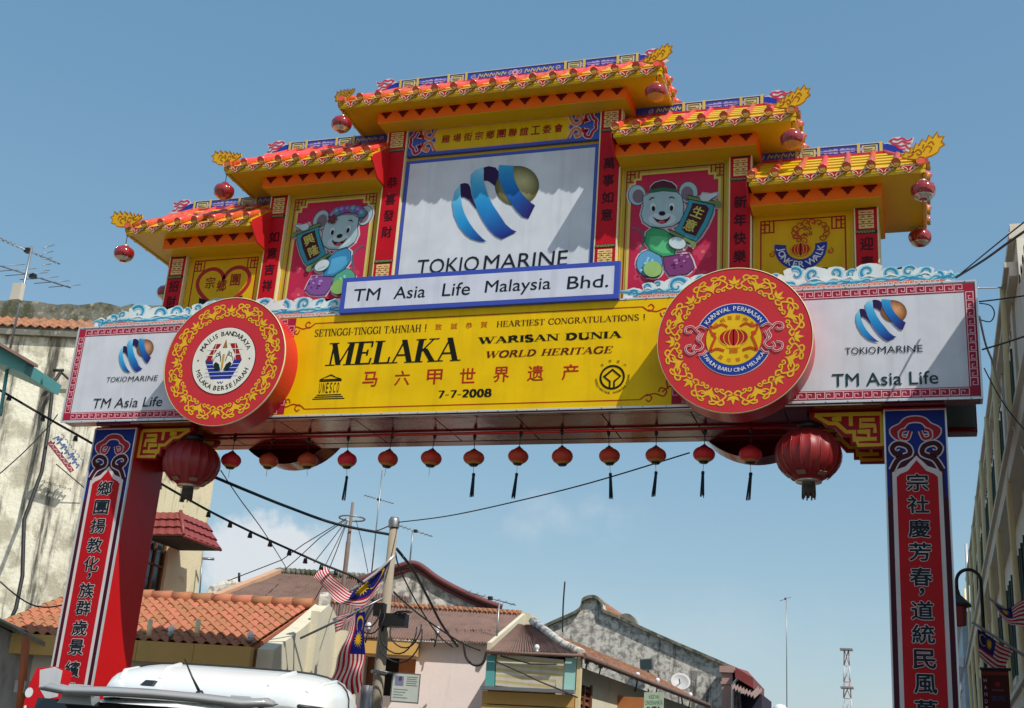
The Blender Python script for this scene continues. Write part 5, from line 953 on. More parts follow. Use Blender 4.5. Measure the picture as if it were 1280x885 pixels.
# ---- orange tiled house
R0, R1 = RW(-15.2*KL, 20.35*KL), RW(-10.85*KL, 21.2*KL); F = Fr(R0, R1); hz = 1.6+3.08*KL; L = F.L; ez = 1.6+1.98*KL; back = F.n
T = thing('orange_roofed_house', 'low house with bright orange wave tile roof and ochre fascia, behind the white van', 'house', (R0.x, R0.y, 0))
E0, E1 = F.P(-.2, -3.5, ez), F.P(L+.0, -3.5, ez); ro = MB().slab([E0+Vector((0, 0, -.06)), E1+Vector((0, 0, -.06)), F.P(L, 0, hz-.06), F.P(-.2, 0, hz-.06)], (0, 0, -.08)).slab([F.P(-.2, 3.5, ez-.06), F.P(L, 3.5, ez-.06), F.P(L, 0, hz-.06), F.P(-.2, 0, hz-.06)], (0, 0, -.08)).build('roof', OTL, T)
tile_field(T, ro, E0, E1, F.P(L, 0, hz), F.P(-.2, 0, hz), 24, 11, OTL)
for o_ in ro.children: o_.location = o_.location  # already in world terms, the roof itself is moved back to the origin
for k in range(12):
    u = -.2+(L+.25)*k/12; MB().tube([F.P(u, 0, hz+.03), F.P(u+(L+.25)/12+.03, 0, hz+.045)], [.12, .135], 8).build('ridge_tile', OTL, ro)
for k in range(5): a = -.2+(L+.3)*k/5; m = MB(); fbox(m, F, a+.004, a+(L+.3)/5-.004, -3.70, -3.52, ez-.38, ez-.02); m.build('fascia_panel', FASC, T)
m = MB(); fbox(m, F, -.1, L-.25, -3.3, -3.1, 0, ez-.05); m.build('front_wall', BEI2, T)
gw = [(-3.4, 0), (-3.4, ez-.02), (-1.7, (ez+hz)/2-.02), (0, hz+.06), (.35, hz+.02), (1.1, hz-.2), (2.0, ez+.3), (3.2, ez-.3), (3.7, 0)]
m = MB(); m.prism(gw, lambda u, v, h: F.P(L+.12+h, u, v), 0, .3); m.build('gable_wall', CRM, T)
m = MB(); m.prism([(-.10, hz), (.18, hz), (.18, hz+.22), (.12, hz+.30), (.04, hz+.32), (-.05, hz+.30), (-.10, hz+.22)], lambda u, v, h: F.P(L+.22+h, u, v), 0, .18); m.build('gable_finial', PLG, T)
m = MB(); fbox(m, F, L+.40, L+.62, .9, 1.3, 0, ez+.9); fbox(m, F, L+.40, L+.55, -1.2, -.8, 0, ez+1.0); m.build('pilaster', CRM, T)
def bulb(label, p, ln=.35):
    t = thing('floodlight', label, 'floodlight', p, 'bulbous floodlights on roof edges'); MB().lathe([(0, .075), (.03, .07), (.055, .035), (.058, 0), (.04, -.04), (.03, -.06)], p, 14).build('glass_bulb', mat('clear_bulb_glass', (.75, .76, .8), .05, .05, 5, spec=1), t)
    MB().lathe([(.045, -.04), (.065, -.07), (.05, -.13), (0, -.14)], p, 12).build('reflector', GALV, t); MB().tube([p+Vector((0, 0, -.14)), p+Vector((-.05, .02, -.14-ln))], .018, 5).build('stalk', CABLE, t)
for lab, px, py, ds in (('round floodlight on the orange tiles nearer the gate pillar', 214, 787, 24.0), ('round floodlight on the orange tiles near their cream gable', 313, 794, 23.8), ('floodlight above the pink wall, beside the hanging flag', 461, 782, 29.5), ('floodlight over the pink wall, right of the utility pole cables', 547, 787, 29.5), ('floodlight on the small maroon roof over the striped blind', 671, 810, 27), ('floodlight on the long eave just past the teal shutter', 734, 822, 28), ('second floodlight along the weathered orange eave', 751, 828, 29), ('floodlight midway down the weathered orange eave', 797, 844, 31.5), ('floodlight above the orange shutters', 822, 851, 33), ('last floodlight down the weathered orange eave', 863, 869, 36)): bulb(lab, PD(px, py, ds), .25)
for i, (px, lab) in enumerate(((187, 'short white stub post on the orange tiles next to the pillar'), (247, 'short white stub post on the orange tiles between two floodlights'))):
    tag(MB().tube([PD(px+1, 776, 24.2), PD(px-1, 793, 24.0)], .045, 8).build('stub_post', CREAM), lab, 'post')
# ---- maroon roofed house behind
T = thing('maroon_roofed_house', 'wide maroon corrugated roof with grey stone verge behind the upper flag', 'house', PD(350, 720, 38))
rl, rr = PD(345, 716, 38), PD(505, 727, 36.8); el, er = PD(250, 752, 33.6), PD(520, 800, 32.5); el.z = min(el.z, rl.z-1.3); 
corrugated(el, er, rr, rl, 60, .03, 8, wob=.01).build('roof', MARN, T)
bl = rl+(rl-el)*.8; bl.z = el.z; br = rr+(rr-er)*.8; br.z = er.z; MB().slab([rl+Vector((0, 0, -.05)), rr+Vector((0, 0, -.05)), br, bl], (0, 0, -.05)).build('rear_roof', MARN, T)
MB().slab([Vector((el.x, el.y, 0)), Vector((er.x, er.y, 0)), er+Vector((0, 0, -.1)), el+Vector((0, 0, -.1))], (-1, 4, 0)).build('wall', PLG, T)
m = MB()
for k in range(26): a = rl.lerp(rr, k/26); c = rl.lerp(rr, (k+1.05)/26); m.tube([a+Vector((0, 0, .02+.02*(k % 2))), c+Vector((0, 0, .06))], [.11, .13], 6)
m.build('ridge_roll', PLD, T)
MB().slab([el+Vector((-.1, 0, .05)), rl+Vector((-.05, 0, .12)), rl+Vector((-.05, 0, .0)), el+Vector((-.1, 0, -.12))], (.25, 0, 0)).build('verge_board', mat('peach_verge', (.55, .33, .2), .7, .2, 4), T)
pp = [PD(256, 742, 39), PD(262, 733, 39), PD(290, 722, 39.2), PD(302, 727, 39.2), PD(312, 725, 39.2), PD(346, 711, 39.5), PD(366, 711, 39.5), PD(372, 730, 39.5), PD(330, 760, 39.3), PD(256, 765, 39)]
m = MB(); nrm = Vector((-.35, 1.2, 0)); m.add(pp+[q+nrm for q in pp], [tuple(range(len(pp))), tuple(range(2*len(pp)-1, len(pp)-1, -1))]+[(i, (i+1) % len(pp), len(pp)+(i+1) % len(pp), len(pp)+i) for i in range(len(pp))]); m.build('stone_gable', PLG, T)
m = MB(); m.tube([PD(299, 716, 39.2), PD(299, 727, 39.2)], .04, 5); m.build('vent_pipe', CABLE, T)
# ---- pink house with utility clutter
T = thing('pink_house', 'pink rendered house with maroon sheet roof behind the utility pole', 'house', PD(500, 860, 30))
ea, eb = PD(404, 791, 30.3), PD(609, 805, 29.3); zz_ = (ea.z+eb.z)/2; ea.z = eb.z = zz_; ra, rb = PD(470, 758, 33.2), PD(652, 765, 32.8); ra = ra+(ra-rb)*.35; ra.z = rb.z = (ra.z+rb.z)/2
F = Fr(ea, eb); rf = corrugated(ea, eb, rb, ra, 64, .022, 8, wob=.012).build('roof', MARN, T)
m = MB(); fbox(m, F, .1, F.L-.12, .45, 3.4, 0, zz_-.02); 
op = []
w0 = (PD(452, 830, 30)-ea).dot(F.u); w1 = (PD(521, 830, 30)-ea).dot(F.u); z0_, z1_ = Z(490, 870, 30), Z(490, 821, 30)
wall_open(F, .1, F.L-.12, 0, zz_-.02, [(w0, w1, z0_, z1_)], .2)
wm = wall_open(Fr(F.P(0, .25, 0), F.P(F.L, .25, 0)), .1, F.L+.12, 0, zz_-.03, [(w0, w1, z0_, z1_)], .2); wm.build('wall', PINK, T)
m = MB(); fbox(m, F, w0, w1, .5, .54, z0_, z1_); wn = m.build('window', DARK, T)
m = MB(); fbox(m, F, w1-.45, w1-.02, .44, .48, z0_, z1_); m.build('shutter', WOOD, wn); m = MB(); fbox(m, F, w0+.02, w0+.4, .44, .48, z0_, z1_); m.build('shutter', BRN, wn)
m = MB(); m.slab([F.P(w0-.05, .25, z1_+.02), F.P(w1+.05, .25, z1_+.02), F.P(w1+.12, -.35, z1_-.0), F.P(w0-.12, -.35, z1_-.0)], (0, 0, .28)); m.build('window_hood', OCH, T)
MB().slab([eb+Vector((0, 0, .0)), rb+Vector((0, 0, .02)), rb+Vector((0, 0, -.5)), eb+Vector((0, 0, -.16))], (.10, 0, 0)).build('verge', CRM, T)
m = MB(); n = 40
for k in range(n):
    a = ra.lerp(rb, k/n); c = ra.lerp(rb, (k+1)/n); m.tube([a+Vector((0, 0, .03)), c+Vector((0, 0, .03))], [.09, .075], 6); m.tube([a+Vector((0, -.16, -.04)), a+Vector((0, .05, .05))], [.06, .05], 6)
m.build('ridge_tiles', OTL2, T)
Wb = MB().slab([rb+Vector((-.2, .0, -1.2)), rb+Vector((.25, .0, -1.2)), rb+Vector((.25, 0, .02)), rb+Vector((-.2, 0, .12))], (0, .6, 0)).build('gable_stub', CRM, T)
# small tile canopy low on the pink wall
m = MB(); a, c = PD(440, 881, 28.6), PD(545, 889, 28.3); corrugated(a+Vector((0, -.5, -.25)), c+Vector((0, -.5, -.25)), c+Vector((0, .3, .0)), a+Vector((0, .3, .0)), 26, .02, 3).build('low_canopy', RTL, T)
# ---- rear gable with curved maroon coping
T = thing('curved_gable_house', 'dark mossy gable with swept maroon coping rising behind the pink house', 'house', PD(520, 750, 36))
out_ = [(448, 727), (462, 722), (480, 712), (497, 709.5), (507, 706.5), (516, 705), (524, 707), (532, 712), (545, 722), (560, 731), (580, 741), (605, 752), (628, 760)]
dd_ = 35.5; base = [PD(628, 800, dd_), PD(448, 795, dd_)]; pp = [PD(x, y+3, dd_) for x, y in out_]; yy = sum(p.y for p in pp)/len(pp)
def onp(px, py, n0=PD(530, 740, 35.5), nv=Vector((-.18, .98, 0))):
    d_ = PD(px, py, 10)-CP; t = (n0-CP).dot(nv)/d_.dot(nv); return CP+d_*t
pp = [onp(x, y+2) for x, y in out_]+[onp(628, 805), onp(448, 800)]; n = len(pp); nv = Vector((-.18, .98, 0)); m = MB(); m.add(pp+[q+nv*.4 for q in pp], [tuple(range(n)), tuple(range(2*n-1, n-1, -1))]+[(i, (i+1) % n, n+(i+1) % n, n+i) for i in range(n)]); m.build('gable_wall', PLG, T)
m = MB(); m.tube([onp(*q)-nv*.12 for q in smooth([(float(a), float(c)) for a, c in out_], 3)], .085, 8); m.tube([onp(x, y+7)-nv*.05 for x, y in smooth([(float(a), float(c)) for a, c in out_], 3)], .06, 6); m.build('coping', mat('maroon_coping', (.14, .04, .04), .7, .3, 6), T)
k0 = [onp(x, y+2)+nv*.4 for x, y in out_]; m = MB()
for i in range(len(k0)-1): m.slab([k0[i], k0[i+1], k0[i+1]+nv*5, k0[i]+nv*5], (0, 0, -.05))
m.build('roof', MARN, T)
# ---- corner house with striped blind
T = thing('corner_house', 'corner house with striped blind, teal shutter and ochre boarding', 'house', PD(660, 860, 27))
ql, qr = PD(609, 811, 27.2), PD(727, 825, 26.6); zz_ = (ql.z+qr.z)/2; ql.z = qr.z = zz_; far = PD(886, 884, 37.5); far.z = zz_; rA, rB = PD(650, 784, 29.6), PD(654, 777, 30.2); rF = rB+(far-qr); rz_ = rB.z; rA.z = rz_-.15; rF.z = rz_
hipT = rB+(far-qr).normalized()*.6; corrugated(ql, qr, hipT, rA+(rA-hipT)*.15, 30, .02, 8, wob=.008).build('roof', MARN, T)
side = corrugated(qr, far, rF, hipT, 60, .03, 10, wob=.03).build('side_roof', OTL2, T)
F = Fr(ql, qr); FS = Fr(qr, far)
m = MB(); m.tube([qr+Vector((0, 0, .05)), qr.lerp(hipT, .35)+Vector((0, 0, .0)), hipT+Vector((0, 0, .1))], .10, 6); m.build('hip_roll', PLG, T)
m = MB(); m.tube([qr+Vector((.06, -.06, 0)), far], .07, 6); m.tube([ql+Vector((0, -.05, 0)), qr+Vector((.06, -.06, 0))], .04, 6); m.build('eave_edge', MARN, T)
fl_ = .07; F2 = Fr(F.P(-.02, fl_, 0), F.P(F.L, fl_, 0)); b0, b1 = Z(660, 862, 27.2), zz_-.04
m = MB(); fbox(m, F2, .0, .20, 0, .2, b0, b1); m.build('frame_post', TEAL, T); m = MB(); fbox(m, F2, F.L-.34, F.L-.10, -.02, .18, b0-.02, b1); m.build('shutter', LTEAL, T)
m = MB(); fbox(m, F2, F.L-.08, F.L-.0, -.04, .1, 0, b1); m.build('white_post', CREAM, T)
d = D(lambda u, v, h: F2.P(u, .05-h-.05*sin(3*(v-b0)), v)); n = 11
for k in range(n):
    za, zc = b0+(b1-b0)*k/n, b0+(b1-b0)*(k+1)/n; cc = (216, 200, 146) if k % 2 else (226, 224, 212)
    d.solid([(.22, za+.04), (F.L-.38, za-.04), (F.L-.38, zc-.04), (.22, zc+.04)], cc, -.02, .0)
d.build('striped_blind', T); m = MB(); m.tube([F2.P(.34, -.1, b1-.02), F2.P(1.0, -.1, b1-.16), F2.P(F.L-.5, -.1, b1-.15)], .015, 5); m.build('blind_cord', CABLE, T)
m = MB(); fbox(m, F2, .0, F.L-.42, .22, .9, 0, zz_+.1); m.build('core_wall', DARK, T)
m = MB(); fbox(m, F2, -.02, F.L-.08, -.22, -.04, b0-.07, b0); m.build('sill', GALV, T)
for k in range(6): m = MB(); z_ = b0-.09-k*.27; fbox(m, F2, -.02, F.L-.1, -.06-.01*(k % 2), .1, z_-.25, z_); m.build('board', OCH, T)
FS2 = Fr(FS.P(0, .35, 0), FS.P(FS.L, .35, 0)); FS2.n = Vector((-FS2.u.y, FS2.u.x, 0)); 
def su(px, py=870):   # where a line of sight meets the side wall
    d_ = PD(px, py, 10)-CP; nv = FS2.n; t = (FS2.A+Vector((0, 0, 0))-CP).dot(nv)/d_.dot(nv); q = CP+d_*t; return (q-FS2.A).dot(FS2.u), q.z
s0, s1 = su(722)[0], su(738)[0]; s2, s3 = su(772)[0], su(786)[0]; s4, s5 = su(787)[0], su(800)[0]; zt_ = zz_-.12
ops = [(s0, s1, zt_-1.9, zt_-.35), (s2, s5, zt_-2.4, zt_-.3)]
wall_open(FS2, .05, FS2.L, 0, zt_, ops, .2).build('side_wall', CRM, T)
m = MB(); fbox(m, FS2, s0, s1, .1, .14, zt_-1.9, zt_-.35); w_ = m.build('louvred_window', DARK, T)
for k in range(11): m = MB(); z_ = zt_-1.88+k*.14; m.slab([FS2.P(s0+.04, .0, z_), FS2.P(s1-.04, .0, z_), FS2.P(s1-.04, .07, z_+.10), FS2.P(s0+.04, .07, z_+.10)], (0, 0, .02)); m.build('louvre_slat', BRN, w_)
m = MB(); fbox(m, FS2, s0-.05, s0+.04, -.03, .1, zt_-1.95, zt_-.3); fbox(m, FS2, s1-.04, s1+.05, -.03, .1, zt_-1.95, zt_-.3); fbox(m, FS2, (s0+s1)/2-.04, (s0+s1)/2+.04, -.02, .1, zt_-1.9, zt_-.35); m.build('window_frame', BRN, w_)
m = MB(); fbox(m, FS2, s2, s5, .3, .34, zt_-2.4, zt_-.3); m.build('dark_opening', DARK, T)
m = MB(); m.slab([FS2.P(s2, 0, zt_-2.4), FS2.P(s2+.05, -.6, zt_-2.4), FS2.P(s2+.05, -.6, zt_-.35), FS2.P(s2, 0, zt_-.35)], FS2.u*.05); m.build('shutter', WOOD, T)
m = MB(); m.slab([FS2.P(s4, 0, zt_-2.4), FS2.P(s4+.05, -.5, zt_-2.4), FS2.P(s4+.05, -.5, zt_-.5), FS2.P(s4, 0, zt_-.5)], FS2.u*.05); m.build('shutter', WOOD, T)
# hanging shop sign
T = thing('hanging_shop_sign', 'pale green hanging shop sign with dark lettering under the weathered eave', 'sign', PD(815, 870, 29.5)); q0 = PD(804, 905, 29.5); q1 = PD(829, 905, 29.5); u_ = q1-q0; ul = u_.length; u_.normalize(); hh = PD(816, 866, 29.5).z-q0.z; nn = Vector((u_.y, -u_.x, 0)); nn = nn if nn.y < 0 else -nn
fx = lambda u, v, h: q0+u_*u*ul+Vector((0, 0, v*hh))+nn*h
d = D(fx); d.solid([(0, 0), (1, 0), (1, 1), (0, 1)], (168, 184, 164), -.12, 0); d.text('KEDAI', .25, .75, .80, .92, (50, 120, 84), 1); d.text('CINDERAMATA', .06, .94, .60, .74, (50, 120, 84), 1); d.text('JUTA', .14, .86, .36, .54, (26, 30, 40), 1, bold=.05); d.build('sign_box', T)
MB().tube([fx(.2, 1, -.06), fx(.2, 1.12, -.06)], .02, 5).build('hanger', CABLE, T)
# ---- grey gable
T = thing('grey_gable_house', 'long bare grey weathered gable wall with a rounded peak', 'house', PD(800, 820, 47)); nv = Vector((0, 1, 0)); n0 = RW(0, 46)
def og(px, py): return onp(px, py, n0, nv)
out_ = [(680, 783), (700, 774), (718, 766), (726, 760), (729, 750), (735, 746.5), (741, 745.5), (748, 747), (753, 754), (755, 763), (772, 770), (800, 783), (840, 801), (880, 818), (912, 832), (922, 836)]
pp = [og(*q) for q in out_]+[og(926, 905), og(676, 905)]; n = len(pp); m = MB(); m.add(pp+[q+nv*.45 for q in pp], [tuple(range(n)), tuple(range(2*n-1, n-1, -1))]+[(i, (i+1) % n, n+(i+1) % n, n+i) for i in range(n)]); m.build('gable_wall', PLG, T)
sm_ = smooth([(float(a), float(c)) for a, c in out_], 3); m = MB()
for a, c in zip(sm_, sm_[1:]): m.slab([og(a[0], a[1]-1)-nv*.18, og(c[0], c[1]-1)-nv*.18, og(c[0], c[1]+3)-nv*.18, og(a[0], a[1]+3)-nv*.18], nv*.8)
m.build('coping', PLD, T)
k0 = [og(*q)+nv*.45 for q in out_]; m = MB()
for i in range(len(k0)-1): m.slab([k0[i], k0[i+1], k0[i+1]+nv*7, k0[i]+nv*7], (0, 0, -.06))
m.build('roof', OTL2, T)
m = MB(); b_ = [og(x, y)+nv*1.2 for x, y in smooth([(762., 772.), (766., 763.), (774., 760.5), (782., 764.), (787., 774.)], 3)]; m.add(b_+[q+nv*.5 for q in b_], [tuple(range(len(b_))), tuple(range(2*len(b_)-1, len(b_)-1, -1))]+[(i, i+1, len(b_)+i+1, len(b_)+i) for i in range(len(b_)-1)]); m.build('rear_finial', PLD, T)
m = MB(); pl = og(905, 905)-nv*.5; pr = og(918, 905)-nv*.5; zt_ = og(911, 843).z; m.box(pl.x, pr.x, pl.y-.1, pl.y+.6, 0, zt_); m.box(pl.x-.08, pr.x+.08, pl.y-.18, pl.y+.5, zt_, zt_+.22); m.box(pl.x-.04, pr.x+.04, pl.y-.14, pl.y+.5, zt_-.4, zt_-.3); m.build('pilaster', mat('dusty_pink_render', (.42, .26, .22), .8, .12, 4), T)
m = MB(); a, c = og(924, 838)-nv*1, og(946, 851)-nv*1; m.slab([a, c, c+Vector((-.1, 4, 0)), a+Vector((-.1, 4, .3))], (0, 0, -.35)); m.build('red_roof_edge', RTL, T)
m = MB(); m.tube([og(930, 845)-nv*.6, og(919, 858)-nv*.6, og(918.5, 905)-nv*.6], .06, 6); m.build('downpipe', PINK, T)
a, c = og(922, 858)-nv*.5, og(952, 868)-nv*.5; corrugated(a+Vector((0, -1.2, -.2)), c+Vector((0, -1.2, -.25)), c+Vector((0, 1, .2)), a+Vector((0, 1, .35)), 8, .05, 2).build('striped_awning', mat('faded_striped_awning', (.30, .22, .20), .8, .3, 8), T)
m = MB(); p_ = og(922, 905)+nv*.5; p2 = og(950, 866)+nv*.5; m.box(p_.x, p2.x, p_.y, p_.y+3, 0, p2.z); m.build('rear_room', mat('dark_purple_wall', (.03, .025, .05), .8, .3, 5), T)
T = thing('wall_floodlight', 'square grey floodlight fixed halfway along the grey gable wall', 'floodlight', og(811, 832)); c = og(811, 832)-nv*.35; m = MB(); m.obox(c, (1, 0, .1), (0, 1, 0), (-.1, 0, 1), .24, .1, .2); m.build('lamp_head', GALV, T); MB().obox(c-nv*.11, (1, 0, .1), (0, 1, 0), (-.1, 0, 1), .2, .01, .16).build('glass', DARKG, T); MB().tube([c, c+nv*.35+Vector((0, 0, -.25))], .03, 5).build('bracket', CABLE, T)
T = thing('satellite_dish', 'white satellite dish in front of the grey gable wall', 'satellite dish', og(855, 857)); c = og(855, 857)-nv*.8; m = MB(); m.lathe([(0, .0), (.15, -.03), (.28, -.08), (.35, -.13), (.35, -.11), (.28, -.06), (.15, -.01)], (0, 0, 0), 20, axis='Y'); R_ = Matrix.Rotation(radians(28), 3, 'Y') @ Matrix.Rotation(radians(-35), 3, 'X'); m.v = [tuple(R_ @ Vector(v)+c) for v in m.v]; m.build('dish', mat('dull_white_dish', (.42, .42, .42), .5, .1, 4), T); MB().tube([c, c+Vector((.05, -.45, .1))], .02, 5).tube([c, c+Vector((0, .6, -.7))], .03, 5).build('mount', CABLE, T)
# ---- beige building close on the right side of the street
F = Fr((7.5, -4), (7.5, 28)); F.n = Vector((1, 0, 0)); T = thing('beige_shop_row', 'beige three storey row seen edge-on at the photo\'s right edge', 'building', (7.5, 0, 0))
ST = 6.0; ops = []; bays = []; y = -3.4
while y < 27: bays.append(y); y += 3.3
for y in bays:
    for z0_, z1_ in ((1.0, 2.9), (4.1, 5.8), (7.15, 8.75)):
        if y < 1.4 and z0_ > 7: continue
        for q in (.75, 1.75): ops.append((y+4+q, y+4+q+.62, z0_, z1_))
ops = [o for o in ops if not o[0] < ST < o[1]]; wall_open(F, 0, ST, 0, 9.05, [o for o in ops if o[1] < ST], .3).build('wall', BEI, T); wall_open(F, ST, 32, 0, 9.75, [o for o in ops if o[0] > ST], .3).build('wall', BEI, T)
m = MB(); fbox(m, F, 0, ST, .35, 9, 0, 8.95); fbox(m, F, ST, 32, .35, 9, 0, 9.6); m.build('rear_block', BEI, T)
for o in ops:
    m = MB(); fbox(m, F, o[0], o[1], .04, .07, o[2], o[3]); w_ = m.build('window', DARKG, T); m = MB(); fbox(m, F, (o[0]+o[1])/2-.02, (o[0]+o[1])/2+.02, .0, .04, o[2], o[3]); fbox(m, F, o[0], o[0]+.05, -.05, .04, o[2], o[3]); fbox(m, F, o[1]-.05, o[1], -.05, .04, o[2], o[3]); fbox(m, F, o[0]+.05, o[1]-.05, .0, .04, o[3]-.45, o[3]-.41); m.build('frame', mat('dark_green_frame', (.02, .05, .04), .5, .1, 4), w_)
    m = MB(); fbox(m, F, o[0]-.1, o[1]+.1, -.07, .04, o[2]-.12, o[2]); m.build('sill', BEI2, T)
for y in bays:
    m = MB(); fbox(m, F, y+4-.02, y+4+.42, -.04, -.001, 0, 9.0 if y < 1.9 else 9.74); m.build('pilaster', BEI2, T)
for z_, h_, p_ in ((3.3, .22, .22), (6.35, .28, .26), (9.2, .14, .12)):
    m = MB(); fbox(m, F, ST+.1 if z_ > 9 else 0, 32, -p_, -.002, z_, z_+h_); fbox(m, F, ST+.1 if z_ > 9 else 0, 32, -p_-.06, -.003, z_+h_, z_+h_+.08); m.build('string_course', BEI2, T)
m = MB(); fbox(m, F, ST, 32, -.10, .38, 9.75, 9.85); fbox(m, F, ST, 8.4, -.08, .5, 9.85, 9.98); m.build('parapet', BEI2, T)
for y in bays[1:]:
    m = MB(); m.tube([(7.32, y+2.9, 9.3), (7.30, y+2.9, 6.9), (7.24, y+3.1, 6.2), (7.30, y+3.3, 3.6), (7.30, y+3.3, .2)], .045, 6); m.build('downpipe', CREAM, T)
    for k in range(4): m = MB(); fbox(m, F, y+4+.9+k*.34, y+4+1.0+k*.34, -.012, .0, 9.0, 9.1); m.build('vent_hole', DARK, T)
T = thing('blue_white_shophouse', 'ornate pale blue and white shophouse front beyond the beige row', 'shophouse', (7.2, 30, 0)); F = Fr((7.15, 28.3), (7.15, 46)); F.n = Vector((1, 0, 0)); BLW = mat('pale_blue_render', (.40, .50, .56), .7, .2, 3)
ops = [(u, u+1.1, z0_, z0_+1.7) for u in (1.2, 3.4, 5.6, 9, 11.2, 13.4) for z0_ in (1, 4.3)]; wall_open(F, 0, 17.7, 0, 8.4, ops, .3).build('wall', BLW, T); m = MB(); fbox(m, F, 0, 17.7, .35, 8, 0, 8.3); m.build('rear_block', BLW, T)
for o in ops:
    m = MB(); fbox(m, F, o[0], o[1], .2, .24, o[2], o[3]); w_ = m.build('window', DARKG, T); m = MB(); fbox(m, F, o[0]-.15, o[1]+.15, -.1, .05, o[3], o[3]+.25); fbox(m, F, o[0]-.1, o[0], -.06, .05, o[2], o[3]); fbox(m, F, o[1], o[1]+.1, -.06, .05, o[2], o[3]); m.build('surround', WHITE, w_)
for z_ in (3.2, 6.6, 8.1): m = MB(); fbox(m, F, -.1, 17.8, -.3, 0, z_, z_+.3); fbox(m, F, -.15, 17.85, -.4, -.3, z_+.2, z_+.34); m.build('cornice', WHITE, T)
for k in range(12): m = MB().lathe([(.12, 0), (.08, .1), (.14, .3), (.1, .5), (.13, .55), (0, .6)], (7.05, 28.8+k*1.5, 8.4), 8); m.build('baluster', WHITE, T)
tag(MB().tube([(7.55, 33, 8.3), (7.55, 33, 11.6)], .06, 6).build('roof_mast', WTRIM), 'thin white mast on the pale blue shophouse roof', 'mast')
# ---- lamp with arched arm
T = thing('street_lamp', 'arched black street lamp with a red and black lantern half behind the near pillar', 'street lamp', (7.2, 4.2, 0)); yl = 4.2; px_ = at(1228, 760, yl).x; pr_ = at(1195.5, 725, yl).x; zc_ = at(1212, 727, yl).z; rr_ = (px_-pr_)/2; cx_ = (px_+pr_)/2
MB().tube([(px_, yl, .12), (px_, yl, zc_)]+[(cx_+rr_*cos(t), yl, zc_+rr_*1.05*sin(t)) for t in [pi*i/14 for i in range(15)]]+[(pr_, yl, zc_-.12)], .026, 8).build('arched_pole', BLACK, T)
MB().lathe([(0, .0), (.03, -.02), (.05, -.10), (.19, -.24), (.20, -.28), (.15, -.28)], (pr_, yl, zc_-.1), 6, smooth=False).build('lantern_roof', BLACK, T); MB().lathe([(.13, -.28), (.11, -.56), (.0, -.58)], (pr_, yl, zc_-.1), 6, smooth=False).build('lantern_body', LANB, T)
# ---- flags
dF = 23.5
# upper flag: two lobes, hoist on a white staff from the pole; drawn as cloth through measured points
def cloth_flag(label, rows, amp, ph, nr=Vector((-.4, -.9, 0)), group='striped flags hung over the street'):
    # rows: list of point rows along v (bottom to top), each along u (hoist to fly)
    def fx(u, v, h):
        def cr(P, t):
            n = len(P)-1; i = min(n-1, int(t*n)); f = t*n-i; p0, p1, p2, p3 = P[max(0, i-1)], P[i], P[i+1], P[min(n, i+2)]
            return .5*((2*p1)+(p2-p0)*f+(2*p0-5*p1+4*p2-p3)*f*f+(3*p1-p0-3*p2+p3)*f**3)
        p = cr([cr(r, u) for r in rows], v); return p+nr*(amp*sin(14*u+ph+3*v)*(.3+u)+h)
    T_ = thing('striped_flag', label, 'flag', rows[-1][0], group); d = D(fx, .004); nx = 30
    for i in range(nx):
        for k in range(14):
            u0, u1, v0, v1 = i/nx, (i+1)/nx, k/14, (k+1)/14; cc = (196, 28, 42) if k % 2 == 1 else (228, 220, 220)
            if u1 <= .5001 and v0 >= 6/14-.001: cc = (30, 34, 116)
            d.poly([(u0, v0), (u1, v0), (u1, v1), (u0, v1)], cc, 0)
    for sd in (1, -1):
        d.rib([(.16+.085*cos(t), .71+.16*sin(t)) for t in [radians(q) for q in range(40, 321, 20)]], [.008+.03*sin(radians(i*12)) for i in range(15)], (222, 178, 30), 2*sd)
        d.poly([(.33+(.10 if k % 2 == 0 else .045)*cos(pi*k/14), .71+(.19 if k % 2 == 0 else .085)*sin(pi*k/14)) for k in range(28)], (222, 178, 30), 2*sd)
    d.build('cloth', T_); return T_
q = lambda pts, dd: [PD(x, y, dd+k*.12) for k, (x, y) in enumerate(pts)]
cloth_flag('billowing striped flag with blue canton on the staff near the utility pole top', [q([(470, 742), (456, 758), (435, 757), (412, 745), (396, 722)], dF), q([(479, 722), (459, 742), (438, 748), (416, 735), (400, 713)], dF), q([(490, 698), (464, 718), (441, 738), (421, 724), (406, 705)], dF)], .05, 0)
cloth_flag('striped flag hanging straight down beside the utility pole, canton uppermost', [q([(443, 768), (431, 800), (418, 835), (406, 866)], dF-.3), q([(446, 767), (443, 800), (437, 835), (431, 869)], dF-.3), q([(456, 764), (456, 800), (454, 835), (451, 864)], dF-.3)], .035, 1)
cloth_flag('small part of a striped flag sticking out between the two big flags', [q([(440, 772), (434, 778), (427, 786), (420, 792)], dF), q([(448, 764), (438, 770), (428, 776), (417, 780)], dF), q([(456, 757), (444, 762), (430, 768), (414, 773)], dF)], .02, 1)
dR = 18.2
cloth_flag('drooping striped flag with yellow crescent, lower one beside the near pillar', [[PD(x, y, dR+k*.1) for k, (x, y) in enumerate([(1225, 822), (1233, 830), (1243, 838), (1253, 840)])], [PD(x, y, dR+k*.1) for k, (x, y) in enumerate([(1223, 805), (1236, 814), (1248, 822), (1260, 826)])], [PD(x, y, dR+k*.1) for k, (x, y) in enumerate([(1222, 786), (1238, 796), (1252, 806), (1267, 813)])]], .03, 0, Vector((-.1, -1, 0)))
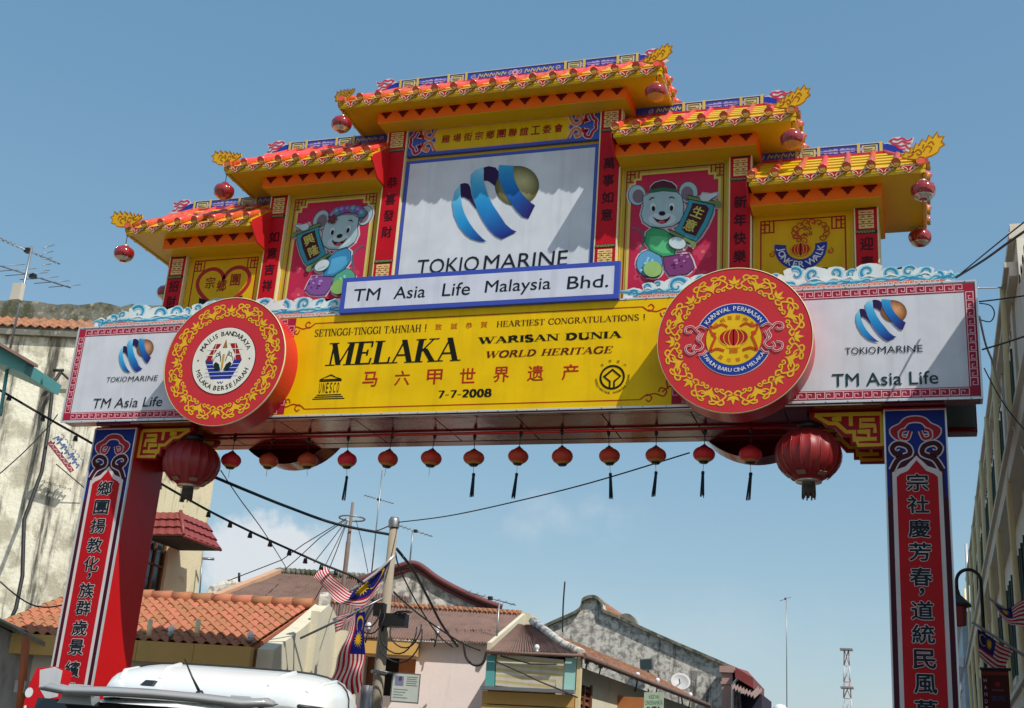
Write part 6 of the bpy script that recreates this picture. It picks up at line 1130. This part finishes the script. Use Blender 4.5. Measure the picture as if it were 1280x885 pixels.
cloth_flag('dark striped flag with canton at the photo\'s right edge, upper one', [[PD(x, y, dR+k*.1) for k, (x, y) in enumerate([(1241, 752), (1258, 778), (1274, 782), (1292, 786)])], [PD(x, y, dR+k*.1) for k, (x, y) in enumerate([(1240, 751), (1258, 770), (1274, 766), (1292, 762)])], [PD(x, y, dR+k*.1) for k, (x, y) in enumerate([(1238, 750), (1256, 761), (1272, 754), (1290, 742)])]], .03, 2, Vector((-.1, -1, 0)))
def wire(name, label, pts, dist, r, cat='wire', group=None, seg=6, mt=None, sag=0):
    ds = dist if isinstance(dist, (list, tuple)) else [dist]*len(pts); P = smooth([tuple(PD(x, y, dd)) for (x, y), dd in zip(pts, ds)], seg); o = MB().tube([Vector(p) for p in P], r, 5).build(name, mt or CABLE); tag(o, label, cat, group); return o
wire('flag_staff', 'white staff holding the billowing flag to the utility pole', [(493, 694), (470, 716), (436, 740)], dF+.02, .03, 'staff', mt=WTRIM, seg=2)
wire('flag_staff', 'staff slanting from the utility pole past the hanging flag', [(478, 748), (430, 772), (375, 798)], dF-.2, .022, 'staff', mt=GALV, seg=2); wire('flag_staff', 'staff of the lower flag beside the near pillar', [(1215, 778), (1250, 800), (1290, 826)], dR, .02, 'staff', mt=GALV, seg=2); wire('flag_staff', 'staff of the upper flag at the right edge', [(1236, 748), (1262, 765), (1292, 776)], dR+.3, .02, 'staff', mt=GALV, seg=2)
# ---- utility pole
T = thing('utility_pole', 'thick pale concrete utility pole with coiled cables', 'utility pole', PD(468, 885, 24)); tp = PD(493, 650, 24); bt = Vector((tp.x, tp.y, 0)); MB().tube([bt+Vector((.02, 0, 0)), tp], [.145, .078], 12).build('pole', POLE, T); MB().lathe([(.105, -.15), (.11, -.02), (.08, .05), (0, .06)], tp, 12).build('pole_cap', GALV, T)
for py in (770, 840): c = PD(493-(py-650)*.12, py, 24); c = Vector((tp.x, tp.y, c.z)); MB().lathe([(.145, -.03), (.155, 0), (.145, .03)], c, 12).build('strap', GALV, T)
cc = lambda py: Vector((tp.x, tp.y, PD(485, py, 24).z)); m = MB(); m.obox(cc(778)+Vector((.3, -.25, 0)), (1, 0, 0), (0, 1, 0), (0, 0, 1), .26, .1, .12); m.obox(cc(772)+Vector((.0, -.25, .1)), (1, 0, 0), (0, 1, 0), (0, 0, 1), .1, .08, .12); m.build('junction_box', BLACK, T)
for k, (r_, ox, py) in enumerate(((.34, .45, 790), (.42, .5, 795), (.3, .6, 786), (.22, -.15, 768), (.28, -.1, 772))):
    c = cc(py)+Vector((ox, -.3-.03*k, 0)); MB().tube([c+Vector((r_*1.0*cos(t), .04*sin(3*t), r_*1.1*sin(t)-.05)) for t in [2*pi*i/18*.86+1.2 for i in range(19)]], .014, 5).build('cable_loop', CABLE, T)
MB().tube([cc(750)+Vector((-.15, -.15, 0)), cc(800)+Vector((-.5, -.1, 0)), cc(862)+Vector((-.6, -.1, 0))], .045, 6).build('riser_cable', CABLE, T); MB().tube([PD(459, 857, 23.6), Vector((PD(459, 857, 23.6).x, PD(459, 857, 23.6).y, 0))], .11, 10).build('steel_sleeve', GALV, T)
T = thing('notice_board', 'white framed notice board hanging on the utility pole', 'notice board', PD(506, 860, 23.6)); q0, q1 = PD(487, 877, 23.5), PD(523, 877, 23.5); u_ = q1-q0; ul = u_.length; u_.z = 0; u_.normalize(); hh = PD(505, 841, 23.5).z-q0.z; nn = Vector((u_.y, -u_.x, 0)); nn = nn if nn.y < 0 else -nn; fx = lambda u, v, h: q0+u_*u*ul+Vector((0, 0, v*hh))+nn*h
d = D(fx); d.solid([(0, 0), (1, 0), (1, 1), (0, 1)], (96, 98, 100), -.05, 0); d.rect(.04, .96, .04, .96, (178, 186, 178), 1); d.rect(.12, .42, .56, .88, (120, 120, 150), 2); d.ell(.3, .8, .06, .08, (80, 66, 92), 3)
for k in range(5): d.rect(.52, .9-.04*(k % 2), .86-k*.07, .885-k*.07, (110, 116, 120), 2)
for k in range(4): d.rect(.1, .6-.08*(k % 3), .42-k*.09, .445-k*.09, (120, 126, 128), 2)
d.build('board', T); MB().tube([fx(0, .95, 0), fx(-.5, 1.0, .0)], .02, 5).build('arm', GALV, T)
T = thing('steel_mast', 'thin rusty steel mast with guy wires behind the striped flags', 'mast', PD(425, 800, 31)); tp = PD(441, 628, 31); MB().tube([Vector((tp.x, tp.y, 0)), Vector((tp.x, tp.y, tp.z-1.0)), Vector((tp.x, tp.y, tp.z-.98)), tp], [.06, .06, .05, .035], 8).build('pole', mat('rusty_mast', (.16, .12, .10), .7, .3, 6), T)
c = PD(440, 648, 31); MB().tube([c+Vector((.32*cos(t), .32*sin(t), 0)) for t in [2*pi*i/16 for i in range(17)]], .022, 5).build('guy_ring', GALV, T)
for i, pts in enumerate((((433, 648), (380, 680), (352, 700), (285, 726)), ((432, 650), (400, 672), (372, 698), (356, 712)), ((432, 652), (414, 676), (392, 704)), ((434, 651), (422, 676), (406, 708)), ((434, 652), (420, 690), (404, 730), (388, 760)), ((445, 650), (452, 676), (460, 716)))):
    MB().tube([PD(x, y, 31+.2*k) for k, (x, y) in enumerate(pts)], .012, 4).build('guy_wire', CABLE, T)
# ---- overhead lines
wire('overhead_wire', 'thin wire rising from the utility pole to the beam end', [(497, 653), (560, 645), (640, 628), (740, 603), (862, 566)], [24, 22, 20, 18.3, 17.2], .011)
wire('overhead_cable', 'thick black cable sagging from the far big lantern to the utility pole', [(262, 594), (310, 614), (360, 634), (420, 655), (486, 668)], [20.5, 21, 22, 23, 24], .028)
wire('overhead_wire', 'thin wire dropping diagonally past the cloud into the maroon roof', [(276, 588), (300, 624), (330, 665), (358, 710)], [22, 25, 28, 36], .011)
wire('overhead_wire', 'thin wire from utility pole down to the mast ring', [(487, 657), (466, 664), (440, 660)], [24, 26, 30], .012)
pt = [(-20, 478), (0, 488), (60, 523), (118, 556), (200, 604), (260, 638), (312, 664), (360, 686), (405, 706), (440, 720), (456, 730)]; o = wire('bulb_string_cable', 'cable strung with small black lamp holders from the left edge to the flags', pt, [22, 22, 22.2, 22.4, 22.5, 22.6, 22.8, 23, 23.2, 23.4, 23.5], .022, 'cable')
for (x, y), dd in [((12, 494), 22), ((54, 520), 22.2), ((95, 545), 22.3), ((200, 605), 22.5), ((228, 621), 22.5), ((261, 640), 22.6), ((288, 653), 22.7), ((313, 666), 22.8), ((338, 677), 22.9), ((362, 688), 23), ((382, 698), 23.1), ((402, 706), 23.2), ((420, 713), 23.3)]:
    p_ = PD(x, y, dd); MB().tube([p_, p_+Vector((0, 0, -.09))], [.03, .045], 6).build('lamp_holder', BLACK, o)
wire('overhead_cable', 'twin black service cables running down from the utility pole over the maroon roof', [(496, 686), (516, 712), (534, 745), (552, 780), (572, 808)], [24, 25, 26.5, 28, 29], .03); wire('overhead_cable', 'thin second service cable beside the thick ones down to the pink wall', [(494, 690), (500, 712), (522, 755), (548, 794), (566, 809)], [24, 25, 26.5, 28, 29], .016)
wire('overhead_wire', 'lamp wire from the utility pole across maroon roof to the corner gutter', [(492, 740), (520, 765), (555, 790), (580, 805), (600, 813)], [24, 26, 27.5, 28, 28.5], .018); wire('drooping_cable', 'black cable drooping in a U below the pink house eave', [(580, 806), (583, 822), (592, 831), (603, 829), (608, 815)], 28.6, .03, 'cable')
wire('overhead_wire', 'lamp wire across the striped blind', [(618, 826), (650, 840), (675, 852), (700, 862), (722, 872)], 26.2, .016)
wire('overhead_cable', 'upper thick cable from the near sign corner to the right edge', [(1195, 347), (1230, 325), (1262, 302), (1300, 276)], [15.6, 14, 12.5, 11], .014); wire('overhead_wire', 'thinner cable above the thick one at the near sign corner', [(1196, 346), (1230, 318), (1262, 292), (1300, 262)], [15.6, 14, 12.5, 11], .008)
wire('overhead_wire', 'wire from the near sign side to the right edge, upper of two', [(1224, 377), (1250, 374), (1300, 367)], [16, 16.5, 17], .010); wire('overhead_wire', 'wire from the near sign side to the right edge, lower of two', [(1228, 437), (1255, 429), (1300, 414)], [16, 15.5, 15], .012)
wire('overhead_wire', 'pale stay from the near sign to the beige building', [(1222, 360), (1240, 360), (1254, 359)], [16.1, 17.5, 19], .012, mt=WTRIM); wire('cable_loop_wire', 'loose loop of wire beside the near sign', [(1224, 379), (1238, 382), (1243, 392), (1238, 402), (1226, 400)], 16.1, .008)
wire('stay_rod', 'pale diagonal rod between near sign and beige building', [(1224, 395), (1232, 430), (1242, 456), (1262, 520), (1290, 590)], [16.1, 16.5, 17, 17, 17], .014, mt=WTRIM); wire('overhead_wire', 'wire hanging from the near sign down across the beige facade', [(1230, 460), (1248, 494), (1266, 520), (1290, 548)], [16, 16, 16, 16], .008)
wire('wall_wire', 'thin wire looping across the stained wall low down', [(0, 727), (20, 744), (40, 756), (60, 759), (80, 756)], 25, .014); wire('wall_wire', 'thin wire rising along the stained wall by the pillar', [(0, 592), (30, 565), (60, 534), (72, 518)], 26, .012)
# ---- aerials
def aerial(label, base, top, booms, dist):
    p0, p1 = PD(*base, dist), PD(*top, dist); T_ = thing('tv_aerial', label, 'aerial', p0); MB().tube([Vector((p1.x, p1.y, p0.z)), p1], .022, 6).build('mast', GALV, T_)
    for (a, c, n, ln, tilt) in booms:
        A_, C_ = PD(*a, dist), PD(*c, dist); C_ = C_+Vector((0, .3, 0)); m = MB().tube([A_, C_], .014, 5); ax = (C_-A_).normalized(); el = Vector((0, 0, 1)).cross(ax).normalized() if not tilt else Vector((tilt[0], tilt[1], tilt[2])).normalized()
        for k in range(n): p = A_.lerp(C_, (k+.5)/n); l_ = ln*(1-.4*k/n); m.tube([p-el*l_, p+el*l_], .008, 4)
        m.build('element_boom', GALV, T_); mm = MB(); c_ = A_.lerp(C_, .5); mm.obox(c_, (1, 0, 0), (0, 1, 0), (0, 0, 1), .05, .05, .04); mm.build('clamp', BLACK, T_)
    return T_
T_ = aerial('tall TV aerial with two yagi booms and a small box at the left edge', (11, 437), (40, 308), [((-6, 296), (62, 322), 14, .10, (.2, .9, .3)), ((-8, 330), (76, 352), 6, .42, (.8, .5, .25))], 23); MB().obox(PD(22, 365, 23), (1, 0, 0), (0, 1, 0), (0, 0, 1), .10, .05, .16).build('amplifier_box', BEI2, T_)
m = MB()
for k in range(5): m.tube([PD(54, 310+k*7, 23), PD(68-k*1.5, 306+k*8, 23.3)], .009, 4)
m.build('reflector_rods', GALV, T_)
aerial('TV aerial with short boom on the curved gable peak', (512, 702), (516, 664), [((498, 657), (536, 668), 8, .22, None)], 36); aerial('faint tall wire mast with long yagi behind the small lanterns', (458, 716), (478, 588), [((455, 619), (488, 627), 10, .18, None)], 42); aerial('low TV aerial lying over the tiled ridge end of the pink house', (610, 815), (624, 753), [((581, 739), (640, 754), 7, .3, None)], 30)
aerial('tall slender aerial mast standing alone on the horizon', (983, 884), (983, 746), [((975, 751), (988, 745), 3, .12, None)], 60); wire('lightning_rod', 'thin bare rod above the grey gable slope', [(703, 790), (704, 755), (706, 727)], 44, .03, 'rod')
T = thing('lattice_tower', 'distant red and white lattice telecom tower on the horizon', 'tower', PD(1058, 900, 260)); tp = PD(1058, 812, 260); h0 = 6; SEC = {0: [], 1: []}
for lv in range(10):
    z0_, z1_ = tp.z-lv*3.1, tp.z-(lv+1)*3.1; w0_, w1_ = .42+lv*.09, .42+(lv+1)*.09; mm = MB(); SEC[lv % 2].append(mm)
    for i in range(4):
        a0_, a1_ = pi/4+i*pi/2, pi/4+(i+1)*pi/2; A_ = Vector((tp.x+w0_*1.4*cos(a0_), tp.y+w0_*1.4*sin(a0_), z0_)); B_ = Vector((tp.x+w1_*1.4*cos(a0_), tp.y+w1_*1.4*sin(a0_), z1_)); C_ = Vector((tp.x+w1_*1.4*cos(a1_), tp.y+w1_*1.4*sin(a1_), z1_)); E_ = Vector((tp.x+w0_*1.4*cos(a1_), tp.y+w0_*1.4*sin(a1_), z0_))
        mm.tube([A_, B_], .09, 4); mm.tube([A_, C_], .05, 4); mm.tube([E_, B_], .05, 4); mm.tube([A_, E_], .05, 4)
for k_, ms in SEC.items():
    for mm in ms: mm.build('tower_section', mat('tower_white', (.5, .5, .5), .6, .1, 1) if k_ else mat('tower_red', (.40, .25, .24), .6, .1, 1), T)
for z_ in (0, 7.3): MB().box(tp.x-1.2, tp.x+1.2, tp.y-1.2, tp.y+1.2, tp.z-z_-.15, tp.z-z_+.15).build('platform', GALV, T)
MB().lathe([(0, 0), (1.1, -.4), (1.2, -.3)], (tp.x-1.6, tp.y-2, tp.z-20), 14, axis='Y').build('dish', mat('tower_dish', (.25, .26, .28), .6, .1, 1), T)
# low skyline by the horizon
T = thing('distant_roof', 'low grey distant roofs with a white curved tank on the horizon', 'roof', PD(975, 885, 70)); m = MB(); a, c = PD(950, 892, 70), PD(1100, 899, 70); m.slab([a, c, c+Vector((0, 0, -3)), a+Vector((0, 0, -3))], (0, 6, 0)); m.build('roof', PLG, T); MB().lathe([(0, .2), (.25, .15), (.38, -.05), (.38, -.9)], PD(975, 885, 69), 14).build('tank', WHITE, T)
T = thing('shop_banner', 'dark red vertical shop banner under the flags at the right edge', 'banner', PD(1250, 880, 18)); q0, q1 = PD(1231, 925, 17.6), PD(1266, 927, 17.6); u_ = q1-q0; ul = u_.length; u_.z = 0; u_.normalize(); hh = PD(1248, 838, 17.6).z-q0.z; nn = Vector((u_.y, -u_.x, 0)); nn = nn if nn.y < 0 else -nn; fx = lambda u, v, h: q0+u_*u*ul+Vector((0, 0, v*hh))+nn*h
d = D(fx); d.solid([(0, 0), (1, 0), (1, 1), (0, 1)], (70, 8, 12), -.04, 0); d.rect(.02, .98, .93, .98, (120, 40, 20), 1)
for k, c in enumerate('HANDICRAFT'[:6]): d.rtext(c, .13, .85-k*.1, .06, 0, (190, 190, 196), 1, w=.10)
d.ell(.58, .80, .1, .04, (150, 20, 24), 1); d.rect(.36, .8, .70, .73, (110, 60, 66), 1); d.text('古玩', .34, .82, .56, .64, (70, 80, 130), 1); d.build('banner_cloth', T); MB().tube([fx(-.05, 1.02, -.02), fx(1.1, 1.02, -.02)], .02, 6).build('banner_rod', BLACK, T)
# ---- white van in front
T = thing('white_van', 'white high-roofed van with a rear spoiler and roof antenna in the lower corner', 'van', (2.2, -9.6, 0), rz=0)
VW = mat('van_white_paint', (.74, .77, .76), .3, .05, 2, coat=.35, col2=(.60, .61, .58), lo=.6, hi=.75); VG = mat('van_dark_glass', (.01, .012, .014), .05, .1, 2, spec=.8); VS = mat('van_spoiler_grey_white', (.30, .31, .31), .22, .06, 3, coat=.5)
h_ = radians(18); vx = Vector((cos(h_), sin(h_), 0)); vy = Vector((-sin(h_), cos(h_), 0)); vo = Vector((CPX-3.80, CPY+5.90, 0)); V = lambda a, b_, c: vo+vx*a+vy*b_+Vector((0, 0, c))
# body by cross sections along its length
secs = []
for b_, w_, zt_, zb_ in ((-.02, .80, 1.55, .55), (.12, .80, 1.90, .42), (.6, .82, 1.97, .38), (2.0, .83, 1.99, .36), (3.2, .82, 1.94, .36), (3.9, .82, 1.55, .38), (4.5, .78, 1.05, .42), (4.8, .70, .9, .5)):
    pr = [(-w_*.93, zb_), (-w_, zb_+.25), (-w_*.99, (zt_+zb_)/2), (-w_*.90, zt_-.25), (-w_*.80, zt_-.06), (-w_*.6, zt_), (0, zt_+.03), (w_*.6, zt_), (w_*.80, zt_-.06), (w_*.90, zt_-.25), (w_*.99, (zt_+zb_)/2), (w_, zb_+.25), (w_*.93, zb_)]; secs.append([V(x, b_, z) for x, z in pr])
m = MB(); n = len(secs[0]); vs = [p for s_ in secs for p in s_]; fs = [(i*n+k, i*n+k+1, (i+1)*n+k+1, (i+1)*n+k) for i in range(len(secs)-1) for k in range(n-1)]+[tuple(range(n)), tuple(range((len(secs)-1)*n, len(secs)*n))]+[(i*n, (i+1)*n, (i+1)*n+n-1, i*n+n-1) for i in range(len(secs)-1)]
m.add(vs, fs, 0, True); m.build('body', VW, T)
# raised roof shell
m = MB(); vs = []; K = 17
for b_, w_, hgt in ((.30, .50, .02), (.42, .60, .12), (.65, .66, .20), (1.0, .69, .255), (1.4, .69, .26), (1.8, .66, .22), (2.2, .60, .14), (2.6, .5, .02)):
    for k in range(K): t = pi*k/(K-1); ex = lambda v, e: (abs(v)**e)*(1 if v >= 0 else -1); vs.append(V(.16-w_*ex(cos(t), .42), b_, 1.97+hgt*ex(sin(t), .5)))
fs = [(i*K+k, i*K+k+1, (i+1)*K+k+1, (i+1)*K+k) for i in range(7) for k in range(K-1)]+[tuple(range(K))]; m.add(vs, fs, 0, True); rr_o = m.build('raised_roof', VW, T)
for kk in (4, 7, 9, 12): MB().tube([vs[i*K+kk]+Vector((0, 0, -.002)) for i in range(1, 7)], .014, 6).build('roof_rib', VW, rr_o)
MB().tube([p+Vector((0, 0, .004)) for p in vs[K*3:K*4]], .008, 5, caps=False).build('roof_seam', BLACK, rr_o)
MB().tube([vs[i*K]+Vector((0, 0, .02)) for i in range(8)], .012, 5).build('rubber_seal', BLACK, rr_o); MB().tube([vs[i*K+K-1]+Vector((0, 0, .02)) for i in range(8)], .012, 5).build('rubber_seal', BLACK, rr_o)
m = MB(); m.slab([V(-.72, .0, 1.30), V(.72, .0, 1.30), V(.66, .09, 1.925), V(-.66, .09, 1.925)], vy*-.06); m.build('rear_window', VG, T)
for s_ in (-1, 1):
    for b0, b1 in ((.5, 1.5), (1.6, 2.6), (2.7, 3.4)): m = MB(); m.slab([V(s_*.87, b0, 1.2), V(s_*.87, b1, 1.2), V(s_*.81, b1, 1.75), V(s_*.81, b0, 1.75)], vx*s_*.02); m.build('side_window', VG, T)
    m = MB(); m.slab([V(s_*.60, -.03, .85), V(s_*.80, -.0, .85), V(s_*.80, .0, 1.35), V(s_*.68, -.03, 1.35)], vy*-.03); m.build('tail_light', mat('tail_light_red', (.4, .01, .01), .1, .1, 3, coat=1), T)
    for b_ in (.85, 3.75):
        c = V(s_*.74, b_, .33); w_ = MB(); 
        pf = [(.0, -.1), (.2, -.1), (.31, -.09), (.335, -.05), (.335, .05), (.31, .09), (.2, .1), (0, .1)]; w_.lathe([(r, h) for r, h in pf], (0, 0, 0), 24, axis='X'); w_.v = [tuple(c+vx*x+vy*y+Vector((0, 0, z))) for x, y, z in w_.v]; w_.build('wheel', mat('tyre_rubber', (.02, .02, .02), .8, .1, 9), T)
# wing shaped spoiler on two feet
m = MB(); vs = []; prof = [(-.02, .0), (.0, .018), (.08, .034), (.2, .036), (.30, .028), (.30, .018), (.20, .008), (.05, -.016)]
xs = [-.60, -.56, -.45, -.22, 0, .22, .45, .56, .60]
for x in xs:
    e = abs(x)/.60; sc = .55 if e > .99 else 1; 
    for a, c in prof: vs.append(V(x, -.24+a*sc+.10*e*e, 1.965-.02*e*e+c*sc+(.02 if e > .9 else 0)))
n = len(prof); m.add(vs, [(i*n+k, i*n+(k+1) % n, (i+1)*n+(k+1) % n, (i+1)*n+k) for i in range(len(xs)-1) for k in range(n)]+[tuple(range(n)), tuple(range((len(xs)-1)*n, len(xs)*n))], 0, True); sp = m.build('spoiler', VS, T)
for s_ in (-1, 1): m = MB(); m.slab([V(s_*.42-.09, -.10, 1.90), V(s_*.42+.09, -.10, 1.90), V(s_*.42+.05, -.08, 2.0), V(s_*.42-.05, -.08, 2.0)], vy*.16); m.build('spoiler_foot', VS, sp)
m = MB(); m.box(0, .01, 0, .01, 0, .01); m.v = []; m.f = []; m.m = []; m.sm = []
m.slab([V(-.08, -.18, 2.012), V(-.02, -.18, 2.012), V(-.025, -.10, 2.045), V(-.075, -.10, 2.045)], vy*.05); m.build('washer_nozzle', BLACK, sp)
pb = PD(249, 864, 6.95); MB().tube([PD(231, 824, 7.0), PD(240, 846, 6.95), pb], [.004, .005, .008], 6).tube([pb, pb+Vector((.01, 0, -.03))], [.018, .03], 8).build('antenna', BLACK, T)
